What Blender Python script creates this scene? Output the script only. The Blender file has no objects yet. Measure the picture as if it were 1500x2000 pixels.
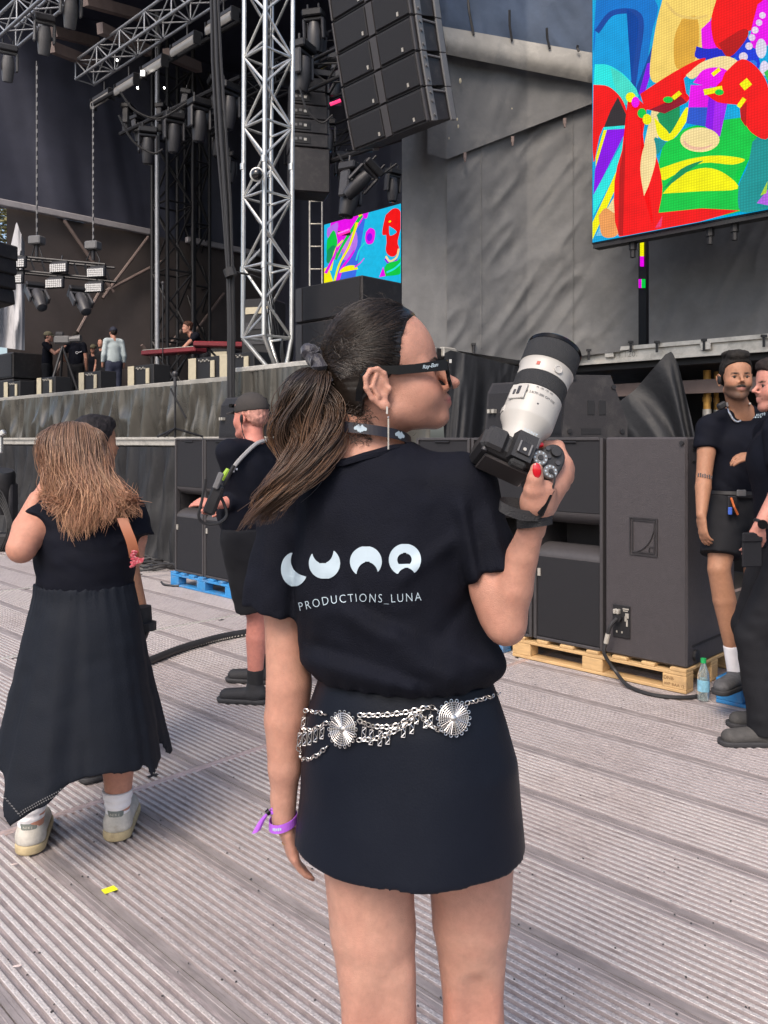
import bpy, bmesh, math, random
import numpy as np
from mathutils import Vector, Matrix, noise
from mathutils.bvhtree import BVHTree
random.seed(7); RNG = np.random.default_rng(7)
scene = bpy.context.scene
COL = scene.collection
R = math.radians

# ---------------------------------------------------------------- camera, sky, sun, exposure
F_PX, CX, HZ, CAM_H = 1600.0, 750.0, 860.0, 1.47      # focal length, centre and horizon measured on the 1500x2000 photo
cam_d = bpy.data.cameras.new('camera'); cam = bpy.data.objects.new('camera', cam_d); COL.objects.link(cam)
cam.location = (0, 0, CAM_H); cam.rotation_euler = (R(90), 0, 0)
cam_d.sensor_fit = 'VERTICAL'; cam_d.sensor_height = 24.0; cam_d.lens = 24.0*F_PX/2000.0
cam_d.shift_y = (HZ-1000.0)/2000.0
cam_d.clip_start = 0.05; cam_d.clip_end = 3000
scene.camera = cam
SUN_EL, SUN_AZ = R(48), R(204)     # azimuth measured clockwise from +Y
world = bpy.data.worlds.new('World'); scene.world = world; world.use_nodes = True
wn = world.node_tree.nodes; wl = world.node_tree.links; wn.clear()
sky = wn.new('ShaderNodeTexSky'); sky.sky_type = 'NISHITA'; sky.sun_disc = False
sky.sun_elevation = SUN_EL; sky.sun_rotation = SUN_AZ; sky.air_density = 1.0; sky.dust_density = 4.0; sky.ozone_density = 1.0
bg = wn.new('ShaderNodeBackground'); bg.inputs['Strength'].default_value = 0.15
wo = wn.new('ShaderNodeOutputWorld')
wl.new(sky.outputs[0], bg.inputs[0]); wl.new(bg.outputs[0], wo.inputs[0])
sun_d = bpy.data.lights.new('sun', 'SUN'); sun_d.energy = 1.6; sun_d.angle = R(26); sun_d.color = (1.0, 0.88, 0.76)
sun = bpy.data.objects.new('sun', sun_d); COL.objects.link(sun)
_sd = Vector((math.sin(SUN_AZ)*math.cos(SUN_EL), math.cos(SUN_AZ)*math.cos(SUN_EL), math.sin(SUN_EL)))
sun.rotation_euler = (-_sd).to_track_quat('-Z', 'Y').to_euler(); sun.location = (0, -5, 12)
vs = scene.view_settings
vs.view_transform = 'Standard'; vs.look = 'None'; vs.exposure = 0.75; vs.gamma = 1.0; vs.use_curve_mapping = False
EMIT = 0.85/(2**vs.exposure)
scene.cycles.use_denoising = True
scene.cycles.max_bounces = 6; scene.cycles.transparent_max_bounces = 12

# ---------------------------------------------------------------- coordinates of the place
AV = Vector((0.7136, -0.7005, 0)); BV = Vector((0.7005, 0.7136, 0))   # along the stage front / into the stage
RZ = math.atan2(AV.y, AV.x)
def AB(a, b, z=0.0): return AV*a + BV*b + Vector((0, 0, z))
def W(px, py, Y): return Vector(((px-CX)/F_PX*Y, Y, CAM_H-(py-HZ)/F_PX*Y))
def G(px, py, z=0.0): return W(px, py, F_PX*(CAM_H-z)/(py-HZ))
def PB(px, py, b):
    t = (px-CX)/F_PX; return W(px, py, b/(BV.x*t+BV.y))
def PA(px, py, a):
    t = (px-CX)/F_PX; return W(px, py, a/(AV.x*t+AV.y))
def toAB(p): return (p.x*AV.x+p.y*AV.y, p.x*BV.x+p.y*BV.y, p.z)

# ---------------------------------------------------------------- smooth value noise (numpy)
_perm = np.random.default_rng(3).random((64, 64, 64)).astype(np.float32)
def vnoise(x, y, z, seed=0):
    x = np.asarray(x, np.float32)+seed*7.31; y = np.asarray(y, np.float32)+seed*3.17; z = np.asarray(z, np.float32)+seed*5.71
    x, y, z = np.broadcast_arrays(x, y, z)
    xi = np.floor(x).astype(int); yi = np.floor(y).astype(int); zi = np.floor(z).astype(int)
    fx = x-xi; fy = y-yi; fz = z-zi
    fx = fx*fx*(3-2*fx); fy = fy*fy*(3-2*fy); fz = fz*fz*(3-2*fz)
    def h(i, j, k): return _perm[(xi+i) & 63, (yi+j) & 63, (zi+k) & 63]
    a = h(0,0,0)*(1-fx)+h(1,0,0)*fx; b = h(0,1,0)*(1-fx)+h(1,1,0)*fx
    c = h(0,0,1)*(1-fx)+h(1,0,1)*fx; d = h(0,1,1)*(1-fx)+h(1,1,1)*fx
    return ((a*(1-fy)+b*fy)*(1-fz)+(c*(1-fy)+d*fy)*fz)*2-1

# ---------------------------------------------------------------- materials
MATS = {}
def pmat(name, base, rough=0.6, metal=0.0, var=0.12, scale=6.0, bump=0.0, bscale=60.0, emit=0.0, vcol=False,
         sss=0.0, sheen=0.0, coat=0.0, spec=0.5, stretch=(1,1,1), dirt=None, dirt_amt=0.35, dirt_scale=2.5, trans=0.0, ior=1.45,
         aniso=0.0, rvar=0.12, alpha=1.0, stain=None, stain_amt=0.4, stain_scale=0.8):
    if name in MATS: return MATS[name]
    m = bpy.data.materials.new(name); MATS[name] = m; m.use_nodes = True
    nt = m.node_tree; N = nt.nodes; L = nt.links
    bs = N['Principled BSDF']
    tc = N.new('ShaderNodeTexCoord'); mp = N.new('ShaderNodeMapping'); mp.inputs['Scale'].default_value = stretch
    L.new(tc.outputs['Object'], mp.inputs[0])
    no = N.new('ShaderNodeTexNoise'); no.inputs['Scale'].default_value = scale; no.inputs['Detail'].default_value = 6; no.inputs['Roughness'].default_value = 0.65
    L.new(mp.outputs[0], no.inputs['Vector'])
    rp = N.new('ShaderNodeValToRGB'); rp.color_ramp.elements[0].position = 0.25; rp.color_ramp.elements[1].position = 0.75
    rp.color_ramp.elements[0].color = (1-var,)*3+(1,); rp.color_ramp.elements[1].color = (1+var,)*3+(1,)
    L.new(no.outputs['Fac'], rp.inputs[0])
    mx = N.new('ShaderNodeMixRGB'); mx.blend_type = 'MULTIPLY'; mx.inputs[0].default_value = 1.0
    L.new(rp.outputs[0], mx.inputs[2])
    if vcol:
        at = N.new('ShaderNodeAttribute'); at.attribute_name = 'Col'; L.new(at.outputs['Color'], mx.inputs[1])
    else:
        mx.inputs[1].default_value = tuple(base)+(1,)
    out = mx.outputs[0]
    if dirt is not None:
        n2 = N.new('ShaderNodeTexNoise'); n2.inputs['Scale'].default_value = dirt_scale; n2.inputs['Detail'].default_value = 8; n2.inputs['Roughness'].default_value = 0.7
        L.new(tc.outputs['Object'], n2.inputs['Vector'])
        r2 = N.new('ShaderNodeValToRGB'); r2.color_ramp.elements[0].position = 0.5; r2.color_ramp.elements[1].position = 0.72
        r2.color_ramp.elements[0].color = (0,0,0,1); r2.color_ramp.elements[1].color = (dirt_amt,)*3+(1,)
        L.new(n2.outputs['Fac'], r2.inputs[0])
        m2 = N.new('ShaderNodeMixRGB'); L.new(r2.outputs[0], m2.inputs[0]); L.new(out, m2.inputs[1]); m2.inputs[2].default_value = tuple(dirt)+(1,)
        out = m2.outputs[0]
    if stain is not None:
        n4 = N.new('ShaderNodeTexNoise'); n4.inputs['Scale'].default_value = stain_scale; n4.inputs['Detail'].default_value = 9; n4.inputs['Roughness'].default_value = 0.68
        L.new(tc.outputs['Object'], n4.inputs['Vector'])
        r4 = N.new('ShaderNodeValToRGB'); r4.color_ramp.elements[0].position = 0.48; r4.color_ramp.elements[1].position = 0.66
        r4.color_ramp.elements[0].color = (0,0,0,1); r4.color_ramp.elements[1].color = (stain_amt,)*3+(1,); L.new(n4.outputs['Fac'], r4.inputs[0])
        m4 = N.new('ShaderNodeMixRGB'); L.new(r4.outputs[0], m4.inputs[0]); L.new(out, m4.inputs[1]); m4.inputs[2].default_value = tuple(stain)+(1,); out = m4.outputs[0]
    L.new(out, bs.inputs['Base Color'])
    mr = N.new('ShaderNodeMapRange'); mr.inputs['To Min'].default_value = max(0.02, rough-rvar); mr.inputs['To Max'].default_value = min(1, rough+rvar)
    L.new(no.outputs['Fac'], mr.inputs['Value']); L.new(mr.outputs[0], bs.inputs['Roughness'])
    bs.inputs['Metallic'].default_value = metal
    bs.inputs['Specular IOR Level'].default_value = spec
    bs.inputs['IOR'].default_value = ior
    if sss: bs.inputs['Subsurface Weight'].default_value = sss; bs.inputs['Subsurface Radius'].default_value = (0.012, 0.005, 0.003); bs.inputs['Subsurface Scale'].default_value = 0.5
    if sheen: bs.inputs['Sheen Weight'].default_value = sheen; bs.inputs['Sheen Roughness'].default_value = 0.5
    if coat: bs.inputs['Coat Weight'].default_value = coat
    if trans: bs.inputs['Transmission Weight'].default_value = trans
    if aniso: bs.inputs['Anisotropic'].default_value = aniso
    if alpha < 1: bs.inputs['Alpha'].default_value = alpha
    if emit: L.new(out, bs.inputs['Emission Color']); bs.inputs['Emission Strength'].default_value = emit
    if bump:
        n3 = N.new('ShaderNodeTexNoise'); n3.inputs['Scale'].default_value = bscale; n3.inputs['Detail'].default_value = 5
        L.new(mp.outputs[0], n3.inputs['Vector'])
        bp = N.new('ShaderNodeBump'); bp.inputs['Strength'].default_value = bump; bp.inputs['Distance'].default_value = 0.01
        L.new(n3.outputs['Fac'], bp.inputs['Height']); L.new(bp.outputs[0], bs.inputs['Normal'])
    return m

# ---------------------------------------------------------------- mesh helpers
def link_mesh(name, me, mat, parent=None, smooth=False):
    if mat is not None: me.materials.append(mat)
    if smooth: me.polygons.foreach_set('use_smooth', np.ones(len(me.polygons), bool))
    o = bpy.data.objects.new(name, me); COL.objects.link(o)
    if parent is not None: o.parent = parent
    return o
def np_mesh(name, V, Fq, mat, parent=None, smooth=True, col=None):
    V = np.asarray(V, np.float32); Fq = np.asarray(Fq, np.int32); k = Fq.shape[1]
    me = bpy.data.meshes.new(name)
    me.vertices.add(len(V)); me.vertices.foreach_set('co', V.ravel())
    me.loops.add(Fq.size); me.loops.foreach_set('vertex_index', Fq.ravel())
    me.polygons.add(len(Fq)); me.polygons.foreach_set('loop_start', np.arange(0, Fq.size, k, dtype=np.int32))
    me.polygons.foreach_set('loop_total', np.full(len(Fq), k, np.int32))
    if col is not None:
        at = me.color_attributes.new('Col', 'FLOAT_COLOR', 'POINT')
        c4 = np.ones((len(V), 4), np.float32); c4[:, :3] = col
        at.data.foreach_set('color', c4.ravel())
    me.update(calc_edges=True); me.validate()
    return link_mesh(name, me, mat, parent, smooth)
def perp(d):
    d = Vector(d).normalized(); u = d.cross(Vector((0, 0, 1)))
    if u.length < 1e-3: u = d.cross(Vector((0, 1, 0)))
    u.normalize(); return u, u.cross(d).normalized()
class MB:
    """collects shapes for one mesh object"""
    def __init__(s): s.v = []; s.f = []; s.c = []; s.col = None
    def add(s, vs, fs):
        n = len(s.v); s.v += [tuple(p) for p in vs]; s.f += [tuple(i+n for i in f) for f in fs]
        if s.col is not None: s.c += [s.col]*len(vs)
        return s
    def box(s, c, size, rot=None, taper=None, bev=0.0):
        x, y, z = (k/2 for k in size); c = Vector(c)
        if bev:
            b = min(bev, x*.9, y*.9, z*.9); vs = []; idx = {}
            for sx in (-1, 1):
                for sy in (-1, 1):
                    for sz in (-1, 1):
                        for k, (ax, ay, az) in enumerate(((x, y-b, z-b), (x-b, y, z-b), (x-b, y-b, z))):
                            idx[sx, sy, sz, k] = len(vs); vs.append(Vector((sx*ax, sy*ay, sz*az)))
            I = idx; fs = []
            for t in (-1, 1):
                q = [I[t,-1,-1,0], I[t,1,-1,0], I[t,1,1,0], I[t,-1,1,0]]; fs.append(q if t > 0 else q[::-1])
                q = [I[-1,t,-1,1], I[-1,t,1,1], I[1,t,1,1], I[1,t,-1,1]]; fs.append(q if t > 0 else q[::-1])
                q = [I[-1,-1,t,2], I[1,-1,t,2], I[1,1,t,2], I[-1,1,t,2]]; fs.append(q if t > 0 else q[::-1])
                for u in (-1, 1):
                    q = [I[t,u,-1,0], I[t,u,-1,1], I[t,u,1,1], I[t,u,1,0]]; fs.append(q if t*u < 0 else q[::-1])
                    q = [I[t,-1,u,0], I[t,1,u,0], I[t,1,u,2], I[t,-1,u,2]]; fs.append(q if t*u < 0 else q[::-1])
                    q = [I[-1,t,u,1], I[-1,t,u,2], I[1,t,u,2], I[1,t,u,1]]; fs.append(q if t*u < 0 else q[::-1])
                    for w in (-1, 1):
                        q = [I[t,u,w,0], I[t,u,w,1], I[t,u,w,2]]; fs.append(q if t*u*w > 0 else q[::-1])
        else:
            vs = [Vector((sx*x, sy*y, sz*z)) for sz in (-1, 1) for sy in (-1, 1) for sx in (-1, 1)]
            if taper:
                for i in range(4, 8): vs[i].x *= taper; vs[i].y *= taper
            fs = [(0,2,3,1), (4,5,7,6), (0,1,5,4), (2,6,7,3), (0,4,6,2), (1,3,7,5)]
        if rot is not None: vs = [rot @ p for p in vs]
        return s.add([p+c for p in vs], fs)
    def cyl(s, p0, p1, r0, r1=None, n=10, cap=True):
        p0 = Vector(p0); p1 = Vector(p1); r1 = r0 if r1 is None else r1
        u, w = perp(p1-p0); vs = []
        for p, r in ((p0, r0), (p1, r1)):
            for i in range(n):
                t = 2*math.pi*i/n; vs.append(p+u*(math.cos(t)*r)+w*(math.sin(t)*r))
        fs = [(i, (i+1) % n, n+(i+1) % n, n+i) for i in range(n)]
        if cap: fs += [tuple(range(n-1, -1, -1)), tuple(range(n, 2*n))]
        return s.add(vs, fs)
    def tube(s, pts, r, n=6, closed=False, cap=True):
        pts = [Vector(p) for p in pts]; m = len(pts); vs = []; pu = None
        for i, p in enumerate(pts):
            d = (pts[(i+1) % m]-pts[i-1]) if closed else (pts[min(i+1, m-1)]-pts[max(i-1, 0)])
            if d.length < 1e-9: d = Vector((0, 0, 1))
            d.normalize()
            if pu is None: u, w = perp(d)
            else:
                u = pu-d*pu.dot(d)
                if u.length < 1e-6: u, w = perp(d)
                u.normalize(); w = u.cross(d)
            pu = u; rr = r[i] if hasattr(r, '__len__') else r
            for k in range(n):
                t = 2*math.pi*k/n; vs.append(p+u*(math.cos(t)*rr)+w*(math.sin(t)*rr))
        fs = []
        for i in range(m if closed else m-1):
            j = (i+1) % m
            for k in range(n): fs.append((i*n+k, i*n+(k+1) % n, j*n+(k+1) % n, j*n+k))
        if not closed and cap: fs += [tuple(range(n-1, -1, -1)), tuple(range((m-1)*n, m*n))]
        return s.add(vs, fs)
    def lathe(s, prof, p0, axis, n=32, cap=True):
        """prof: list of (t along axis, radius)"""
        p0 = Vector(p0); ax = Vector(axis).normalized(); u, w = perp(ax); vs = []; m = len(prof)
        for t, r in prof:
            for k in range(n):
                a = 2*math.pi*k/n; vs.append(p0+ax*t+u*(math.cos(a)*r)+w*(math.sin(a)*r))
        fs = [(i*n+k, i*n+(k+1) % n, (i+1)*n+(k+1) % n, (i+1)*n+k) for i in range(m-1) for k in range(n)]
        if cap: fs += [tuple(range(n-1, -1, -1)), tuple(range((m-1)*n, m*n))]
        return s.add(vs, fs)
    def sphere(s, c, r, nu=14, nv=8, sc=(1,1,1), rot=None):
        c = Vector(c); vs = []
        for j in range(nv+1):
            ph = math.pi*j/nv
            for i in range(nu):
                th = 2*math.pi*i/nu; p = Vector((math.sin(ph)*math.cos(th)*r*sc[0], math.sin(ph)*math.sin(th)*r*sc[1], math.cos(ph)*r*sc[2]))
                if rot is not None: p = rot @ p
                vs.append(c+p)
        fs = [(j*nu+i, (j+1)*nu+i, (j+1)*nu+(i+1) % nu, j*nu+(i+1) % nu) for j in range(nv) for i in range(nu)]
        return s.add(vs, fs)
    def grid(s, fn, nu, nv):
        vs = [fn(i/nu, j/nv) for j in range(nv+1) for i in range(nu+1)]
        fs = [(j*(nu+1)+i, j*(nu+1)+i+1, (j+1)*(nu+1)+i+1, (j+1)*(nu+1)+i) for j in range(nv) for i in range(nu)]
        return s.add(vs, fs)
    def prism(s, pts, d):
        """flat outline pts extruded by vector d"""
        pts = [Vector(p) for p in pts]; d = Vector(d); n = len(pts)
        fs = [tuple(range(n-1, -1, -1)), tuple(range(n, 2*n))]+[(i, (i+1) % n, n+(i+1) % n, n+i) for i in range(n)]
        return s.add(pts+[p+d for p in pts], fs)
    def build(s, name, mat, parent=None, smooth=False, world=False, fixn=False, sharp=True):
        me = bpy.data.meshes.new(name); v = s.v
        if world and parent is not None:
            r = parent
            while r.parent is not None: r = r.parent
            inv = r.matrix_basis.inverted(); v = [tuple(inv @ Vector(p)) for p in v]
        me.from_pydata(v, [], s.f)
        if s.col is not None:
            at = me.color_attributes.new('Col', 'FLOAT_COLOR', 'POINT')
            at.data.foreach_set('color', np.array([tuple(c)+(1,) for c in s.c], np.float32).ravel())
        if fixn:
            bm = bmesh.new(); bm.from_mesh(me); bmesh.ops.recalc_face_normals(bm, faces=bm.faces); bm.to_mesh(me); bm.free()
        me.update()
        o = link_mesh(name, me, mat, parent, smooth)
        if smooth and sharp:
            try: me.set_sharp_from_angle(angle=R(40))
            except Exception: pass
        return o
def tag(o, label=None, cat=None, group=None, kind=None):
    if label: o['label'] = label
    if cat: o['category'] = cat
    if group: o['group'] = group
    if kind: o['kind'] = kind
    return o
def thing(name, label, cat, loc=(0,0,0), rz=0.0, group=None):
    o = bpy.data.objects.new(name, None); COL.objects.link(o); o.empty_display_size = 0.1
    o.location = loc; o.rotation_euler = (0, 0, rz)
    return tag(o, label, cat, group)
def copy_tree(o, parent=None):
    c = o.copy(); COL.objects.link(c); c.parent = parent
    for ch in o.children: copy_tree(ch, c)
    return c
def lerp(a, b, t): return a+(b-a)*t
def spline(pts, n):
    """Catmull-Rom through pts -> n+1 points"""
    P = [Vector(p) for p in pts]; P = [P[0]*2-P[1]]+P+[P[-1]*2-P[-2]]; m = len(P)-3; out = []
    for i in range(n+1):
        t = i/n*m; k = min(int(t), m-1); t -= k; a, b, c, d = P[k:k+4]
        out.append(0.5*((2*b)+(c-a)*t+(2*a-5*b+4*c-d)*t*t+(3*b-a-3*c+d)*t**3))
    return out

# ---------------------------------------------------------------- implicit surfaces: smooth unions on a grid, meshed with surface nets
class SDF:
    def __init__(s, lo, hi, h):
        s.h = h; s.lo = np.array(lo, float); n = np.ceil((np.array(hi)-s.lo)/h).astype(int)+1
        s.n = n; s.ax = [(s.lo[i]+np.arange(n[i])*h).astype(np.float32) for i in range(3)]
        s.F = np.full(n, 0.4, np.float32)
    def _reg(s, lo, hi):
        i0 = np.clip(np.floor((np.array(lo)-s.lo)/s.h).astype(int), 0, s.n); i1 = np.clip(np.ceil((np.array(hi)-s.lo)/s.h).astype(int)+1, 0, s.n)
        if (i1 <= i0).any(): return None
        sl = tuple(slice(a, b) for a, b in zip(i0, i1))
        return sl, s.ax[0][sl[0]][:, None, None], s.ax[1][sl[1]][None, :, None], s.ax[2][sl[2]][None, None, :]
    def op(s, fn, lo, hi, k=0.0, mode='u'):
        rg = s._reg(lo, hi)
        if rg is None: return
        sl, X, Y, Z = rg; d = fn(X, Y, Z); f = s.F[sl]
        if mode == 's': d = -d
        if mode == 'u':
            if k > 0:
                hh = np.clip(0.5+0.5*(d-f)/k, 0, 1); s.F[sl] = d*(1-hh)+f*hh-k*hh*(1-hh)
            else: s.F[sl] = np.minimum(f, d)
        else:   # subtract / intersect
            if k > 0:
                hh = np.clip(0.5-0.5*(d-f)/k, 0, 1); s.F[sl] = d*(1-hh)+f*hh+k*hh*(1-hh)
            else: s.F[sl] = np.maximum(f, d)
    def cone(s, p0, p1, r0, r1, k=0.01, mode='u', inf=0.0, ratio=None, side=None, clip=None):
        p0 = np.array(p0, float); p1 = np.array(p1, float); r0 += inf; r1 += inf
        m = max(r0, r1)*(max(1, ratio) if ratio else 1)+k+3*s.h
        ba = p1-p0; L2 = max((ba*ba).sum(), 1e-12)
        if ratio:
            ax = ba/math.sqrt(L2); sd = np.array(side, float); sd = sd-ax*(sd@ax); sd /= np.linalg.norm(sd)
            dp = np.cross(ax, sd)     # 'depth' axis squeezed by ratio
        if clip is not None: cp, cn = np.array(clip[0], float), np.array(Vector(clip[1]).normalized())
        def fn(X, Y, Z):
            d = fn0(X, Y, Z)
            return d if clip is None else np.maximum(d, (X-cp[0])*cn[0]+(Y-cp[1])*cn[1]+(Z-cp[2])*cn[2])
        def fn0(X, Y, Z):
            x = X-p0[0]; y = Y-p0[1]; z = Z-p0[2]
            t = np.clip((x*ba[0]+y*ba[1]+z*ba[2])/L2, 0, 1)
            x = x-t*ba[0]; y = y-t*ba[1]; z = z-t*ba[2]
            if ratio:
                v = x*dp[0]+y*dp[1]+z*dp[2]; e = v*(1/ratio-1)
                x = x+e*dp[0]; y = y+e*dp[1]; z = z+e*dp[2]
                return (np.sqrt(x*x+y*y+z*z)-(r0+(r1-r0)*t))*min(1, ratio)
            return np.sqrt(x*x+y*y+z*z)-(r0+(r1-r0)*t)
        s.op(fn, np.minimum(p0, p1)-m, np.maximum(p0, p1)+m, k, mode)
    def chain(s, pts, rs, k=0.01, mode='u', inf=0.0, clip=None):
        for i in range(len(pts)-1): s.cone(pts[i], pts[i+1], rs[i], rs[i+1], k if i == 0 else min(k, 0.006), mode, inf, clip=clip)
    def ell(s, c, r, rot=None, k=0.01, mode='u', inf=0.0):
        c = np.array(c, float); r = np.array(r, float)+inf; M = np.array(rot.to_3x3() if rot is not None else Matrix.Identity(3)).T
        m = max(r)+k+3*s.h; mn = min(r)
        def fn(X, Y, Z):
            x = X-c[0]; y = Y-c[1]; z = Z-c[2]
            a = (x*M[0,0]+y*M[0,1]+z*M[0,2])/r[0]; b = (x*M[1,0]+y*M[1,1]+z*M[1,2])/r[1]; e = (x*M[2,0]+y*M[2,1]+z*M[2,2])/r[2]
            k0 = np.sqrt(a*a+b*b+e*e); g = np.sqrt((a/r[0])**2+(b/r[1])**2+(e/r[2])**2)
            return np.where(g > 1e-6, k0*(k0-1)/np.maximum(g, 1e-6), -mn)
        s.op(fn, c-m, c+m, k, mode)
    def loft(s, secs, k=0.01, mode='u', inf=0.0, ang=0.0, p=2.0, cap=True):
        """stack of ellipses: (z, cx, cy, rx, ry); ang turns the ellipses about z"""
        S = np.array(sorted(secs), float); zz = S[:, 0]; ca, sa = math.cos(ang), math.sin(ang)
        zf = np.linspace(zz[0], zz[-1], 200); C = []
        for q in range(1, 5):   # smooth interpolation of the section list
            lin = np.interp(zf, zz, S[:, q]); ker = np.hanning(15); ker /= ker.sum()
            C.append(np.convolve(np.pad(lin, 7, mode='edge'), ker, 'valid'))
        mx = max(S[:, 3].max(), S[:, 4].max())+inf+k+3*s.h
        def fn(X, Y, Z):
            cx, cy, rx, ry = (np.interp(Z, zf, c).astype(np.float32) for c in C); rx = rx+inf; ry = ry+inf
            x = X-cx; y = Y-cy; u = (x*ca+y*sa)/rx; v = (-x*sa+y*ca)/ry
            d = ((np.abs(u)**p+np.abs(v)**p)**(1/p)-1)*np.minimum(rx, ry)*1.0
            if cap: d = np.maximum(d, np.maximum(zz[0]-Z, Z-zz[-1]))
            return d
        s.op(fn, (S[:, 1].min()-mx, S[:, 2].min()-mx, zz[0]-k-3*s.h), (S[:, 1].max()+mx, S[:, 2].max()+mx, zz[-1]+k+3*s.h), k, mode)
    def plane(s, p, n, k=0.0, lo=None, hi=None, mode='s'):
        """cut away what lies on the side the normal points to"""
        p = np.array(p, float); n = np.array(Vector(n).normalized())
        lo = s.lo if lo is None else lo; hi = s.lo+s.n*s.h if hi is None else hi
        s.op(lambda X, Y, Z: -((X-p[0])*n[0]+(Y-p[1])*n[1]+(Z-p[2])*n[2]), lo, hi, k, mode)
    def disp(s, fn, lo=None, hi=None, band=0.022):
        rg = s._reg(s.lo if lo is None else lo, s.lo+s.n*s.h if hi is None else hi)
        if rg is None: return
        sl, X, Y, Z = rg; f = s.F[sl]; idx = np.unravel_index(np.flatnonzero(np.abs(f) < band), f.shape)
        f[idx] += fn(X.ravel()[idx[0]], Y.ravel()[idx[1]], Z.ravel()[idx[2]])
    def surf(s):
        F = s.F; I = F < 0; b0 = []; b1 = []
        for ax in range(3):
            w = np.flatnonzero(I.any(axis=tuple(i for i in range(3) if i != ax)))
            if len(w) == 0: return np.zeros((0, 3)), np.zeros((0, 4), int)
            b0.append(max(w[0]-2, 0)); b1.append(min(w[-1]+3, F.shape[ax]))
        sl = tuple(slice(p, q) for p, q in zip(b0, b1)); F = np.ascontiguousarray(F[sl]); I = np.ascontiguousarray(I[sl]); off0 = np.array(b0)
        def awhere(m): return np.stack(np.unravel_index(np.flatnonzero(m), m.shape), 1)
        A = I[:-1, :-1, :-1]; any_ = A.copy(); all_ = A.copy()
        for dx in (0, 1):
            for dy in (0, 1):
                for dz in (0, 1):
                    q = I[dx:I.shape[0]-1+dx, dy:I.shape[1]-1+dy, dz:I.shape[2]-1+dz]; any_ |= q; all_ &= q
        act = any_ & ~all_; ci = awhere(act)
        if len(ci) == 0: return np.zeros((0, 3)), np.zeros((0, 4), int)
        cid = np.full(act.shape, -1, np.int32); cid[tuple(ci.T)] = np.arange(len(ci))
        offs = np.array([(0,0,0),(1,0,0),(0,1,0),(1,1,0),(0,0,1),(1,0,1),(0,1,1),(1,1,1)])
        val = np.stack([F[tuple((ci+o).T)] for o in offs], 1)
        acc = np.zeros((len(ci), 3)); cnt = np.zeros(len(ci))
        for a, b in ((0,1),(2,3),(4,5),(6,7),(0,2),(1,3),(4,6),(5,7),(0,4),(1,5),(2,6),(3,7)):
            va = val[:, a]; vb = val[:, b]; m = (va < 0) != (vb < 0)
            t = np.where(m, va/np.where(m, va-vb, 1), 0)
            acc += (offs[a]+(offs[b]-offs[a])*t[:, None])*m[:, None]; cnt += m
        V = s.lo+(off0+ci+acc/cnt[:, None])*s.h
        Q = []
        for ax in range(3):
            sh = [slice(None)]*3; sh2 = [slice(None)]*3; sh[ax] = slice(0, -1); sh2[ax] = slice(1, None)
            a = I[tuple(sh)]; b = I[tuple(sh2)]; e = awhere(a != b)
            u, w = [(1, 2), (2, 0), (0, 1)][ax]
            ok = (e[:, u] > 0) & (e[:, w] > 0) & (e[:, u] < I.shape[u]-1) & (e[:, w] < I.shape[w]-1); e = e[ok]
            ins = a[tuple(e.T)]
            def cell(du, dw):
                c = e.copy(); c[:, u] -= du; c[:, w] -= dw; return cid[tuple(c.T)]
            q = np.stack([cell(1, 1), cell(0, 1), cell(0, 0), cell(1, 0)], 1)
            q[~ins] = q[~ins][:, ::-1]; Q.append(q)
        return V, np.concatenate(Q)
    def build(s, name, mat, parent=None, col=None, extra=None, relax=1):
        V, Q = s.surf()
        if relax: V = relax_mesh(V, Q, relax)
        if extra: V, Q = join([(V, Q)]+extra)
        if callable(col): col = col(V)
        V2 = V-np.array(root_loc(parent)) if parent is not None else V
        return np_mesh(name, V2, Q, mat, parent, True, col)
def root_loc(p):
    while p.parent is not None: p = p.parent
    return p.location
def join(parts):
    Vs = []; Qs = []; n = 0
    for V, Q in parts: Vs.append(V); Qs.append(Q+n); n += len(V)
    return np.concatenate(Vs), np.concatenate(Qs)
def relax_mesh(V, Q, it=1, f=0.5):
    n = len(V); idx = Q.ravel(); n1 = Q[:, [1,2,3,0]].ravel(); n2 = Q[:, [3,0,1,2]].ravel(); cnt = np.maximum(np.bincount(idx, minlength=n)*2, 1)[:, None]
    for _ in range(it):
        S = V[n1]+V[n2]; acc = np.stack([np.bincount(idx, S[:, j], n) for j in range(3)], 1)
        V = V*(1-f)+acc/cnt*f
    return V
def strands(name, P, r, mat, parent, col=None, flat=1.0):
    """P (N,K,3) polylines -> one mesh of thin 3-sided tapering tubes; r (K,) or (N,K)"""
    P = np.asarray(P, float); N, K, _ = P.shape
    T = np.gradient(P, axis=1); T /= np.maximum(np.linalg.norm(T, axis=2, keepdims=True), 1e-9)
    up = np.array([0.31, -0.77, 0.55]); U = np.cross(T, up); U /= np.maximum(np.linalg.norm(U, axis=2, keepdims=True), 1e-9); Wv = np.cross(T, U)
    r = np.broadcast_to(np.asarray(r, float), (N, K))[..., None]
    rings = [P+U*(math.cos(a)*r)+Wv*(math.sin(a)*r*flat) for a in (0, 2.094, 4.189)]
    V = np.stack(rings, 2).reshape(-1, 3)
    base = (np.arange(N)[:, None]*K+np.arange(K-1)[None, :])*3
    Q = np.concatenate([np.stack([base+i, base+(i+1) % 3, base+3+(i+1) % 3, base+3+i], -1).reshape(-1, 4) for i in range(3)])
    c = None
    if col is not None: c = np.repeat(np.repeat(np.asarray(col)[:, None, :], K, 1).reshape(-1, 3), 3, 0) if np.asarray(col).ndim == 2 else np.repeat(np.asarray(col).reshape(-1, 3), 3, 0)
    V = V-np.array(root_loc(parent))
    return np_mesh(name, V, Q, mat, parent, True, c)
_TXT = {}
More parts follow.
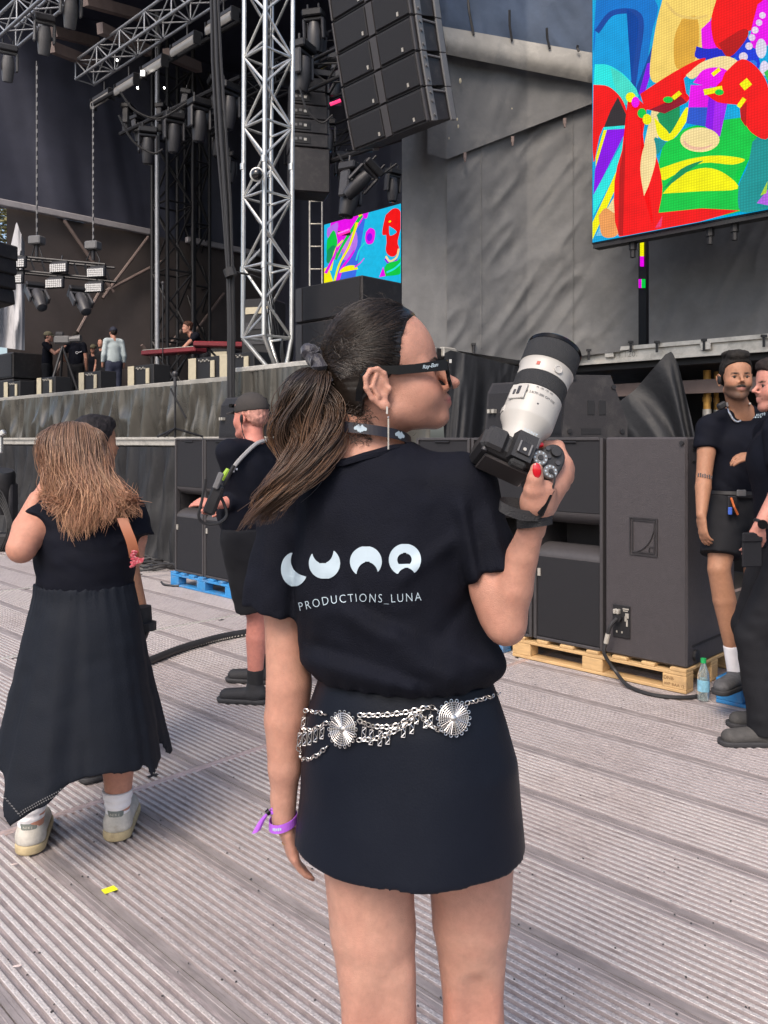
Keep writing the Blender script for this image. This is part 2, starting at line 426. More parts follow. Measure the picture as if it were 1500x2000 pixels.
def text_mesh(txt, size=1.0, font_shear=0.0, spacing=1.0, res=3, thin=0.0):
    key = (txt, font_shear, spacing, thin)
    if key not in _TXT: _TXT[key] = _text_mesh(txt, 1.0, font_shear, spacing, res, thin)
    v, f, w, h = _TXT[key]; return [(x*size, y*size) for x, y in v], list(f), w*size, h*size
def _text_mesh(txt, size, font_shear, spacing, res, thin):
    """outline text -> (verts 2D list, faces), centred on its box"""
    cu = bpy.data.curves.new('txt', 'FONT'); cu.body = txt; cu.size = size; cu.shear = font_shear; cu.space_character = spacing; cu.offset = thin; cu.resolution_u = res
    o = bpy.data.objects.new('txt', cu); COL.objects.link(o)
    dg = bpy.context.evaluated_depsgraph_get(); me = o.evaluated_get(dg).to_mesh()
    v = [(p.co.x, p.co.y) for p in me.vertices]; f = [tuple(p.vertices) for p in me.polygons]
    o.evaluated_get(dg).to_mesh_clear(); bpy.data.objects.remove(o); bpy.data.curves.remove(cu)
    x0 = min(p[0] for p in v); x1 = max(p[0] for p in v); y0 = min(p[1] for p in v); y1 = max(p[1] for p in v)
    return [(p[0]-(x0+x1)/2, p[1]-(y0+y1)/2) for p in v], f, x1-x0, y1-y0
for _a in (('DNB',), ('WP BAA /2.',), ('4.120.',1,0,1.1), ('PRODUCTIONS_LUNA',1,0,1.3,3,-.012), ('Ray-Ban',1,.4,.9), ('SONY',1,0,1.1), ('FE 2.8/70-200 GM OSS',), ('70  100  135  200',), ('HOKA',1,0,1.0), 
           ('SÉCURITÉ',1,0,1.0), ('NIKE',1,0,1.2), ('AIR',1,0,1.2)): text_mesh(*_a)   # made while the scene is still empty
def bvh_of(obj):
    me = obj.data; r = obj
    while r.parent is not None: r = r.parent
    M = r.matrix_basis if r is not obj else obj.matrix_basis
    return BVHTree.FromPolygons([M @ v.co for v in me.vertices], [tuple(p.vertices) for p in me.polygons])
# ================================================================ materials of the place
M_alu = pmat('floor_aluminium', (0.50, 0.465, 0.465), 0.42, 0.3, var=0.35, scale=110, bump=0.5, bscale=170, dirt=(0.20, 0.17, 0.18), dirt_amt=0.75, dirt_scale=85, stain=(0.22, 0.17, 0.155), stain_amt=0.55, stain_scale=1.3)
M_alu2 = pmat('floor_aluminium_worn', (0.60, 0.56, 0.545), 0.38, 0.3, var=0.3, scale=130, bump=0.5, bscale=190, dirt=(0.27, 0.23, 0.23), dirt_amt=0.7, dirt_scale=95, stain=(0.30, 0.22, 0.19), stain_amt=0.5, stain_scale=1.1)
M_gap = pmat('floor_gap', (0.05, 0.048, 0.05), 0.9)
M_pink = pmat('seam_rail', (0.50, 0.40, 0.39), 0.45, 0.4, var=0.2, scale=25, bump=0.1)
M_ground = pmat('asphalt', (0.06, 0.06, 0.06), 0.9, var=0.3, scale=3, bump=0.3)
M_black = pmat('black_paint', (0.010, 0.010, 0.012), 0.6, var=0.2, scale=10)
M_blackm = pmat('black_metal', (0.022, 0.022, 0.025), 0.45, 0.3, var=0.2, scale=10)
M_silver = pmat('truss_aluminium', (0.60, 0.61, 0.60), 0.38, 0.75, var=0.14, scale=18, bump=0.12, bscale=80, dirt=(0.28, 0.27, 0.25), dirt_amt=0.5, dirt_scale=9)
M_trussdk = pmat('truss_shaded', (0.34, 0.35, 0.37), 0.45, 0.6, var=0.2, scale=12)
M_tarp = pmat('grey_tarpaulin', (0.128, 0.130, 0.133), 0.72, var=0.16, scale=5, bump=0.4, bscale=13, spec=.2, dirt=(0.22, 0.215, 0.20), dirt_amt=0.3, dirt_scale=3)
M_tarpd = pmat('grey_tarpaulin_overlap', (0.108, 0.110, 0.113), 0.72, var=0.16, scale=5, bump=0.5, bscale=13, dirt=(0.25, 0.24, 0.22), dirt_amt=0.3, dirt_scale=3)
M_tarpl = pmat('pale_tarpaulin', (0.235, 0.23, 0.215), 0.7, var=0.16, scale=4, bump=0.3, bscale=18, dirt=(0.42, 0.40, 0.36), dirt_amt=0.4, dirt_scale=4)
M_blue = pmat('blue_grey_tarpaulin', (0.06, 0.082, 0.125), 0.75, var=0.2, scale=4, bump=0.3, bscale=18, spec=.2)
M_skirt = pmat('stage_skirt_cloth', (0.058, 0.055, 0.048), 0.30, 0.2, var=0.15, scale=3, bump=0.35, bscale=7, spec=0.9, dirt=(0.06, 0.056, 0.05), dirt_amt=0.4, dirt_scale=1.2)
M_drape = pmat('black_drape', (0.012, 0.013, 0.016), 0.62, var=0.25, scale=6, bump=0.35, bscale=25)
M_brown = pmat('brown_wall_tarp', (0.068, 0.056, 0.054), 0.6, var=0.2, scale=1.5, bump=0.3, bscale=8)
M_night = pmat('dark_blue_drape', (0.040, 0.043, 0.066), 0.6, var=0.25, scale=1.2, bump=0.3, bscale=6)
M_beam = pmat('wall_beam_paint', (0.38, 0.36, 0.38), 0.5, 0.2, var=0.15, scale=5)
M_rafter = pmat('rafter_brown', (0.16, 0.12, 0.11), 0.6, var=0.2, scale=6)
M_rail = pmat('deck_rail_aluminium', (0.50, 0.48, 0.44), 0.42, 0.4, var=0.2, scale=12, bump=0.15, dirt=(0.16, 0.15, 0.13), dirt_amt=0.5, dirt_scale=8)
M_whitecl = pmat('white_curtain_cloth', (0.42, 0.42, 0.44), 0.6, var=0.15, scale=4, bump=0.3, bscale=15)
M_cable = pmat('black_cable', (0.02, 0.02, 0.022), 0.5, var=0.2, scale=20)
M_cab = pmat('speaker_cabinet_paint', (0.020, 0.0185, 0.021), 0.55, var=0.2, scale=30, bump=0.25, bscale=260, dirt=(.07,.065,.062), dirt_amt=.45, dirt_scale=9)
M_cabf = pmat('speaker_frame', (0.046, 0.043, 0.046), 0.5, var=0.12, scale=30)
M_grille = pmat('speaker_grille', (0.009, 0.009, 0.012), 0.68, var=0.15, scale=60, bump=0.3, bscale=500)
M_badge = pmat('pale_badge', (0.42, 0.40, 0.36), 0.4, 0.3, var=0.1)
M_wood = pmat('pallet_wood', (0.50, 0.33, 0.16), 0.7, var=0.25, scale=9, bump=0.3, bscale=40, stretch=(0.6, 4, 4), dirt=(0.25, 0.16, 0.09), dirt_amt=0.4, dirt_scale=7)
M_bpal = pmat('blue_pallet_paint', (0.03, 0.20, 0.46), 0.6, var=0.25, scale=9, bump=0.25, dirt=(0.22, 0.19, 0.16), dirt_amt=0.7, dirt_scale=7)
M_fix = pmat('fixture_grey', (0.12, 0.12, 0.125), 0.45, var=0.15, scale=20)
M_fixd = pmat('fixture_dark', (0.035, 0.035, 0.04), 0.45, var=0.2, scale=20)
M_lens = pmat('lamp_lens_glass', (0.10, 0.11, 0.13), 0.1, 0.6, var=0.1)
M_ledw = pmat('led_panel_face', (0.50, 0.50, 0.50), 0.4, 0.1, var=0.2, scale=40)
M_strip = pmat('batten_reflector', (0.30, 0.29, 0.28), 0.4, 0.4, var=0.15, scale=8)
M_beige = pmat('beige_port_frame', (0.42, 0.38, 0.28), 0.6, var=0.15, scale=10)
M_orange = pmat('scaffold_leg_paint', (0.50, 0.27, 0.06), 0.5, 0.3, var=0.3, scale=15, dirt=(0.2, 0.18, 0.15), dirt_amt=0.6, dirt_scale=12)
M_redkb = pmat('keyboard_red', (0.17, 0.02, 0.028), 0.4, var=0.1)
M_steel = pmat('bare_steel', (0.55, 0.55, 0.55), 0.3, 0.9, var=0.1, scale=20)
M_leaf = pmat('leaf_green', (0.15, 0.14, 0.06), 0.5, var=0.4, scale=1.5)
M_bark = pmat('bark', (0.10, 0.07, 0.05), 0.9, var=0.3, scale=8, bump=0.5)

def lin(r, g, b):   # display colour 0..255 -> linear
    return tuple((c/255/12.92 if c <= 10 else ((c/255+0.055)/1.055)**2.4) for c in (r, g, b))

# ================================================================ ground and floor
mb = MB(); mb.add([(-300,-300,-0.08),(300,-300,-0.08),(300,300,-0.08),(-300,300,-0.08)], [(0,1,2,3)])
tag(mb.build('ground', M_ground), kind='structure')
floor = MB()
c = AB(-9.0, 3.0, -0.031); floor.box((0,0,0), (32, 22, 0.04))
floor = floor.build('floor', M_gap); floor.location = c; floor.rotation_euler = (0,0,RZ); tag(floor, kind='structure')
PITCH, B0, A0, PL = 0.41, 1.235, -3.17, 2.55
prof = [(0.002,-0.02),(0.002,-0.0035),(0.018,-0.0035),(0.020,-0.005),(0.033,-0.005)]
y = 0.036
for i in range(11):
    prof += [(y,-0.0085),(y+0.002,-0.001),(y+0.004,0.0),(y+0.0145,0.0),(y+0.0165,-0.001),(y+0.0185,-0.0085)]; y += 0.031
prof += [(0.380,-0.0045),(0.3945,-0.0045),(0.396,-0.0025),(0.4075,-0.0025),(0.4075,-0.02)]
def plank_mesh(L, nm):
    me = bpy.data.meshes.new(nm); n = len(prof)
    vs = [(x, p[0], p[1]) for x in (0, L) for p in prof]
    fs = [(i, n+i, n+i+1, i+1) for i in range(n-1)]
    fs = [f[::-1] for f in fs]
    me.from_pydata(vs, [], fs); me.update(); return me
M_groove = pmat('groove_dark', (0.30, 0.258, 0.258), 0.5, 0.25, var=0.25, scale=30, bump=0.3, bscale=120, stretch=(0.5, 3, 1), dirt=(0.15, 0.125, 0.13), dirt_amt=0.6, dirt_scale=9, stain=(0.34,0.30,0.29), stain_amt=.5, stain_scale=1.6)  # rib valleys and walls, darker than the rib tops
M_band = pmat('joint_band_anodised', (0.30, 0.265, 0.262), 0.5, 0.3, var=0.3, scale=10, bump=0.2, bscale=120, stretch=(0.5, 3, 1), dirt=(0.12, 0.10, 0.10), dirt_amt=0.6, dirt_scale=3.0)
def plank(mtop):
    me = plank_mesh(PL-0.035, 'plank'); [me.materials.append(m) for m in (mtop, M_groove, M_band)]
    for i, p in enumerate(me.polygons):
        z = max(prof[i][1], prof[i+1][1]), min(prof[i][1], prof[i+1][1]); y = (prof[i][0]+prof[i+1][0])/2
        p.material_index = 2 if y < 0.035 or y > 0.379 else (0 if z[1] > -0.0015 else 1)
    return me
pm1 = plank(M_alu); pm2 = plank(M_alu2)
floc = (-9.0, 3.0, -0.031)
for k in range(-2, 7):
    for n in range(-5, 14):
        o = bpy.data.objects.new('plank', pm2 if random.random() < 0.55 else pm1); COL.objects.link(o); o.parent = floor
        o.location = (A0-PL*k-PL+0.0175-floc[0], B0+PITCH*n-floc[1], 0.031+random.uniform(-0.0008, 0.0008))
for k in range(-1, 7):
    a = A0-PL*k
    for dx in (-0.0115, 0.0115):
        mb = MB(); mb.box((a+dx-floc[0], 0.3, 0.0235), (0.0185, 16, 0.014), bev=0.003)
        mb.build('seam_strip', M_pink if k == 0 else M_rail, floor)
    for n in range(-4, 12):
        if (n*7+k*3) % 5 < 3:
            mb = MB(); mb.box((a+random.choice((-0.07,0.07))-floc[0], B0+PITCH*n+0.02-floc[1]+random.uniform(0,.2), 0.0315), (0.02, 0.05, 0.002))
            mb.build('slot', M_black, floor)

mb = MB(); rl_ = random.Random(4)
for i in range(170):
    px = rl_.uniform(0, 1500); py = rl_.uniform(1250, 1995); c = G(px, py, 0.002); r_ = rl_.uniform(.0012, .0032); mb.box(c, (r_*rl_.uniform(1,2.6), r_*rl_.uniform(1,2), .003), rot=Matrix.Rotation(rl_.uniform(0,3),3,'Z'))
tag(mb.build('floor_crumbs', M_gap), 'tiny dark crumbs and grit scattered over the floor', 'litter', kind='stuff')
# ================================================================ cloth helpers
def fold(u, v, seed=0, amp=0.02, fu=8, fv=3, shear=0.0):
    uu = u+shear*v
    n = vnoise(uu*fu, v*fv, 0.0, seed); m = vnoise(uu*fu*2.3, v*fv*1.9, 3.0, seed+4)
    return amp*(float(n)*1.0+float(1-abs(m))*0.5)
def psheet(name, mat, parent, pxr, pyr, Yf, nu, nv, df, thick=0.006):
    """cloth given by its outline in the photo and its distance Yf(px); df(u,v,px,py) moves it towards the viewer"""
    mb = MB()
    def fn(u, v):
        x = lerp(pxr[0], pxr[1], u); y0 = pyr[0](x) if callable(pyr[0]) else pyr[0]; y1 = pyr[1](x) if callable(pyr[1]) else pyr[1]
        yy = lerp(y0, y1, v); return W(x, yy, Yf(x)-df(u, v, x, yy))
    mb.grid(fn, nu, nv); n = len(mb.v); back = [tuple(Vector(p)+Vector((0, thick, 0))) for p in mb.v]
    fs = list(mb.f); mb.v += back; mb.f += [tuple(i+n for i in f[::-1]) for f in fs]
    return mb.build(name, mat, parent, smooth=True, sharp=False, world=True)
def pl(xs, ys): return lambda x: float(np.interp(x, xs, ys))
Yw = pl([770, 873, 1030, 1160, 1247, 1268, 1500, 1600], [7.72, 7.55, 7.85, 7.7, 7.46, 7.36, 6.67, 6.4])

# ================================================================ stage platforms
STG = 2.30
t = thing('stage_platform', 'long raised main stage deck hung with grey pleated skirt', 'stage', AB(-14, 6.2, 0), RZ)
mb = MB(); mb.box((0.8, 5.4, STG-0.09), (15.4, 10.6, 0.18)); mb.build('deck', M_black, t)
mb = MB(); mb.box((0.6, 0.03, STG-0.03), (13.4, 0.05, 0.075), bev=0.01); mb.build('edge_rail', M_tarpl, t)
def skirt(fr, to, z0, z1, nu, seed, amp=0.05, dens=38, out=Vector((0,-1,0))):
    mb = MB(); L = (Vector(to)-Vector(fr)).length; hh = z1-z0; nv = int(24*hh)
    def fn(u, v):
        p = Vector(fr).lerp(Vector(to), u); z = lerp(z1, z0, v)
        a = amp*(0.25+0.9*v)
        w1 = float(vnoise(u*L*2.6+0.25*v, v*0.4, 0, seed)); w2 = float(vnoise(u*L*5.5+v*.6, v*.6, 2, seed+2)); w3 = float(vnoise(u*L*6+2.4*v, v*1.8*hh, 4, seed+5))
        d = a*(2.6*w1+4.2*(0.7-abs(w2)**.8*1.6)+1.6*w3+.5*float(vnoise(u*L*16-2*v, v*2.4*hh, 4, seed+6)))+0.012*math.sin(u*L*60+3*w1)*max(0, 1-v*4)
        return Vector((p.x, p.y, z))+out*(d*.75+0.06)
    mb.grid(fn, nu, nv); n = len(mb.v); mb.v += [tuple(Vector(q)-out*0.006) for q in mb.v[:n]]; mb.f += [tuple(i+n for i in f[::-1]) for f in list(mb.f)]
    return mb
skirt((-6.1,0,0), (7.3,0,0), 1.30, STG-0.06, 700, 5).build('skirt', M_skirt, t, smooth=True, sharp=False)
t = thing('front_fill_ledge', 'low black draped ledge with metal edge below the stage skirt', 'ledge', AB(-13, 5.2, 0), RZ)
mb = MB(); mb.box((0, 0.5, 1.45), (12.8, 1.0, 0.06)); mb.build('deck', M_black, t)
mb = MB(); mb.box((0, -0.04, 1.455), (12.8, 0.07, 0.11), bev=0.012); mb.box((0, -0.085, 1.495), (12.8, 0.03, 0.03)); mb.build('edge_rail', M_rail, t)
skirt((-6.4,-0.03,0), (6.4,-0.03,0), 0.0, 1.39, 420, 9, amp=0.06).build('drape', M_drape, t, smooth=True, sharp=False)

t = thing('tower_plinth', 'tarp wrapped plinth under the silver truss tower', 'plinth', AB(-6.35, 5.6, 0), RZ)
mb = MB(); mb.box((0, 0.8, STG-0.05), (3.06, 1.6, 0.10)); mb.build('deck', M_black, t)
mb = MB(); mb.box((0, -0.02, STG-0.02), (3.04, 0.05, 0.06), bev=0.01); mb.build('edge_rail', M_rail, t)
skirt((-1.53,0,0), (1.53,0,0), 0.0, STG-0.05, 220, 15, amp=0.06).build('front_skirt', M_skirt, t, smooth=True, sharp=False)
skirt((-1.53,1.6,0), (-1.53,0,0), 0.0, STG-0.05, 60, 16, out=Vector((-1,0,0))).build('side_skirt', M_skirt, t, smooth=True, sharp=False)
skirt((1.53,0,0), (1.53,1.4,0), 0.0, STG-0.14, 60, 17, amp=0.06, out=Vector((1,0,0))).build('side_skirt', M_drape, t, smooth=True, sharp=False)

t = thing('wing_platform', 'side wing deck with pale metal rail above the bass cabinets', 'deck', AB(-4.82, 6.95, 0), RZ)
mb = MB(); mb.box((4.0, 1.2, STG-0.10), (8.0, 2.4, 0.14)); mb.build('deck', M_black, t)
mb = MB(); mb.box((4.0, -0.03, STG-0.045), (8.0, 0.06, 0.13), bev=0.012); mb.box((4.0, -0.07, STG+0.01), (8.0, 0.04, 0.035)); mb.box((4.0, -0.065, STG-0.105), (8.0, 0.03, 0.02)); mb.build('rail', M_rail, t)
mb = MB(); mb.box((0.0, -0.66, STG-0.03), (0.06, 1.28, 0.09), bev=0.01); mb.build('return_rail', M_rail, t)
for x in (1.0, 1.9, 2.75):
    mb = MB(); mb.box((x, -0.085, STG-0.03), (0.09, 0.02, 0.07), bev=0.005); mb.build('rail_bracket', M_rail, t)
v, f, w_, h_ = text_mesh('4.120.', .075, 0, 1.1); q_ = toAB(PB(1225, 692, 6.89)); mb = MB(); mb.add([(q_[0]+4.82+x, -.0615, q_[2]+y) for x, y in v], f); mb.build('stencil', pmat('faded_stencil', (.24,.23,.21), .7, var=.3, scale=40), t)
mb = MB(); mb.box((4.0, 2.4, 1.1), (8.0, 0.05, 2.2)); mb.build('back_panel', M_black, t)
mb = MB(); mb.box((4.0, 0.25, 1.95), (8.0, 0.06, 0.12)); mb.box((4.0, 0.5, 1.25), (8.0, 0.05, 0.05)); mb.build('cross_beam', M_rafter, t)
for px, yb, w in ((1190, 7.35, .030), (1381, 7.3, .034), (1399, 7.5, .022), (1300, 7.6, .03)):
    p = PB(px, 800, yb); la, lb, _ = toAB(p); x = la+4.82; yy = lb-6.95
    mb = MB(); mb.cyl((x, yy, 0), (x, yy, 1.75), w*1.15, n=10); lg = mb.build('leg', M_rail, t, smooth=True)
    mb = MB(); mb.cyl((x, yy, 1.75), (x, yy, 2.1), w, n=10); mb.cyl((x, yy, 1.82), (x, yy, 1.86), w*1.2, n=10); mb.build('jack_sleeve', M_orange, lg, smooth=True)
# black drapes hung below the wing deck
Yd = pl([860, 1030, 1500], [7.35, 7.9, 6.55])
t = thing('hanging_drape', 'black drape hung under the deck corner behind her sunglasses', 'drape', W(940, 1090, 7.5))
psheet('cloth', M_drape, t, (868, 1015), (pl([868, 880, 1015], [690, 684, 716]), pl([868, 960, 1015], [1090, 1075, 760])), Yd, 60, 40,
       lambda u, v, x, y: 0.10+0.13*fold(u, v, 3, 1.0, 7, 1.2, 0.25)*(0.3+v))
t = thing('hanging_drape', 'black drape pulled into a peak behind the two security men', 'drape', W(1290, 1090, 7.1))
psheet('cloth', M_drape, t, (1140, 1358), (pl([1140, 1195, 1240, 1300, 1312, 1325, 1358], [850, 795, 762, 692, 686, 712, 850]), pl([1140, 1358], [1000, 1010])), Yd, 60, 40,
       lambda u, v, x, y: 0.12+0.09*fold(u, v, 11, 1.0, 7, 1.0, -0.6)*(0.3+v))

# ================================================================ tarpaulins of the wing
def wr(seed, amp, sh, fu=7, fv=4):
    def f(u, v, x, y):
        a = float(vnoise((x*0.010+sh*y*0.010), (y-sh*x)*0.0035, 0, seed)); b = float(vnoise((x*0.028+sh*y*0.028), (y-sh*x)*0.008, 1, seed+1)); c2 = float(vnoise(x*0.06+sh*y*0.06, (y-sh*x)*0.02, 2, seed+2))
        return amp*(a+0.5*(1-abs(b)*2)+0.2*c2)
    return f
t = thing('tarpaulin', 'narrow grey tarp strip left of the vertical seam beside the inner screen', 'tarpaulin', W(828, 690, 7.6))
f0 = wr(2, 0.03, 0.1)
psheet('sheet', M_tarp, t, (785, 878), (30, 690), Yw, 30, 80, lambda u, v, x, y: f0(u, v, x, y)+0.05*math.sin(u*7.5)*0.5)
t = thing('tarpaulin', 'large wrinkled grey tarp between vertical seam and dark slot', 'tarpaulin', W(1060, 690, 7.8))
f1 = wr(5, 0.038, 0.75)
psheet('sheet', M_tarp, t, (873, 1247), (90, pl([873, 1030, 1247], [682, 706, 683])), Yw, 130, 150, lambda u, v, x, y: 0.05+f1(u, v, x, y))
for sx_ in (940, 1120):
    mb = MB(); mb.tube([W(sx_, y, Yw(sx_)-0.052-f1(0,0,sx_,y)) for y in range(200, 690, 10)], .006, 5); mb.build('seam', M_tarpd, t, smooth=True, world=True)
for px, py in ((925, 672), (1060, 690), (1150, 684), (1232, 668)):
    p = W(px, py, Yw(px)-0.10); mb = MB(); mb.cyl(p, p+Vector((0,0,-0.09)), 0.012, n=6); mb.box(p, (0.04,0.03,0.02)); mb.build('tie', M_cable, t, world=True)
t = thing('tarpaulin', 'grey tarp flap with slanted lower edge and three brown clips', 'tarpaulin', W(1010, 260, 7.5))
f2 = wr(8, 0.035, 0.3)
psheet('sheet', M_tarpd, t, (835, 1175), (60, pl([835, 873, 1175], [300, 311, 195])), Yw, 90, 50, lambda u, v, x, y: 0.105+f2(u, v, x, y)*(0.4+0.6*(1-v)))
for px, py in ((908, 304), (1001, 273), (1103, 237)):
    p = W(px, py, Yw(px)-0.15); mb = MB(); mb.box(p, (0.03, 0.02, 0.06), bev=0.005); mb.cyl(p+Vector((0,-.01,-.03)), p+Vector((0,-.01,-.06)), 0.01, n=6); mb.build('clip', M_rafter, t, world=True)
for px, py, rr in ((899, 158, .02), (893, 233, .012), (895, 247, .014), (877, 270, .009), (1000, 212, .007)):
    p = W(px, py, Yw(px)-0.155); mb = MB(); mb.sphere(p, rr, 8, 5, sc=(0.6, 0.4, 1.3)); mb.build('paint_splash', M_beige, t, smooth=True, world=True)
t = thing('tarpaulin', 'grey tarp right of the dark slot below the big screen', 'tarpaulin', W(1400, 670, 6.9))
f3 = wr(12, 0.036, 0.5)
psheet('sheet', M_tarp, t, (1268, 1560), (200, pl([1268, 1560], [676, 655])), Yw, 80, 80, lambda u, v, x, y: 0.05+f3(u, v, x, y))
for px, py in ((1283, 668), (1375, 664), (1492, 656)):
    p = W(px, py, Yw(px)-0.10); mb = MB(); mb.cyl(p, p+Vector((0,0,-0.09)), 0.012, n=6); mb.box(p, (0.04,0.03,0.02)); mb.build('tie', M_cable, t, world=True)
t = thing('tarpaulin', 'pale folded tarp hem running down above the grey flap', 'tarpaulin', W(1000, 110, 7.3))
f4 = wr(15, 0.02, 0.1)
psheet('sheet', M_tarpl, t, (822, 1185), (pl([822, 1185], [44, 108]), pl([822, 1185], [96, 168])), Yw, 100, 16, lambda u, v, x, y: 0.22+0.05*math.sin(v*math.pi)+f4(u, v, x, y))
t = thing('tarpaulin', 'blue grey gathered roof tarp above the pale hem', 'tarpaulin', W(1000, 20, 7.4))
f5 = wr(18, 0.06, -0.5)
psheet('sheet', M_blue, t, (790, 1200), (-330, pl([790, 822, 1185, 1200], [60, 62, 125, 125])), lambda x: Yw(x)+0.0, 110, 70, lambda u, v, x, y: 0.16+f5(u, v, x, y)-0.5*(1-v)**2)
for x0, y0, x1, y1 in ((912, -20, 925, 68), (995, 20, 1000, 80), (1068, 55, 1074, 95), (1128, 88, 1131, 100)):
    mb = MB(); mb.tube([W(x0, y0, Yw(x0)-0.28), W((x0+x1)/2-2, (y0+y1)/2, Yw(x0)-0.27), W(x1, y1, Yw(x1)-0.27)], 0.012, 5); mb.build('strap', M_cable, t, world=True)
# backing wall of the wing: dark behind the slot
t = thing('wing_backing_wall', 'dark wall seen through the slot between grey tarps', 'wall', AB(-1.0, 8.4, 0), RZ)
mb = MB(); mb.box((0.5, 0.35, 4.75), (7.6, 0.1, 4.9)); mb.build('panel', M_black, t)

# ================================================================ stage house
house = thing('stage_house', 'dark stage roof and walls behind the crew', 'stage roof', AB(-12.5, 6.4, 0), RZ)
def hx(a, b): return (a+12.5, b-6.4)
mb = MB(); x0, y0 = hx(-20.6, 6.4); x1, y1 = hx(-3.6, 16.2); mb.box(((x0+x1)/2, (y0+y1)/2, 12.4), (x1-x0, y1-y0, 0.2)); mb.build('roof', M_night, house)
mb = MB()
def fw(u, v):
    a = lerp(-20.4, -3.8, u); z = lerp(STG-0.2, 12.3, v); d = 0.14*float(vnoise(u*26, v*1.5, 0, 21))+0.05*float(vnoise(u*70, v*3, 0, 22)); x, y = hx(a, 15.6+d); return (x, y, z)
mb.grid(fw, 220, 20); mb.build('back_drape', M_night, house, smooth=True, sharp=False)
mb = MB()
def fs(u, v):
    b = lerp(7.62, 15.7, u); z = lerp(STG-0.2, 7.0, v); d = 0.10*float(vnoise(u*5, v*2, 0, 24)); x, y = hx(-20.0-d, b); return (x, y, z)
mb.grid(fs, 60, 20); mb.build('side_tarp', M_brown, house, smooth=True)
mb = MB()
def fs2(u, v):
    b = lerp(6.3, 15.7, u); z = lerp(7.0, 12.3, v); d = 0.16*float(vnoise(u*9+v*1.2, v*1.0, 0, 27))+0.05*float(vnoise(u*26+v*3, v*2, 0, 28)); x, y = hx(-20.05-d, b); return (x, y, z)
mb.grid(fs2, 120, 24); mb.build('side_drape', M_night, house, smooth=True, sharp=False)
for (b0, b1) in ((6.6, 11.35), (12.4, 15.4)):
    x, y = hx(-19.88, (b0+b1)/2); mb = MB(); mb.box((x, y, 7.05), (0.14, b1-b0, 0.16), bev=0.02); mb.build('beam', M_beam, house)
for (b0, z0, b1, z1) in ((8.3, 2.4, 9.9, 5.4), (10.0, 5.3, 11.6, 6.3), (10.4, 2.4, 12.2, 4.5), (8.9, 6.9, 10.2, 5.3), (9.9, 5.1, 11.2, 6.9), (11.0, 4.0, 12.4, 2.4), (13.1, 4.4, 14.4, 2.4), (12.4, 4.2, 13.6, 5.7)):
    p = Vector((*hx(-19.8, b0), z0)); q = Vector((*hx(-19.8, b1), z1)); mb = MB(); mb.cyl(p, q, 0.045, n=8); mb.build('brace', M_rafter, house, smooth=True)
for px0, py0, px1, py1, Y0 in ((100, 92, 182, 124, 17.5), (195, 55, 290, 100, 17), (165, 0, 272, 30, 16.5), (105, 62, 190, 83, 18.5), (325, 105, 388, 132, 17.5)):
    p = W(px0, py0, Y0); q = W(px1, py1, Y0+1.4); d = q-p; mb = MB()
    u, w = perp(d); rot = Matrix((d.normalized(), u, w)).transposed(); mb.box((p+q)/2, (d.length, 0.16, 0.22), rot=rot); mb.build('rafter', M_rafter, house, world=True)
t = thing('white_curtain', 'pale torn curtain hanging at the stage side opening', 'curtain', W(20, 690, 19))
psheet('cloth', M_whitecl, t, (-60, 48), (pl([-60, 0, 12, 32, 48], [600, 560, 520, 432, 475]), pl([-60, 0, 45, 48], [675, 678, 684, 684])), lambda x: 18.2, 50, 40, lambda u, v, x, y: 0.3*fold(u, v, 31, 1.0, 9, 1.0))
t = thing('tree', 'sunlit green tree seen through the stage side opening', 'tree', W(-30, 700, 40))
mb = MB(); mb.cyl(W(-30, 800, 40), W(-25, 430, 40), 0.35, 0.15, n=8); mb.build('trunk', M_bark, t, world=True)
mb = MB()
cc = W(-6, 420, 40)
for i in range(3600):
    d = Vector((random.gauss(0,1), random.gauss(0,1), random.gauss(0,1))).normalized()*(random.random()**0.4)
    p = cc+Vector((d.x*3.2, d.y*3, d.z*3.0)); s_ = random.uniform(0.08, 0.2); a = Vector((random.gauss(0,1), random.gauss(0,1), random.gauss(0,1))).normalized(); u, w = perp(a)
    mb.add([p-u*s_, p+w*s_*.5, p+u*s_, p-w*s_*.5], [(0,1,2,3)])
mb.build('crown', M_leaf, t, world=True)

# ================================================================ trusses
def truss(name, label, p0, p1, size, mat, r=0.025, rb=0.012, pitch=0.5, up=Vector((0,0,1)), each=True, group=None, caps=True):
    p0 = Vector(p0); p1 = Vector(p1); d = (p1-p0); L = d.length; d.normalize()
    w = d.cross(up).normalized(); v = w.cross(d).normalized()
    t = thing(name, label, 'truss', p0, 0, group); h = size/2
    cs = [(-h,-h), (h,-h), (h,h), (-h,h)]
    for a, b in cs:
        mb = MB(); o = w*a+v*b; mb.cyl(o, d*L+o, r, n=10); mb.build('chord', mat, t, smooth=True)
    n = max(1, round(L/pitch)); sm = MB()
    for i in range(n):
        for s_ in range(4):
            a = cs[s_]; b = cs[(s_+1) % 4]; x0, x1 = L*i/n, L*(i+1)/n
            if (i+s_) % 2: a, b = b, a
            A = w*a[0]+v*a[1]+d*x0; B = w*b[0]+v*b[1]+d*x1
            mb = MB() if each else sm; mb.cyl(A, B, rb, n=7)
            if each: mb.build('brace', mat, t, smooth=True)
            if i % 2 == 0:
                A2 = w*a[0]+v*a[1]+d*x0; B2 = w*b[0]+v*b[1]+d*x0
                mb = MB() if each else sm; mb.cyl(A2, B2, rb, n=7)
                if each: mb.build('strut', mat, t, smooth=True)
    if not each: sm.build('lacing', mat, t, smooth=True)
    return t
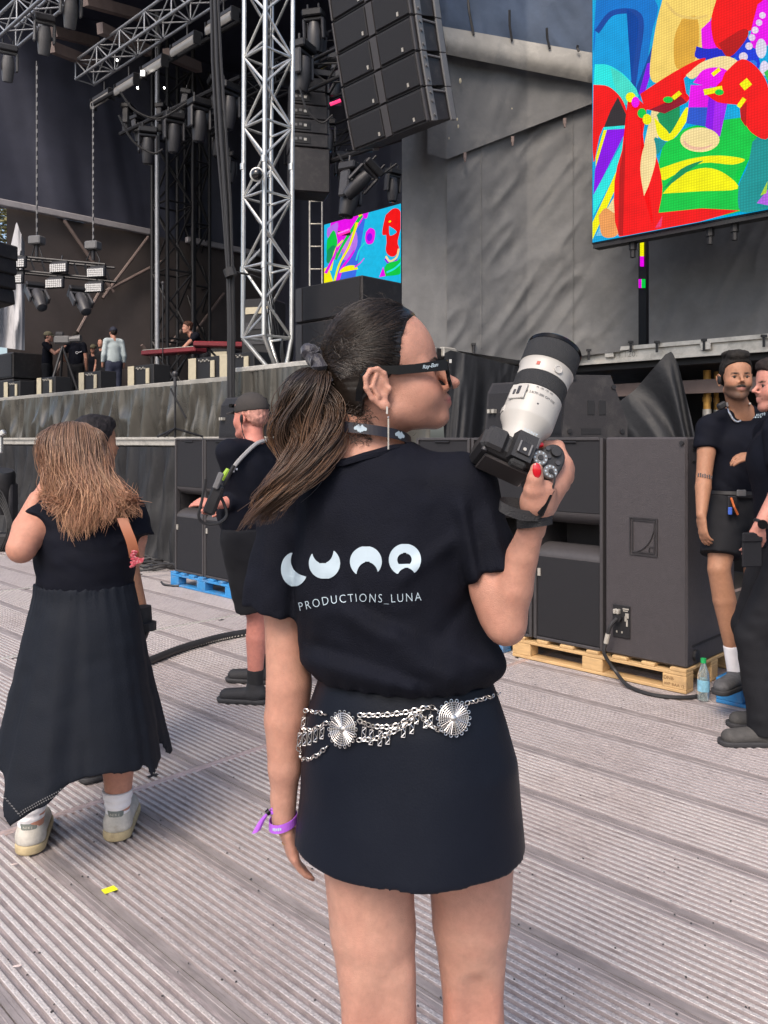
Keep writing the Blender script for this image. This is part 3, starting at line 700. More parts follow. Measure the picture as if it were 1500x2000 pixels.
# silver tower: chords aligned with the stage
tp = AB(-7.66, 5.86, 0); tz0 = STG+0.36
tw = truss('truss_tower', 'silver four chord truss tower standing on the plinth', Vector((tp.x, tp.y, tz0)), Vector((tp.x+0.03, tp.y, 9.6)), 0.40, M_silver, 0.027, 0.016, 0.40, up=Vector((AV.x, AV.y, 0)))
for k, (sa, sb) in enumerate(((-1,-1), (1,-1), (1,1), (-1,1))):
    q = AV*sa*0.2+BV*sb*0.2; mb = MB(); mb.cyl(q+Vector((0,0,0)), q*0.35+Vector((0.12,0,-0.36)), 0.027, n=10); mb.build('foot_tube', M_silver, tw, smooth=True)
mb = MB(); mb.box((0.12,0,-0.345), (0.24,0.24,0.03), rot=Matrix.Rotation(RZ,3,'Z')); mb.build('base_plate', M_silver, tw)
for z in (3.42-tz0+0.0, 4.62-tz0):     # joint collars where sections are pinned
    for sa, sb in ((-1,-1), (1,-1), (1,1), (-1,1)):
        q = AV*sa*0.2+BV*sb*0.2; mb = MB(); mb.cyl(q+Vector((0,0,z)), q+Vector((0,0,z+0.07)), 0.034, n=10); mb.build('collar', M_silver, tw, smooth=True)
mb = MB()
for i in range(5): mb.tube(spline([AV*-.1+BV*.05+Vector((0.02*i,0,6.5)), AV*(-.05+.03*i)+Vector((0,0,3.0)), AV*.02*i+BV*-.1+Vector((0,0,1.2)), AV*.1+BV*(-.05+.04*i)+Vector((0,0,0.0))], 14), 0.008, 5)
mb.build('cable_run', M_cable, tw)
t = thing('dome_mirror', 'round black domed lamp clamped on the silver tower', 'dome', W(502, 341, 9.12))
mb = MB(); mb.sphere((0,0,0), 0.066, 20, 12); mb.build('dome', pmat('dome_glass', (0.012,0.013,0.015), 0.12, 0.0, var=0.05, coat=0.6), t, smooth=True)
mb = MB(); mb.tube([Vector((math.cos(a)*0.072, 0.0, math.sin(a)*0.072)) for a in [2*math.pi*i/24 for i in range(24)]], 0.010, 8, closed=True); mb.build('ring', M_silver, t, smooth=True)
mb = MB(); mb.cyl((0,0,0), (0.02,0.12,0.0), 0.012); mb.build('clamp', M_blackm, t)
# roof trusses
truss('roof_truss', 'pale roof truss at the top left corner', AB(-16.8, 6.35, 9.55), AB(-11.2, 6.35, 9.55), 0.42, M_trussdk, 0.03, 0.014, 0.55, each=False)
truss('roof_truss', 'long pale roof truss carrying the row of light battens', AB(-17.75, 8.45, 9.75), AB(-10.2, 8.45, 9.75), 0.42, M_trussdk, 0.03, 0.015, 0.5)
for i, (a0, a1, b, z, lb) in enumerate(((-16, -9, 10.2, 8.7, 'dark truss with hanging spotlights behind the light battens'), (-14.5, -8.2, 11.8, 7.9, 'dark truss deep over the stage left of the silver tower'),
        (-10, -4.6, 8.6, 7.2, 'dark truss between silver tower and speaker array'), (-9.6, -4.9, 10.5, 6.9, 'dark truss above the inner screen'), (-11.5, -5.2, 13.0, 8.6, 'farthest dark truss high behind the rear speaker array'))):
    truss('stage_truss', lb, AB(a0, b, z), AB(a1, b, z), 0.45, M_blackm, 0.03, 0.015, 0.55, each=False)
for px, Y, wpx, lb in ((337, 21, 56, 'black lattice roof tower in the middle of the stage'), (385, 23, 34, 'thin black lattice roof tower right of the larger one')):
    p = W(px, 730, Y); t = truss('roof_tower', lb, (p.x, p.y, STG), (p.x, p.y, 11.8), wpx/1600*Y, M_blackm, 0.05, 0.028, 0.9, up=AV, each=False)
mb = MB(); p = W(307, 500, 20.2); mb.cyl((p.x, p.y, STG), (p.x, p.y, 12), 0.06, n=12)
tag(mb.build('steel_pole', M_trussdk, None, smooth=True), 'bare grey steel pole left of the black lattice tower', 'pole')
# hanging cables beside the tower
t = thing('cable_bundle', 'thick black cable bundle hanging left of the silver tower', 'cables', W(450, 775, 9.3))
for i in range(7):
    o = (i-3)*3.2; mb = MB(); mb.tube([W(px+o*(0.7+0.3*math.sin(i*2+k)), py, 9.3+0.02*math.sin(i*1.7)) for k, (px, py) in enumerate(((418,-60),(424,120),(432,260),(442,400),(448,520),(452,640),(452,790)))], 0.016, 6); mb.build('cable', M_cable, t, smooth=True, world=True)
mb = MB(); mb.cyl(W(447,525,9.25), W(452,540,9.25), 0.07, n=10); mb.tube([W(452,530,9.25), W(490,537,9.4), W(520,548,9.5)], 0.012, 6); mb.build('tie_strap', M_cable, t, world=True)
# ================================================================ LED screens
def led(name, label, px_poly, b, art, thick=0.12, emit=1.0, base=(0,160,220), conv=None, frame=True):
    """flat screen on the plane b = const, art = list of (colour, polygon in photo pixels)"""
    c = [PB(x, y, b) for x, y in px_poly]; A = [toAB(p) for p in c]
    a0 = min(p[0] for p in A); a1 = max(p[0] for p in A); z0 = sum(p[2] for p in A[2:])/2; z1 = sum(p[2] for p in A[:2])/2
    t = thing(name, label, 'screen', AB(a0, b, z0), RZ)
    mb = MB(); mb.box(((a1-a0)/2, thick/2+0.012, (z1-z0)/2), (a1-a0+0.02, thick, z1-z0+0.02)); mb.build('housing', M_black, t)
    m = pmat('led_picture', (0.5,0.5,0.5), 0.9, var=0.14, scale=7, vcol=True, spec=0.0)
    nt = m.node_tree; bs = nt.nodes['Principled BSDF']
    if not bs.inputs['Emission Color'].is_linked:
        src = bs.inputs['Base Color'].links[0].from_socket; nt.links.new(src, bs.inputs['Emission Color']); nt.links.remove(bs.inputs['Base Color'].links[0])
        bs.inputs['Base Color'].default_value = (0.01,0.01,0.01,1)
        N = nt.nodes; tc = N.new('ShaderNodeTexCoord'); sx = N.new('ShaderNodeSeparateXYZ'); nt.links.new(tc.outputs['Object'], sx.inputs[0]); fac = []
        for ch in ('X', 'Z'):      # the diode grid of the wall, 20 mm pitch
            m1 = N.new('ShaderNodeMath'); m1.operation = 'MULTIPLY'; m1.inputs[1].default_value = math.pi/0.02; nt.links.new(sx.outputs[ch], m1.inputs[0])
            m2 = N.new('ShaderNodeMath'); m2.operation = 'SINE'; nt.links.new(m1.outputs[0], m2.inputs[0]); m3 = N.new('ShaderNodeMath'); m3.operation = 'ABSOLUTE'; nt.links.new(m2.outputs[0], m3.inputs[0]); fac.append(m3)
        mm = N.new('ShaderNodeMath'); mm.operation = 'MULTIPLY'; nt.links.new(fac[0].outputs[0], mm.inputs[0]); nt.links.new(fac[1].outputs[0], mm.inputs[1])
        mr2 = N.new('ShaderNodeMapRange'); mr2.inputs['To Min'].default_value = EMIT*0.95; mr2.inputs['To Max'].default_value = EMIT*1.35; nt.links.new(mm.outputs[0], mr2.inputs['Value']); nt.links.new(mr2.outputs[0], bs.inputs['Emission Strength'])
    mb = MB(); mb.col = lin(*base); W_, H_ = a1-a0, z1-z0
    mb.add([(0,0,0),(W_,0,0),(W_,0,H_),(0,0,H_)], [(0,1,2,3)])
    bmx = []
    for i, (colr, poly) in enumerate(art):
        pts = []
        for x, y in poly:
            px, py = conv(x, y) if conv else (x, y); p = toAB(PB(px, py, b))
            pts.append((min(max(p[0]-a0, 0), W_), min(max(p[2]-z0, 0), H_)))
        bm = bmesh.new(); vs = [bm.verts.new((q[0], 0, q[1])) for q in pts]
        try: f = bm.faces.new(vs)
        except Exception: bm.free(); continue
        bmesh.ops.triangulate(bm, faces=[f]); bm.verts.index_update()
        mb.col = lin(*colr)
        mb.add([(v.co.x, -0.0004*(i+1), v.co.z) for v in bm.verts], [tuple(v.index for v in f.verts) for f in bm.faces]); bm.free()
    mb.build('picture', m, t)
    return t, (a0, a1, z0, z1)
def ring(cx, cy, rx, ry, n=26, a0=0, a1=360, rot=0):
    out = []
    for i in range(n):
        t = R(a0+(a1-a0)*i/(n-1 if a1-a0 < 360 else n)); x = math.cos(t)*rx; y = math.sin(t)*ry; c, s = math.cos(R(rot)), math.sin(R(rot)); out.append((cx+x*c-y*s, cy+x*s+y*c))
    return out
def stroke(pts, w):
    P = [Vector((p[0], p[1])) for p in [tuple(q)[:2] for q in spline([(x, y, 0) for x, y in pts], len(pts)*5)]]; Lf = []; Rt = []
    for i, p in enumerate(P):
        d = P[min(i+1, len(P)-1)]-P[max(i-1, 0)]; d.normalize(); n = Vector((-d.y, d.x)); ww = (w[0]+(w[1]-w[0])*i/(len(P)-1))/2 if hasattr(w, '__len__') else w/2
        Lf.append(tuple(p+n*ww)); Rt.append(tuple(p-n*ww))
    return Lf+Rt[::-1]
def sm(pts, k=4):
    q = list(pts)+[pts[0]]; o = spline([(x, y, 0) for x, y in q], len(pts)*k); return [(p.x, p.y) for p in o[:-1]]
RED=(250,10,15); DRED=(190,10,15); YEL=(250,245,0); GRN=(0,205,70); DGR=(10,150,90); TEAL=(20,150,150); PUR=(140,0,235); MAG=(240,0,240); CYA=(40,235,230); BLU=(10,70,160); CRM=(250,225,160); BEI=(250,215,110)
big = [
 ((0,120,210), sm([(800,0),(1040,0),(1020,160),(1000,330),(960,400),(800,260)])),
 ((0,160,225), sm([(800,120),(880,60),(960,80),(950,330),(800,300)])),
 (BLU, stroke([(803,130),(872,52),(980,70),(965,250),(950,360)], 22)),
 (CYA, sm([(796,262),(850,265),(910,300),(955,350),(975,385),(940,420),(800,430)])),
 ((70,225,205), sm([(860,275),(915,310),(970,380),(930,430),(880,360)])),
 (RED, sm([(790,345),(850,352),(900,395),(925,450),(930,515),(830,520),(790,660)])),
 ((50,45,50), [(890,395),(925,470),(928,512),(833,518),(860,450)]),
 (CYA, [(832,518),(928,510),(928,522),(832,532)]),
 (YEL, [(800,640),(832,530),(845,530),(800,690)]),
 (PUR, [(797,690),(846,528),(928,524),(790,800)]),
 (CYA, [(790,795),(930,540),(930,610),(790,880)]),
 (YEL, [(787,905),(930,600),(930,660),(787,975)]),
 ((120,200,230), [(800,960),(900,760),(900,960)]),
 (BLU, [(1030,190),(1050,240),(975,390),(965,360)]),
 (PUR, [(1010,260),(1040,250),(1000,380),(975,385)]),
 (BEI, sm([(1075,-10),(1300,-10),(1275,60),(1235,160),(1225,240),(1130,300),(1060,340),(1020,300),(1045,110)])),
 ((225,170,60), sm([(1150,80),(1215,75),(1210,235),(1130,280),(1120,160)])),
 ((235,200,110), stroke([(1085,10),(1130,60),(1200,75),(1255,65)], 12)),
 (MAG, sm([(1230,120),(1285,80),(1300,180),(1260,230),(1235,200)])),
 ((20,40,200), sm([(1210,190),(1260,200),(1375,190),(1360,240),(1215,240)])),
 ((20,60,220), sm([(1360,150),(1420,150),(1470,260),(1430,290),(1370,240)])),
 (RED, sm([(1295,-10),(1510,-10),(1510,90),(1420,130),(1350,200),(1290,190),(1270,90)])),
 (DRED, sm([(1300,180),(1400,120),(1420,150),(1345,235)])),
 (MAG, sm([(1460,20),(1510,0),(1510,170),(1450,200),(1430,150)])),
 ((230,215,230), ring(1402,233,18,18)), ((230,215,240), ring(1425,190,15,15)), ((225,205,235), ring(1437,155,14,14)), ((235,220,240), ring(1450,125,14,14)), ((230,210,240), ring(1466,95,13,13)), ((235,215,240), ring(1480,65,13,13)),
 ((40,120,230), ring(1440,265,18,18)), ((225,220,240), ring(1475,200,22,40)), ((230,220,245), ring(1488,280,18,30)),
 (CRM, sm([(1030,450),(1070,440),(1050,600),(1020,690),(1000,800),(990,650)])),
 (DGR, sm([(1050,470),(1130,400),(1145,470),(1130,530),(1080,540)])),
 (YEL, sm([(1040,480),(1090,530),(1110,540),(1170,440),(1180,480),(1115,570),(1060,560)])),
 (GRN, sm([(1060,660),(1080,590),(1130,560),(1180,520),(1400,480),(1470,500),(1470,590),(1420,650),(1370,720),(1400,860),(1060,870)])),
 (TEAL, [(1045,560),(1090,580),(1055,632),(1013,605)]),
 (TEAL, sm([(1440,580),(1505,540),(1510,850),(1395,865),(1385,760),(1420,680)])),
 (YEL, sm([(1058,690),(1180,650),(1300,635),(1408,650),(1360,672),(1240,665),(1130,710),(1075,735)])),
 (YEL, sm([(1075,790),(1150,715),(1250,685),(1330,710),(1380,770),(1230,780)])),
 (DGR, sm([(1078,770),(1150,690),(1240,655),(1190,690),(1110,750)])),
 ((240,160,90), sm([(815,880),(840,850),(880,855),(885,900),(905,930),(880,965),(830,960)])),
 (CRM, sm([(850,850),(885,800),(890,870)])),
 (RED, sm([(935,400),(980,410),(1010,450),(1000,520),(985,650),(1000,800),(1035,700),(1050,640),(1075,760),(1060,860),(1040,960),(900,965),(880,740),(925,560)], 3)),
 (DRED, [(900,700),(925,560),(915,960),(895,960)]),
 (CRM, sm([(1000,800),(985,690),(1000,600),(1035,560),(1050,640),(1025,740)])),
 (RED, [(1010,955),(1060,868),(1235,850),(1390,858),(1230,905)]),
 ((240,60,120), [(1045,930),(1075,880),(1070,925)]),
 (RED, sm([(985,385),(1100,310),(1200,255),(1250,240),(1230,270),(1165,320),(1150,360),(1185,400),(1150,430),(1020,450),(1000,430)])),
 ((150,10,40), [(1020,450),(1150,395),(1175,420),(1085,465)]),
 (CRM, sm([(1170,310),(1240,255),(1330,232),(1390,260),(1400,310),(1330,300),(1260,285),(1200,325)])),
 (MAG, sm([(1200,340),(1240,290),(1300,278),(1345,300),(1330,360),(1240,350)])),
 (MAG, [(1190,350),(1270,350),(1260,520),(1175,500)]),
 ((40,90,210), [(1183,440),(1262,440),(1258,520),(1172,505)]),
 (PUR, [(1268,360),(1350,340),(1310,560),(1250,520)]),
 ((170,30,240), [(1290,400),(1345,400),(1310,560),(1280,530)]),
 (CRM, ring(1228,572,80,50)), ((240,190,160), ring(1222,580,60,34)), (CRM, ring(1228,566,64,36)),
 (RED, sm([(1330,300),(1400,245),(1470,290),(1510,380),(1510,560),(1440,545),(1400,480),(1380,430),(1300,420),(1240,370),(1300,360)])),
 (DRED, [(1390,440),(1420,420),(1415,520),(1395,490)]),
 (YEL, stroke([(1245,380),(1320,365)], 24)), (YEL, stroke([(1400,360),(1430,335)], 34)), (YEL, stroke([(1385,440),(1410,405)], 18)), (GRN, ring(1308,380,18,12)), (YEL, stroke([(1280,310),(1310,285)], 16)),
 (YEL, stroke([(1120,405),(1150,380)], 18)), (GRN, ring(1100,410,20,13)), (YEL, ring(948,400,20,20)), (GRN, ring(994,465,18,20)), (YEL, ring(1015,490,18,22)), (MAG, ring(968,420,16,22)),
 ((60,200,80), sm([(1490,300),(1510,290),(1510,340)])), ((180,100,230), [(1460,830),(1510,770),(1510,840)]), ((180,220,60), [(1475,800),(1505,740),(1500,790)]),
]
S, ext = led('led_screen', 'large bright screen showing a red figure taking a picture', [(1157,-330),(1640,-470),(1640,385),(1157,472)], 6.0, big, conv=lambda x, y: (780+x/2.0833, y/2.0833), base=(0,170,225))
for px in (1235, 1386, 1434):
    q = toAB(PB(px, 440, 6.06)); mb = MB(); mb.cyl((q[0]-ext[0], 0.07, -0.16), (q[0]-ext[0], 0.07, 0), 0.022, n=8); mb.cyl((q[0]-ext[0], 0.07, -0.10), (q[0]-ext[0], 0.07, -0.04), 0.032, n=8); mb.build('bracket', M_black, S)
mb = MB(); mb.box(((ext[1]-ext[0])/2, 0.06, -0.03), (ext[1]-ext[0], 0.10, 0.03)); mb.build('bottom_rail', M_black, S)
small = [
 ((60,110,235), [(160,0),(330,0),(330,420),(60,420)]), ((20,190,235), [(255,0),(480,0),(480,420),(185,420)]),
 (MAG, sm([(40,30),(235,20),(180,120),(120,200),(70,260),(20,200)])), ((190,110,240), sm([(20,60),(85,40),(60,150),(20,110)])),
 (GRN, sm([(18,130),(60,80),(80,170),(30,230),(15,200)])), (DGR, sm([(20,190),(60,170),(80,220),(40,270),(15,260)])), (YEL, [(0,300),(25,290),(60,400),(0,400)]),
 ((190,120,240), sm([(120,180),(190,110),(200,200),(150,270),(110,260)])), ((210,130,240), ring(140,195,28,32)),
 (GRN, stroke([(70,260),(120,170),(200,60),(230,20)], (16,24))), (YEL, stroke([(60,400),(95,290),(150,200),(185,110),(200,60)], (12,18))),
 (MAG, stroke([(80,400),(110,320),(160,260),(185,225)], (22,10))), (YEL, stroke([(40,320),(70,200),(115,150)], (14,8))), (MAG, stroke([(10,330),(60,240),(80,180)], (20,8))),
 (YEL, ring(150,345,56,34,20,180,360)), (MAG, stroke([(185,330),(220,310),(245,285)], (10,4))),
 ((40,220,220), stroke([(195,290),(215,230),(250,190)], 10)), (MAG, sm([(255,130),(280,110),(310,135),(300,200),(265,205),(250,170)])), (PUR, ring(277,165,16,24)),
 (YEL, stroke([(212,25),(240,5)], 16)), (MAG, sm([(235,-5),(270,-5),(262,45),(240,40)])),
 (RED, sm([(375,50),(425,20),(465,50),(470,150),(440,150),(445,230),(455,270),(430,310),(395,300),(375,260),(385,180),(355,165),(360,110)])), ((20,190,235), sm([(395,120),(430,150),(440,170),(400,180)])), (YEL, ring(400,95,8,6)),
 (CRM, stroke([(375,300),(400,335),(440,320),(455,270)], 12)), (PUR, stroke([(370,315),(400,350),(445,335)], 10)), (GRN, sm([(355,420),(380,350),(450,340),(480,310),(480,420)])), (MAG, [(335,420),(360,360),(375,420)]), (CYA, stroke([(380,400),(430,385),(480,350)], 12)),
]
S2, e2 = led('led_screen', 'small inner screen with flowers behind the two stage artists', [(633,437),(783,400),(783,575),(633,560)], 12.0, small, conv=lambda x, y: (633+x*0.3226, 437+(y-28)*0.3226-x*0.0645), base=(20,190,235))
t = thing('led_strip', 'thin slice of lit screen inside the slot between grey tarps', 'screen', PB(1257, 690, 8.2))
for (y0, y1, c_, x0) in ((470, 500, YEL, 1250), (500.5, 520, MAG, 1250), (545, 562, (230,0,230), 1246.5), (545, 562, GRN, 1253)):
    mb = MB(); mb.col = lin(*c_); p = [PB(x0, y0, 8.2), PB(x0+6, y0, 8.2), PB(x0+6, y1, 8.2), PB(x0, y1, 8.2)]; mb.prism(p, BV*.02); mb.build('picture', MATS['led_picture'], t, world=True, fixn=True)
mb = MB(); p = [PB(1246, 466, 8.23), PB(1262, 466, 8.23), PB(1262, 690, 8.23), PB(1246, 690, 8.23)]; mb.prism(p, BV*0.06); mb.build('housing', M_black, t, world=True)

# ================================================================ speakers hung in the air
def cabinet(parent, Wd, H, D, badge=True, nm='speaker_cabinet', wedge=0.0, k=0):
    """hung array box: front face towards -y, returns body"""
    mb = MB(); dy = wedge
    f = [(-Wd/2,0,-H/2),(Wd/2,0,-H/2),(Wd/2,0,H/2),(-Wd/2,0,H/2)]; bk = [(-Wd/2,D,-H/2+dy),(Wd/2,D,-H/2+dy),(Wd/2,D,H/2-dy),(-Wd/2,D,H/2-dy)]
    mb.add(f+bk, [(0,1,2,3),(7,6,5,4),(0,4,5,1),(2,6,7,3),(1,5,6,2),(0,3,7,4)]); body = mb.build(nm, M_cab, parent)
    for sx in (-1, 1):
        mb = MB(); mb.box((sx*(Wd*0.25+0.012), -0.008, 0), (Wd*0.5-0.075, 0.02, H-0.03), bev=0.006); mb.build('grille', M_grille, body)
        mb = MB(); mb.box((sx*(Wd/2-0.009), -0.008, 0), (0.018, 0.03, H-0.008), bev=0.004); mb.build('frame_edge', M_cabf, body)
        if badge:
            mb = MB(); mb.box((sx*0.21+0.11, -0.021, -H/2+0.05), (0.018, 0.006, 0.03)); mb.build('badge', M_badge, body)
    mb = MB(); mb.box((0.0, -0.004, 0), (0.075, 0.016, H-0.012)); mb.build('centre_bar', M_cabf, body)
    for sx in (-1, 1):
        mb = MB()
        mb.box((sx*(Wd/2+0.012), 0.05, 0), (0.02, 0.07, H*1.02), bev=0.006); mb.box((sx*(Wd/2+0.012), D-0.06, 0), (0.02, 0.07, (H-2*dy)*1.25), bev=0.006)
        for zz in (-H*0.33, 0.02, H*0.33): mb.cyl((sx*(Wd/2+0.02), 0.05, zz), (sx*(Wd/2+0.034), 0.05, zz), 0.013, n=7)
        mb.cyl((sx*(Wd/2+0.006), 0.08, H*.42), (sx*(Wd/2+0.006), D-0.08, H*.36), 0.008, n=6)
        mb.build('rigging', M_fix, body)
    return body
arr = thing('line_array', 'hanging curved speaker array right of the silver tower', 'speaker array', AB(-4.83, 4.92, 0), RZ)
p_b = toAB(W(756, 236, 6.9)); Hc = 0.262
ang = 0.27; pos = Vector((p_b[0]+4.83, p_b[1]-4.92, p_b[2]))
for i in range(11):
    b_ = cabinet(arr, 0.93, Hc, 0.34, wedge=0.025, k=i)
    b_.location = pos; b_.rotation_euler = (ang, 0, R(-3))
    up = Vector((0, -math.sin(ang), math.cos(ang))); ang2 = ang-0.022
    pos = pos+up*(Hc*0.5+0.004)+Vector((0, -math.sin(ang2), math.cos(ang2)))*(Hc*0.5+0.004); ang = ang2
arr2 = thing('line_array', 'smaller rear speaker array showing connector plates beside the silver tower', 'speaker array', W(600, 375, 13.2), R(14))
z = 0.30
mb = MB(); mb.box((0.02,0,0.28), (0.62,0.5,0.70), bev=0.02); mb.build('speaker_cabinet', M_cab, arr2); z = 0.64
for i in range(5):
    mb = MB(); mb.box((0,0,z+0.11), (0.60-0.012*i,0.5,0.212), bev=0.012); c2 = mb.build('speaker_cabinet', M_cab, arr2)
    mb = MB(); mb.box((-0.14,-0.256,z+0.11), (0.30,0.012,0.12)); mb.build('connector_plate', M_black, c2)
    for q in range(3):
        mb = MB(); mb.box((-0.22+0.075*q,-0.264,z+0.11+0.01*(q % 2)), (0.045,0.01,0.04)); mb.build('connector', M_badge if q == 2 else M_fix, c2)
    mb = MB(); mb.box((0.31,0,z+0.11), (0.03,0.4,0.17)); mb.build('rigging', M_fixd, c2); z += 0.222
mb = MB(); mb.box((0.02,0,z+0.08), (0.78,0.55,0.10), bev=0.01); mb.cyl((0,0,z+.1),(0,0,z+1.2),0.02); mb.build('bumper', M_blackm, arr2)

# ================================================================ moving lights and other fixtures
def make_mover(mat, matd):
    t = thing('moving_light', 'moving light', 'stage light')
    mb = MB(); mb.box((0,0,-0.06), (0.36,0.26,0.12), bev=0.02); mb.build('base', matd, t)
    mb = MB(); mb.box((0,0,-0.15), (0.34,0.12,0.06), bev=0.015)
    for s in (-1, 1): mb.box((s*0.17,0,-0.32), (0.05,0.15,0.36), bev=0.02)
    mb.build('yoke', mat, t)
    mb = MB(); mb.lathe([(-0.16,0.05),(-0.15,0.095),(0.0,0.125),(0.12,0.125),(0.30,0.105),(0.34,0.095),(0.35,0.08)], (0,0,-0.36), (0,0.12,-1), n=18); h = mb.build('head', mat, t, smooth=True)
    mb = MB(); mb.lathe([(0.351,0.075),(0.36,0.05),(0.364,0.0)], (0,0,-0.36), (0,0.12,-1), n=18); mb.build('lens', M_lens, h, smooth=True)
    mb = MB(); 
    for s in (-1, 1): mb = MB(); mb.cyl((s*0.1,0,0),(s*0.1,0,0.10),0.02); mb.build('clamp', M_blackm, t)
    return t
mvA = make_mover(M_fix, M_fixd); mvB = make_mover(M_fixd, M_blackm); used = {id(mvA): False, id(mvB): False}
def mover(proto, px, py, Y, sc, rz, tilt, label, group):
    o = proto if not used[id(proto)] else copy_tree(proto); used[id(proto)] = True
    o.location = W(px, py, Y); o.rotation_euler = (tilt, 0, rz); o.scale = (sc,)*3; tag(o, label, 'stage light', group)
GL = 'moving lights on the pale corner truss'; GD = 'dark moving lights over the stage'
for px, py, Y, sc, rz, tl, lb in ((88, 28, 15.2, 1.0, .5, .25, 'grey moving light in the middle below the corner truss'), (140, -28, 14.6, 1.0, .5, .3, 'grey moving light nearest the top edge of the corner truss'), (16, 88, 15.8, .95, .5, .2, 'grey moving light at the left picture edge')):
    mover(mvA, px, py, Y, sc, rz, tl, lb, GL)
for i, (px, py, Y, sc, lb) in enumerate(((289, 250, 17, 1.05, 'lowest left dark spotlight above the lattice tower'), (340, 222, 16.5, 1.1, 'second dark spotlight from the left above the lattice tower'), (390, 195, 16, 1.15, 'third dark spotlight from the left near the cable bundle'),
     (447, 165, 15.5, 1.2, 'dark spotlight between cable bundle and silver tower'), (592, 85, 12.5, 1.05, 'dark spotlight right beside the silver tower top'), (452, 300, 18, .9, 'small dark spotlight low behind the cable bundle'), (250, 205, 18, .9, 'far left dark spotlight on the inner truss'),
     (655, 110, 14, 1.0, 'dark spotlight left of the hanging speaker array'))):
    mover(mvB, px, py, Y, sc, 0.3+0.2*i, 0.0, lb, GD)
o = copy_tree(mvB); o.location = W(735, 322, 11.5); o.rotation_euler = (R(20), R(40), R(25)); o.scale = (.85,)*3; tag(o, 'big tilted moving light above the inner screen', 'stage light', GD)
o = copy_tree(mvB); o.location = W(690, 325, 12); o.rotation_euler = (0, R(10), R(60)); o.scale = (1.1,)*3; tag(o, 'dark boxy light hanging left above the inner screen', 'stage light', GD)
for i, (px, py, Y, sc, lb) in enumerate(((268, 228, 17.6, .8, 'small dark light tucked left of the lowest spotlight'), (316, 205, 17.2, .8, 'small dark light between the first two spotlights'), (365, 178, 16.6, .85, 'small dark light between second and third spotlight'), (418, 150, 16.0, .9, 'small dark light just left of the cable bundle'),
     (425, 255, 18.5, .85, 'dark light low behind the cable bundle top'), (620, 60, 13.2, .9, 'dark light high between tower and speaker array'), (612, 20, 12.8, .9, 'dark light at the top edge right of the silver tower'), (640, 235, 14.5, .8, 'dark light under the rear speaker array'), (668, 300, 13.6, .8, 'dark light left above the inner screen corner'), (770, 330, 12.6, .7, 'dark light beside the narrow tarp strip'))):
    mover(mvB, px, py, Y, sc, 1.1+0.3*i, 0.15*((i % 3)-1), lb, GD)
for k, (pts_, lb) in enumerate((([(232,225),(250,262),(270,285),(300,300),(318,292)], 'slack black cable loop under the dark spotlights'), ([(235,180),(262,215),(310,232),(360,205),(410,175)], 'black cable swag along the dark truss'), ([(585,170),(600,215),(628,240),(650,225)], 'black cable loop beside the rear speaker array'), ([(660,300),(690,345),(730,350),(775,320)], 'black cable swag above the inner screen'))):
    mb = MB(); mb.tube(spline([W(x, y, 16.2 if k < 2 else 12.4) for x, y in pts_], 24), .022 if k < 2 else .016, 5); tag(mb.build('hanging_cable', M_cable, None, smooth=True), lb, 'cable')
for k, (x0, y0, x1, y1, Y, lb) in enumerate(((180, 205, 470, 40, 16.8, 'dark pipe below the long roof truss'), (235, 262, 470, 150, 16.6, 'dark pipe carrying the lower spotlights'), (575, 150, 790, 60, 13.0, 'dark pipe behind the hanging speaker array'), (600, 330, 790, 268, 12.8, 'dark pipe above the inner screen'))):
    mb = MB(); mb.cyl(W(x0, y0, Y+1.0), W(x1, y1, Y-1.2), .045, n=8); tag(mb.build('rigging_pipe', M_blackm, None, smooth=True), lb, 'pipe')
# battens under the long roof truss
bat = [(437, 40, 462, 45), (368, 92, 402, 70), (305, 140, 330, 112), (251, 172, 270, 150), (204, 198, 222, 178)]
labs = ['nearest', 'second', 'third, just right of the bright lamp,', 'fourth', 'farthest']
for i, (cx, cy) in enumerate(((437, 45), (366, 90), (305, 133), (252, 168), (204, 196))):
    k = 1-i*0.09; p = PB(cx, cy, 8.5); t = thing('light_batten', labs[i]+' long light batten hanging under the roof truss', 'light batten', p, RZ, 'light battens in a row')
    mb = MB(); mb.box((0,0,0.10), (0.80,0.20,0.10), bev=0.02); mb.build('body', M_fixd, t)
    mb = MB(); mb.grid(lambda u, v: ((u-.5)*0.8, -0.11-0.03*math.sin(v*3.1), 0.05-0.17*v), 6, 8); mb.grid(lambda u, v: ((u-.5)*0.8, -0.09-0.03*math.sin(v*3.1), 0.05-0.17*v), 6, 8); mb.build('reflector', M_strip, t, smooth=True)
    for sx in (-1, 1): mb = MB(); mb.box((sx*.41,-.05,0.0),(0.02,0.16,0.24)); mb.build('end_plate', M_blackm, t)
    mb = MB(); mb.cyl((0,0,.15),(0,0,.4),0.02); mb.build('hanger', M_blackm, t)
M_glow = pmat('lamp_glow', (1, 0.97, 0.9), 0.5, emit=6.0)
for px, py, Y, r_, lb in ((279, 143, 16.3, .06, 'lit white lamp glowing between the light battens'), (321, 172, 17, .022, 'small lit lamp below the light battens'), (229, 118, 16, .022, 'small lit lamp on the long roof truss'), (269, 172, 16.4, .025, 'small lit lamp under the bright lamp')):
    t = thing('lit_lamp', lb, 'lamp', W(px, py, Y)); mb = MB(); mb.box((0,0.05,0),(r_*1.6,0.08,r_*2.0)); mb.build('housing', M_fixd, t)
    mb = MB(); mb.box((0,-0.01,0),(r_*1.1,0.03,r_*1.5)); mb.build('bulb', M_glow, t)
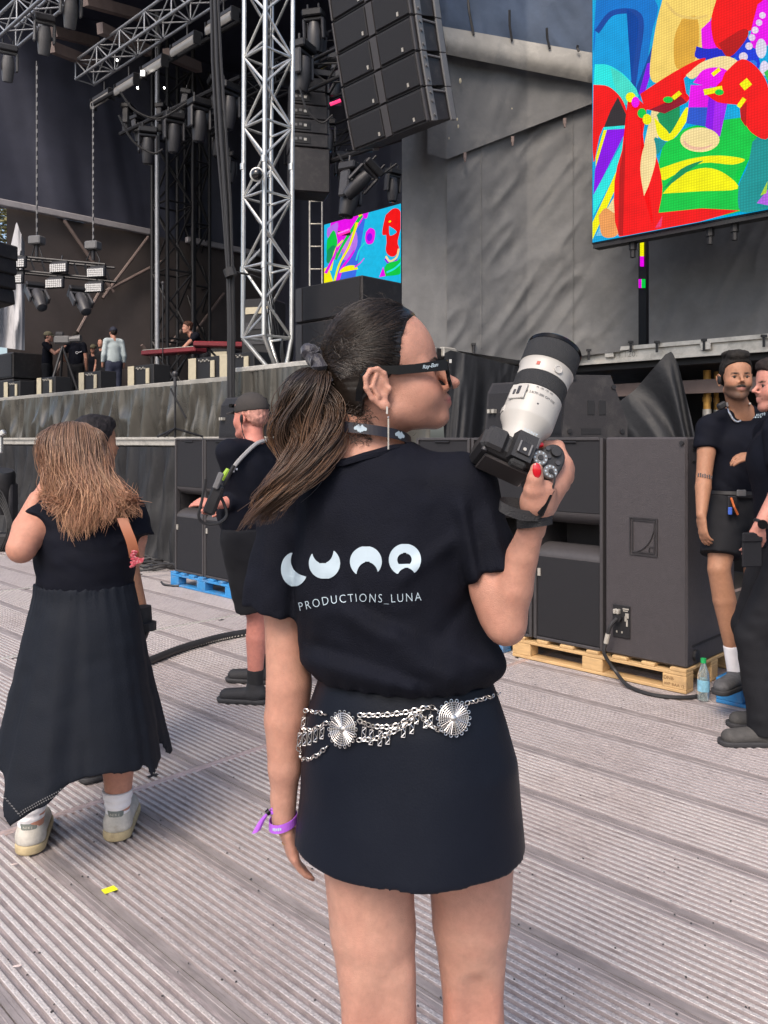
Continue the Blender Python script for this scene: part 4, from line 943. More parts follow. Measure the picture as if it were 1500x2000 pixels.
for px, py, c_, Y, lb in ((645, 158, YEL, 14, 'yellow lit pixel bar left of the speaker array'), (655, 200, (250,60,120), 14, 'pink lit pixel lamp left of the speaker array'), (716, 291, (0,190,230), 13, 'cyan lit lamp below the speaker array'), (782, 270, (0,190,230), 13, 'cyan lit lamp by the tarp edge'), (672, 454, (250,40,160), 13, 'pink light streak above the inner screen')):
    t = thing('pixel_lamp', lb, 'lamp', W(px, py, Y)); m = pmat('glow_%d_%d' % (px, py), lin(*c_), 0.5, emit=EMIT*1.3)
    mb = MB(); mb.cyl((-0.09,0,-0.035), (0.09,0,0.035), 0.03, n=8); mb.build('tube', m, t); mb = MB(); mb.box((0,0.05,0),(0.2,0.05,0.06)); mb.build('housing', M_fixd, t)
# blinder rig on chains
rig = thing('blinder_rig', 'black truss frame with six white lamp panels hung on chains', 'light rig', W(120, 640, 15.5), R(-14))
def rl(px, py): return rig.matrix_basis.inverted() @ W(px, py, 15.5)
for (x0, y0, x1, y1) in ((28, 503, 215, 520), (28, 530, 218, 548)):
    A = rl(x0, y0); B = rl(x1, y1)
    for dy in (-.16, .16):
        mb = MB(); mb.cyl(A+Vector((0,dy,0)), B+Vector((0,dy,0)), 0.025, n=8); mb.build('chord', M_blackm, rig)
for i in range(9):
    A = rl(28+i*21, 503+i*1.9); B = rl(38+i*21, 531+i*1.9); mb = MB(); mb.cyl(A+Vector((0,-.16,0)), B+Vector((0,-.16,0)), 0.013, n=6); mb.cyl(A+Vector((0,.16,0)), B+Vector((0,.16,0)), 0.013, n=6); mb.build('brace', M_blackm, rig)
for px, py in ((51, 520), (131, 529), (203, 538), (46, 550), (123, 559), (199, 567)):
    q = rl(px, py)+Vector((0,-.28,0)); mb = MB(); mb.box(q+Vector((0,.05,0.01)), (0.36,0.09,0.19), bev=0.02); pnl = mb.build('lamp_panel', M_fixd, rig)
    for i in range(8):
        for j in range(4):
            mb = MB(); mb.box(q+Vector((-.1505+.043*i,-.004,-.055+.037*j)), (0.035,0.012,0.030)); mb.build('lamp_cell', M_ledw, pnl)
    mb = MB(); mb.box(q+Vector((0,.1,.12)), (0.3,0.06,0.05)); mb.cyl(q+Vector((0,.1,.1)), q+Vector((0,.14,.26)), 0.015); mb.build('hanger', M_blackm, pnl)
for px, py0, py1 in ((72, 120, 470), (182, 200, 480)):
    A = rl(px, py0); B = rl(px, py1); hb = MB(); hb.box(B, (0.26,0.2,0.16), bev=0.02); h = hb.build('hoist', M_fix, rig)
    mb = MB(); n = 40
    for i in range(n):
        p = A.lerp(B, (i+.5)/n); L_ = (A-B).length/n*0.62; mb.box(p, (0.035 if i % 2 else 0.012, 0.012 if i % 2 else 0.035, L_*1.6))
    mb.build('chain', M_fix, h)
    C = rl(px, 508); mb = MB(); mb.cyl(B+Vector((-.03,0,-.05)), C+Vector((-.14,0,0)), 0.012); mb.cyl(B+Vector((.03,0,-.05)), C+Vector((.14,0,0)), 0.012); mb.cyl(B, C, 0.03); mb.build('sling', M_blackm, h)
for px, py, lb in ((66, 560, 'left moving light under the blinder rig'), (150, 568, 'right moving light under the blinder rig')):
    o = copy_tree(mvB); o.location = W(px, py, 15.3); o.scale = (0.95,)*3; o.rotation_euler = (R(-50), 0, R(40)); tag(o, lb, 'stage light', GD)
# ================================================================ bass cabinets, pallets and floor gear
def bass_front(parent):
    """upright bass cabinet seen from the front: local x right, y back, z up; origin at the bottom front left corner"""
    Wd, H, D = 0.515, 1.345, 0.70
    mb = MB(); mb.box((Wd/2, D/2+0.03, 0.2775), (Wd-0.004, D-0.06, 0.555)); mb.box((Wd/2, D/2+0.03, (0.86+H)/2), (Wd-0.004, D-0.06, H-0.86)); mb.box((Wd/2, 0.535, 0.7075), (Wd-0.008, 0.31, 0.32))
    for x in (0.012, Wd-0.012): mb.box((x, 0.22, 0.7075), (0.02, 0.34, 0.32))
    body = mb.build('body', M_cab, parent)
    for (x, w) in ((0.011, 0.022), (Wd-0.011, 0.022)):
        mb = MB(); mb.box((x, 0.02, H/2), (w, 0.05, H-0.006), bev=0.004); mb.build('frame_edge', M_cabf, parent)
    for z in (0.010, H-0.010):
        mb = MB(); mb.box((Wd/2, 0.02, z), (Wd-0.046, 0.05, 0.02), bev=0.004); mb.build('frame_edge', M_cabf, parent)
    for (z0, z1) in ((0.022, 0.555), (0.86, H-0.022)):
        mb = MB(); mb.box((Wd/2, 0.012, (z0+z1)/2), (Wd-0.05, 0.016, z1-z0), bev=0.004); g = mb.build('grille', M_grille, parent)
    for (zc, sg) in ((0.86, -1), (0.555, 1)):      # curved lips of the central port, the throat is an open recess
        mb = MB(); rr = 0.085
        mb.grid(lambda u, v: (0.024+(Wd-0.048)*v, 0.004+rr*1.9*(1-math.cos(u*math.pi/2)), zc+sg*rr*math.sin(u*math.pi/2)), 12, 2); mb.build('port_lip', M_cabf, parent, smooth=True)
    mb = MB(); mb.box((0.045, -0.002, 0.45), (0.02, 0.01, 0.05)); mb.build('badge', M_badge, parent)
    mb = MB(); mb.box((Wd*.5, -0.004, H-0.03), (0.14, 0.012, 0.012), bev=0.003); mb.build('catch', M_blackm, parent)
    return parent
# port geometry needs the front opening to be a real recess: throat sits behind the lips
def pallet(parent, L, D, mat, nblk=3, mat2=None):
    """origin front-left corner; x along the front"""
    mat2 = mat2 or mat
    for i in range(7):
        w = 0.10 if i % 2 == 0 else 0.085; x = 0.05+(L-0.10)*i/6
        mb = MB(); mb.box((x, D/2, 0.133), (w, D, 0.02), bev=0.003); mb.build('deck_board', mat2, parent)
    for y in (0.05, D/2, D-0.05):
        mb = MB(); mb.box((L/2, y, 0.112), (L, 0.10, 0.02), bev=0.003); mb.build('stringer_board', mat, parent)
        for i in range(nblk):
            mb = MB(); mb.box((0.0725+(L-0.145)*i/(nblk-1), y, 0.061), (0.145, 0.098, 0.08), bev=0.004); mb.build('block', mat, parent)
        mb = MB(); mb.box((L/2, y, 0.011), (L, 0.10, 0.02), bev=0.003); mb.build('bottom_board', mat, parent)
AX = -2.07; BXF = 4.60; PZ = 0.144
t = thing('pallet', 'natural wood pallet under the bass cabinets in front of the photographer', 'pallet', AB(AX-1.22, BXF-0.0, 0), RZ); pallet(t, 1.22, 0.8, M_wood)
v, f, w_, h_ = text_mesh('DNB', 0.030); mb = MB(); mb.add([(1.115+x, -0.0012, 0.078+y) for x, y in v], f)
v, f, w_, h_ = text_mesh('WP BAA /2.', 0.026); mb.add([(1.15+x, -0.0012, 0.043+y) for x, y in v], f); mb.build('stamp', pmat('stamp_ink', (0.16,0.09,0.04), 0.8), t)
t = thing('pallet', 'blue painted pallet beside the wooden one under the far bass cabinets', 'pallet', AB(AX-1.30-1.22, BXF-0.0, 0), RZ); pallet(t, 1.22, 0.8, M_bpal)
t = thing('pallet', 'worn blue pallet under the left pair of bass cabinets', 'pallet', AB(-7.38, 4.42, 0), RZ); pallet(t, 1.1, 0.8, M_bpal)
pk = G(1398, 1372); ka, kb, _ = toAB(pk)
t = thing('pallet', 'blue pallet the bearded security man stands on', 'pallet', AB(ka, kb, 0), RZ); pallet(t, 1.2, 0.8, M_bpal)
labs = ['front facing bass cabinet next to the one with the square emblem', 'front facing bass cabinet in the middle behind the held camera', 'front facing bass cabinet farthest left of the wooden pallet row']
src = None
for i in range(3):
    if src is None:
        src = thing('bass_cabinet', labs[i], 'speaker', AB(AX-0.53*(i+2), BXF+0.02, PZ), RZ, 'upright bass cabinets'); bass_front(src)
    else:
        o = copy_tree(src); o.location = AB(AX-0.53*(i+2), BXF+0.02, PZ); o['label'] = labs[i]
for i, lb in enumerate(('bass cabinet at the left end of the blue pallet', 'bass cabinet on the blue pallet beside the capped man', 'bass cabinet on the blue pallet mostly hidden behind the capped man')):
    o = copy_tree(src); o.location = AB(-7.34+0.53*i, 4.45, PZ); o['label'] = lb
# reversed cabinet with emblem and connector plate
t = thing('bass_cabinet', 'reversed grey bass cabinet with square emblem and cable plate', 'speaker', AB(AX-0.53, BXF+0.005, PZ), RZ, 'upright bass cabinets')
mb = MB(); mb.box((0.265, 0.36, 0.6725), (0.526, 0.70, 1.345), bev=0.012); mb.build('body', pmat('cabinet_back_paint', (0.048,0.043,0.047), 0.5, var=0.1, scale=30, bump=0.25, bscale=260), t)
def sq(mb, x0, x1, z0, z1, w, y=0.006):
    for (a, b, c_, d) in ((x0, x1, z0, z0+w), (x0, x1, z1-w, z1), (x0, x0+w, z0+w, z1-w), (x1-w, x1, z0+w, z1-w)): mb.box(((a+b)/2, y, (c_+d)/2), (b-a, 0.006, d-c_))
mb = MB(); sq(mb, 0.17, 0.35, 0.63, 0.86, 0.008); sq(mb, 0.187, 0.335, 0.647, 0.845, 0.006); sq(mb, 0.295, 0.332, 0.652, 0.69, 0.006)
for i in range(10):
    a0 = R(180+9*i); a1 = R(189+9*i); q = lambda a: Vector((0.190+0.142*(1+math.cos(a))*0+0.142*math.sin(-a+math.pi*1.5)*0, 0, 0))
    t0, t1 = R(9*i), R(9*i+9); A = Vector((0.192+0.14*math.cos(t0), 0.006, 0.84-0.19*math.sin(t0))); B = Vector((0.192+0.14*math.cos(t1), 0.006, 0.84-0.19*math.sin(t1))); mb.cyl(A, B, 0.004, n=6)
mb.build('emblem', M_cab, t)
mb = MB(); mb.box((0.118, 0.004, 0.215), (0.115, 0.01, 0.20), bev=0.003); cp = mb.build('connector_plate', M_black, t)
for x, z in ((0.085, 0.275), (0.105, 0.275)):
    mb = MB(); mb.box((x, -0.012, z), (0.018, 0.035, 0.03), bev=0.004); mb.build('connector', M_badge, cp)
mb = MB(); mb.cyl((0.105, -0.03, 0.235), (0.105, 0.0, 0.235), 0.024, n=14); mb.build('socket', M_blackm, cp, smooth=True)
for x, z, sx, sz, m in ((0.15, .295, .04, .008, M_badge), (0.148, .283, .03, .006, M_badge), (0.158, .255, .022, .03, M_badge), (0.158, .21, .01, .04, M_badge), (.09, .15, .008, .012, M_badge), (.125, .15, .008, .012, M_badge), (.15,.235,.014,.03,M_badge)):
    mb = MB(); mb.box((x, -0.0025, z), (sx, 0.004, sz)); mb.build('marking', m, cp)
mb = MB(); mb.cyl((0.500, -0.004, 1.31), (0.500, 0.02, 1.31), 0.013, n=12); mb.build('bolt', M_blackm, t)
for z in (1.20, 1.275, 0.12):
    mb = MB(); mb.box((0.529, 0.33, z), (0.008, 0.5, 0.012)); mb.build('side_runner', M_black, t)
for yy, z in ((0.12, 1.30), (0.12, 0.06), (0.6, 0.06)):
    mb = MB(); mb.cyl((0.526, yy, z), (0.545, yy, z), 0.035, n=12); mb.build('corner_foot', M_blackm, t)
cab0 = AB(AX-0.53, BXF+0.005, PZ)
def cl(x, y, z): return AB(AX-0.53+x, BXF+0.005+y, PZ+z)
cb = thing('power_cable', 'black cable looping from the reversed bass cabinet to the floor', 'cable', G(1215, 1330))
mb = MB(); mb.tube(spline([cl(.105,-.03,.235), cl(.085,-.075,.19), cl(.06,-.08,.09), cl(.055,-.09,0.02), G(1203,1312,.06), G(1225,1338,.02), G(1262,1354,.012), G(1305,1361,.012), G(1355,1361,.012), G(1385,1350,.012)], 50), 0.0115, 8); mb.build('wire', M_cable, cb, smooth=True, world=True)
mb = MB(); mb.cyl(cl(.072,-.078,.145), cl(.06,-.082,.085), 0.015, n=10); mb.build('sleeve', M_badge, cb, world=True)
# front fill boxes standing on the bass cabinets
def fill_box(label, a, b, z, rz, side=False):
    t = thing('front_fill_speaker', label, 'speaker', AB(a, b, z), RZ+rz, 'front fill speakers')
    H = 0.42; Wd = 0.36; prof = [(0, 0), (0, 0.05), (0.03, 0.34), (0.09, H), (0.34, H), (0.46, 0.10), (0.46, 0)]
    # silhouette extruded along x with a curved front
    mb = MB(); mb.prism([(-Wd/2, y, z_) for y, z_ in prof], (Wd, 0, 0)); mb.build('body', M_cab, t, fixn=True)
    mb = MB(); mb.prism([(-Wd/2+0.02, y-0.004, z_) for y, z_ in ((0,0.02),(0,0.05),(0.028,0.335),(0.085,H-0.012),(0.09,H-0.012),(0.04,0.33),(0.012,0.05),(0.012,0.02))], (Wd-0.04, 0, 0)); mb.build('grille', M_grille, t, fixn=True)
    for x in (-0.13, -0.09):
        mb = MB(); mb.box((x, -0.002, 0.20), (0.022, 0.05, 0.03)); mb.build('badge', M_badge, t)
    for yy in (0.20, 0.28):
        mb = MB(); mb.box((Wd/2+0.001, yy, 0.20), (0.006, 0.05, 0.10), bev=0.002); mb.build('handle_slot', M_black, t)
    mb = MB(); mb.box((Wd/2+0.001, 0.20, 0.04), (0.006, 0.14, 0.04)); mb.build('connector_plate', M_black, t)
    for yy, z_ in ((0.08, .40), (0.36, .34), (0.05, .04), (0.42, .04)):
        mb = MB(); mb.cyl((Wd/2, yy, z_), (Wd/2+.012, yy, z_), 0.016, n=8); mb.build('corner_foot', M_blackm, t)
    return t
TZ = PZ+1.347
pf = toAB(W(985, 855, 6.15)); fill_box('curved front fill speaker left of the held lens', pf[0], pf[1], TZ, 0)
pf = toAB(W(1096, 852, 5.75)); fill_box('front fill speaker turned sideways right of the held lens', pf[0], pf[1]-.1, TZ, R(-38))
pf = toAB(W(447, 868, 8.35)); fill_box('curved front fill speaker behind the capped man', pf[0], pf[1], TZ, 0)
# bottle
t = thing('water_bottle', 'clear water bottle with green cap beside the wooden pallet', 'bottle', G(1374, 1368))
mb = MB(); mb.lathe([(0,0.028),(0.004,0.033),(0.05,0.033),(0.06,0.031),(0.07,0.033),(0.13,0.033),(0.15,0.031),(0.185,0.02),(0.205,0.013),(0.215,0.013)], (0,0,0.001), (0,0,1), 20)
mb.build('body', pmat('bottle_plastic', (0.75,0.85,0.85), 0.12, var=0.05, trans=0.85, ior=1.3), t, smooth=True)
mb = MB(); mb.cyl((0,0,0.213),(0,0,0.238),0.0155,n=16); mb.build('cap', pmat('green_cap', (0.02,0.35,0.10), 0.4), t, smooth=True)
mb = MB(); mb.lathe([(0.055,0.0336),(0.12,0.0336)], (0,0,0), (0,0,1), 20, cap=False); mb.build('label_band', pmat('bottle_label', (0.20,0.42,0.55), 0.5, var=0.4, scale=50), t, smooth=True)
o = copy_tree(t); o.location = G(1418, 1300); o['label'] = 'green capped bottle mostly hidden behind the guard shoe'
# hose on the floor
t = thing('cable_ramp_hose', 'thick black ribbed hose curving across the floor', 'hose', G(370, 1262))
mb = MB(); P = spline([G(150,1352,.025), G(230,1316,.025), G(292,1291,.025), G(350,1268,.025), G(410,1250,.025), G(455,1240,.025), G(540,1226,.025)], 70); mb.tube(P, 0.027, 10); mb.build('tube', M_cable, t, smooth=True, world=True)
mb = MB()
for p in P[2:-2]: mb.box(p+Vector((0.005,-0.026,-0.008)), (0.012,0.008,0.010))
mb.build('clip_row', M_rail, t, world=True)
# cables piled at the drape
t = thing('cable_pile', 'tangle of black cables on the floor by the drape', 'cables', G(290, 1100))
for i in range(9):
    c = G(285+random.uniform(-25,30), 1098+random.uniform(-10,14), 0.02+0.008*i); r_ = random.uniform(0.18,0.42); ph = random.random()*6
    mb = MB(); mb.tube([c+Vector((math.cos(ph+k*.35)*r_*(1+.1*math.sin(k)), math.sin(ph+k*.35)*r_*.45, 0.02*math.sin(k*1.3+i))) for k in range(17)], 0.013, 6); mb.build('cable', M_cable, t, smooth=True, world=True)
t = thing('floor_cable', 'thin black cable trailing to the left blue pallet', 'cable', G(320, 1140))
mb = MB(); mb.tube(spline([G(315,1137,.012), G(322,1142,.012), G(345,1144,.012), G(370,1142,.012)], 14), 0.011, 6); mb.build('wire', M_cable, t, world=True)
# yellow tape, crumbs on the floor
t = thing('tape_mark', 'bright yellow tape scrap stuck on the floor', 'tape', G(213, 1738))
mb = MB(); q = [G(197,1738,.0012), G(222,1729,.0012), G(231,1737,.0012), G(205,1746,.0012)]; mb.add(q, [(0,1,2,3)]); mb.build('strip', pmat('yellow_tape', (0.80,0.82,0.02), 0.5, var=0.2, scale=60), t, world=True)
for i, (px, py, a) in enumerate(((28, 1688, .6), (34, 1887, .3))):
    c = G(px, py, .004); mb = MB(); d = Vector((math.cos(a), math.sin(a)*.6, 0)); n = Vector((-d.y, d.x, 0))
    mb.prism([c-d*.012, c-d*.004-n*.004, c+d*.009-n*.002, c+d*.013+n*.001, c+d*.002+n*.003], (0,0,0.0025)); o = mb.build('litter_scrap', pmat('paper_scrap', (.6,.5,.48), .8))
    tag(o, ('pale curled paper scrap near her sneakers', 'narrow pale scrap at the lower left floor edge')[i], 'litter')
# left edge floor fixture and clamp
t = thing('floor_light', 'black stage light standing at the left picture edge', 'stage light', G(2, 1075))
P0 = G(2, 1075); mb = MB(); mb.box((0,0,.12), (.36,.3,.22), bev=.03); mb.build('base', M_blackm, t)
mb = MB(); mb.box((-.1,0,.55), (.06,.2,.7), bev=.02); mb.box((.16,0,.55), (.06,.2,.7), bev=.02); mb.build('yoke', M_fixd, t)
mb = MB(); mb.lathe([(-.3,.07),(-.28,.13),(0,.16),(.25,.16),(.3,.14)], (0.02,0,.78), (.1,-.2,.9), 18); mb.build('head', M_blackm, t, smooth=True)
mb = MB()
for i in range(5): mb.tube(spline([(.05+.03*i,-.15,.02), (.2+.02*i,-.25,.3), (.1,-.2,.6+.05*i), (-.1,-.2,.75)], 14), .009, 5)
mb.build('wire', M_cable, t)
t = thing('steel_clamp', 'small pale metal bracket at the left edge by the ledge', 'bracket', W(0, 850, 8.3)); mb = MB(); mb.box((-.02,0,.0), (.16,.06,.05), rot=Matrix.Rotation(-.5,3,'Y'), bev=.008); mb.box((0,0,-.1), (.05,.05,.16), bev=.006); mb.build('body', M_silver, t)

# ================================================================ things on the stage
def stage_pt(px, Y, z=STG): p = W(px, 700, Y); return Vector((p.x, p.y, z))
# monitor boxes along the stage edge: black body, pale framed port
ML = ['stage edge monitor at the far left', 'second stage edge monitor from the left', 'stage edge monitor below the standing crew', 'stage edge monitor right of the grey sweater man', 'stage edge monitor under the keyboard', 'stage edge monitor beside the cable bundle']
src2 = None
for i, (px, pw, ph) in enumerate(((13, 11, 30), (78, 12, 34), (161, 15, 38), (258, 17, 42), (378, 22, 44), (440, 20, 40))):
    p = PB(px, 745, 6.62); la, lb_, _ = toAB(p)
    if src2 is None:
        src2 = thing('stage_monitor', ML[i], 'speaker', AB(la, lb_, STG), RZ, 'monitors along the stage edge')
        mb = MB(); mb.box((0.28, 0.16, 0.19), (0.74, 0.30, 0.36), bev=0.01); mb.build('body', M_black, src2)
        mb = MB(); sq(mb, -0.12, 0.08, 0.02, 0.37, 0.03, y=-0.01); mb.build('port_frame', M_beige, src2)
        mb = MB(); mb.box((-0.02, -0.006, 0.20), (0.18, 0.01, 0.33)); mb.build('port_panel', M_beige, src2)
        mb = MB(); mb.box((0.50, -0.006, 0.19), (0.10, 0.012, 0.24)); mb.build('side_port', M_beige, src2)
        for k in range(6):
            mb = MB(); mb.cyl((0.15+.05*k, -0.012, .33-.02*(k % 2)), (0.15+.05*k, 0.01, .33-.02*(k % 2)), 0.012, n=6); mb.build('screw', M_badge, src2)
    else:
        o = copy_tree(src2); o.location = AB(la, lb_, STG); o['label'] = ML[i]
t = thing('bass_stack', 'double row of black bass cabinets at the left stage corner', 'speaker stack', AB(-19.2, 7.6, STG), RZ)
for i in range(2):
    for j in range(2):
        mb = MB(); mb.box((0.0+1.05*i-2.0, 0.4, 0.31+0.63*j), (1.03, 0.8, 0.61), bev=0.02); c = mb.build('cabinet', M_cab, t)
        mb = MB(); mb.box((0.0+1.05*i-2.0, -0.006, 0.31+0.63*j), (0.95, 0.02, 0.52)); mb.build('grille', M_grille, c)
t = thing('side_array', 'dark curved speaker array cut by the left picture edge', 'speaker array', W(-6, 600, 12.5), R(-20))
for i in range(4):
    mb = MB(); mb.box((-0.32+0.03*i, 0, 0.85-0.24*i), (1.0-.10*i, 0.5, 0.23), rot=Matrix.Rotation(-.05*i,3,'Y'), bev=0.02); mb.build('cabinet', M_cab, t)
# tall black speaker boxes behind the plinth
t = thing('side_fill_speaker', 'big black side fill speaker right of the silver tower', 'speaker', W(640, 700, 9.9), RZ)
w0 = toAB(W(640, 700, 9.9)); zb = STG
t.location = AB(w0[0], w0[1], zb)
for j, (z0, z1) in enumerate(((0.0, 0.62), (0.63, 1.07))):
    mb = MB(); mb.box((0.05, 0.3, (z0+z1)/2), (1.2, 0.7, z1-z0), bev=0.015); c = mb.build('cabinet', M_cab, t)
    mb = MB(); mb.box((-0.475, -0.054, (z0+z1)/2), (0.12, 0.012, z1-z0-.03)); mb.build('side_panel', M_cabf, c)
    mb = MB(); mb.box((0.11, -0.054, (z0+z1)/2), (1.02, 0.014, z1-z0-.03), bev=.004); mb.build('grille', M_grille, c)
# keyboards
t = thing('keyboard_stand', 'red topped keyboard on a folding stand beside the musician', 'keyboard', stage_pt(360, 16.6), R(-30))
mb = MB(); mb.box((-.3,0,.98), (1.5,.36,.10), bev=.02); mb.build('keyboard', M_redkb, t); mb = MB(); mb.box((-.3,-.1,1.035), (1.4,.15,.012)); mb.build('keys', M_badge, t)
for s in (-1,1):
    mb = MB(); mb.cyl((-.3-.45*s,0,0), (-.3+.45*s,0,.93), .022); mb.build('leg', M_blackm, t)
t = thing('keyboard_stand', 'second red keyboard half hidden by the cable bundle', 'keyboard', stage_pt(452, 15.6), R(10))
mb = MB(); mb.box((0,0,.98), (1.4,.36,.10), bev=.02); mb.build('keyboard', M_redkb, t)
for s in (-1,1):
    mb = MB(); mb.cyl((-.45*s,0,0), (.45*s,0,.93), .022); mb.build('leg', M_blackm, t)
t = thing('broadcast_camera', 'grey broadcast camera on tripod among the crew', 'camera', stage_pt(122, 18.6))
mb = MB(); mb.box((0,0,1.45), (.36,.15,.18), bev=.03); mb.cyl((.17,0,1.46),(.42,0,1.48),.07,.09); mb.build('body', M_fix, t); mb = MB(); mb.box((-.06,0,1.59),(.18,.08,.09),bev=.02); mb.build('viewfinder', M_fixd, t)
for k in range(3):
    a = k*2.1; mb = MB(); mb.cyl((0,0,1.3),(math.cos(a)*.45,math.sin(a)*.45,0),.03); mb.build('leg', M_blackm, t)
def micstand(label, px, Y, h, z=STG, boom=True):
    t = thing('microphone_stand', label, 'microphone stand', stage_pt(px, Y, z)); mb = MB(); mb.cyl((0,0,0),(0,0,h),.012); mb.build('pole', M_blackm, t)
    mb = MB()
    for k in range(3): mb.cyl((0,0,.10),(math.cos(k*2.1+.4)*.3,math.sin(k*2.1+.4)*.3,.012),.012)
    mb.build('tripod', M_blackm, t)
    mb = MB(); mb.sphere((0,0,h+.04), .035, 10, 7); mb.cyl((0,0,h-.1),(0,0,h+.02),.018); mb.build('microphone', M_fixd, t)
    if boom: mb = MB(); mb.cyl((-.05,0,h-.12),(.12,0,h-.45),.01); mb.build('boom', M_blackm, t)
micstand('tall thin microphone stand on stage left of the keyboard', 318, 16.0, 2.2, boom=False)
micstand('microphone stand on the ledge in front of the skirt', 342, 9.0, 0.66, z=1.50)
t = thing('rack_shelf', 'thin open metal rack left of the inner screen', 'rack', stage_pt(617, 14.5))
for x in (-.11,.11):
    mb = MB(); mb.cyl((x,0,0),(x,0,3.6),.015); mb.build('post', M_rail, t)
for k in range(9):
    mb = MB(); mb.cyl((-.11,0,.4*k+.2),(.11,0,.4*k+.2),.012); mb.build('rung', M_rail, t)
for i, (px, Y, w_, h_, lb) in enumerate(((428, 18.5, .5, 1.25, 'equipment rack with pale drawers behind the cable bundle'), (500, 12.3, .5, 1.3, 'equipment rack seen through the silver tower'))):
    t = thing('equipment_rack', lb, 'rack', stage_pt(px, Y), R(-20)); mb = MB(); mb.box((0,.25,h_/2), (w_,.5,h_), bev=.02); mb.build('case', M_black, t)
    for k in range(5):
        mb = MB(); mb.box((0,-.006,.2+.23*k), (w_*.8,.015,.10)); mb.build('drawer', M_beige if k in (1,4) else M_fixd, t)
t = thing('cable_coil', 'loop of black cables hanging beside the tower foot', 'cables', W(560, 705, 9.6))
for i in range(5):
    mb = MB(); c = W(560, 672+3*i, 9.55+.02*i); mb.tube([c+Vector((math.cos(a)*(.05+.006*i), 0.01*math.sin(3*a), math.sin(a)*(.16+.01*i))) for a in [k*math.pi/9 for k in range(18)]], .008, 5, closed=True); mb.build('loop', M_cable, t, smooth=True, world=True)
# ================================================================ people: shared builders
SKIN_L = np.array((0.415, 0.212, 0.155)); SKIN_T = np.array((0.33, 0.165, 0.10)); SKIN_R = np.array((0.46, 0.21, 0.165))
M_skin = pmat('skin', (0.5,0.3,0.2), 0.50, var=0.14, scale=60, bump=0.22, bscale=520, vcol=True, sss=0.12, spec=0.4)
M_hair = pmat('hair', (0.03,0.02,0.015), 0.33, var=0.1, scale=40, vcol=True, spec=0.6)
M_blackcl = pmat('black_cotton', (0.0045,0.0054,0.0105), 0.8, var=0.2, scale=14, bump=0.3, bscale=420, spec=0.15)
M_blacksk = pmat('black_satin', (0.0042,0.0062,0.0125), 0.48, var=0.1, scale=8, bump=0.06, bscale=300, spec=0.22)
M_navy = pmat('black_dress_cotton', (0.0065,0.0088,0.0145), 0.75, var=0.15, scale=8, bump=0.2, bscale=200, spec=0.22)
M_char = pmat('charcoal_twill', (0.012,0.0125,0.0155), 0.8, var=0.15, scale=10, bump=0.25, bscale=260, spec=0.22)
M_white = pmat('white_cotton', (0.72,0.71,0.74), 0.8, var=0.08, scale=20, bump=0.3, bscale=120)
M_print = pmat('pale_print', (0.37,0.46,0.53), 0.5, var=0.08, scale=20)
M_sole = pmat('rubber_sole', (0.03,0.03,0.033), 0.7, var=0.15, scale=20)
M_shoeb = pmat('black_shoe_fabric', (0.02,0.02,0.023), 0.7, var=0.25, scale=60, bump=0.3, bscale=300)
M_gloss = pmat('glossy_black_plastic', (0.005,0.005,0.006), 0.16, var=0.05, spec=0.22)
M_silv = pmat('polished_silver', (0.58,0.56,0.545), 0.28, 0.95, var=0.15, scale=60)
M_nail = pmat('red_nail_polish', (0.45,0.004,0.012), 0.12, var=0.05, coat=0.8)
M_eyew = pmat('eye_white', (0.34,0.31,0.30), 0.2, var=0.03); M_iris = pmat('dark_iris', (0.02,0.012,0.008), 0.1, var=0.05)
V3 = Vector
def hframe(o, fwd, up=(0,0,1), s=1.0):
    f = V3(fwd).normalized(); r = f.cross(V3(up)).normalized(); u = r.cross(f)
    M = Matrix((r*s, f*s, u*s)).transposed().to_4x4(); M.translation = V3(o); return M
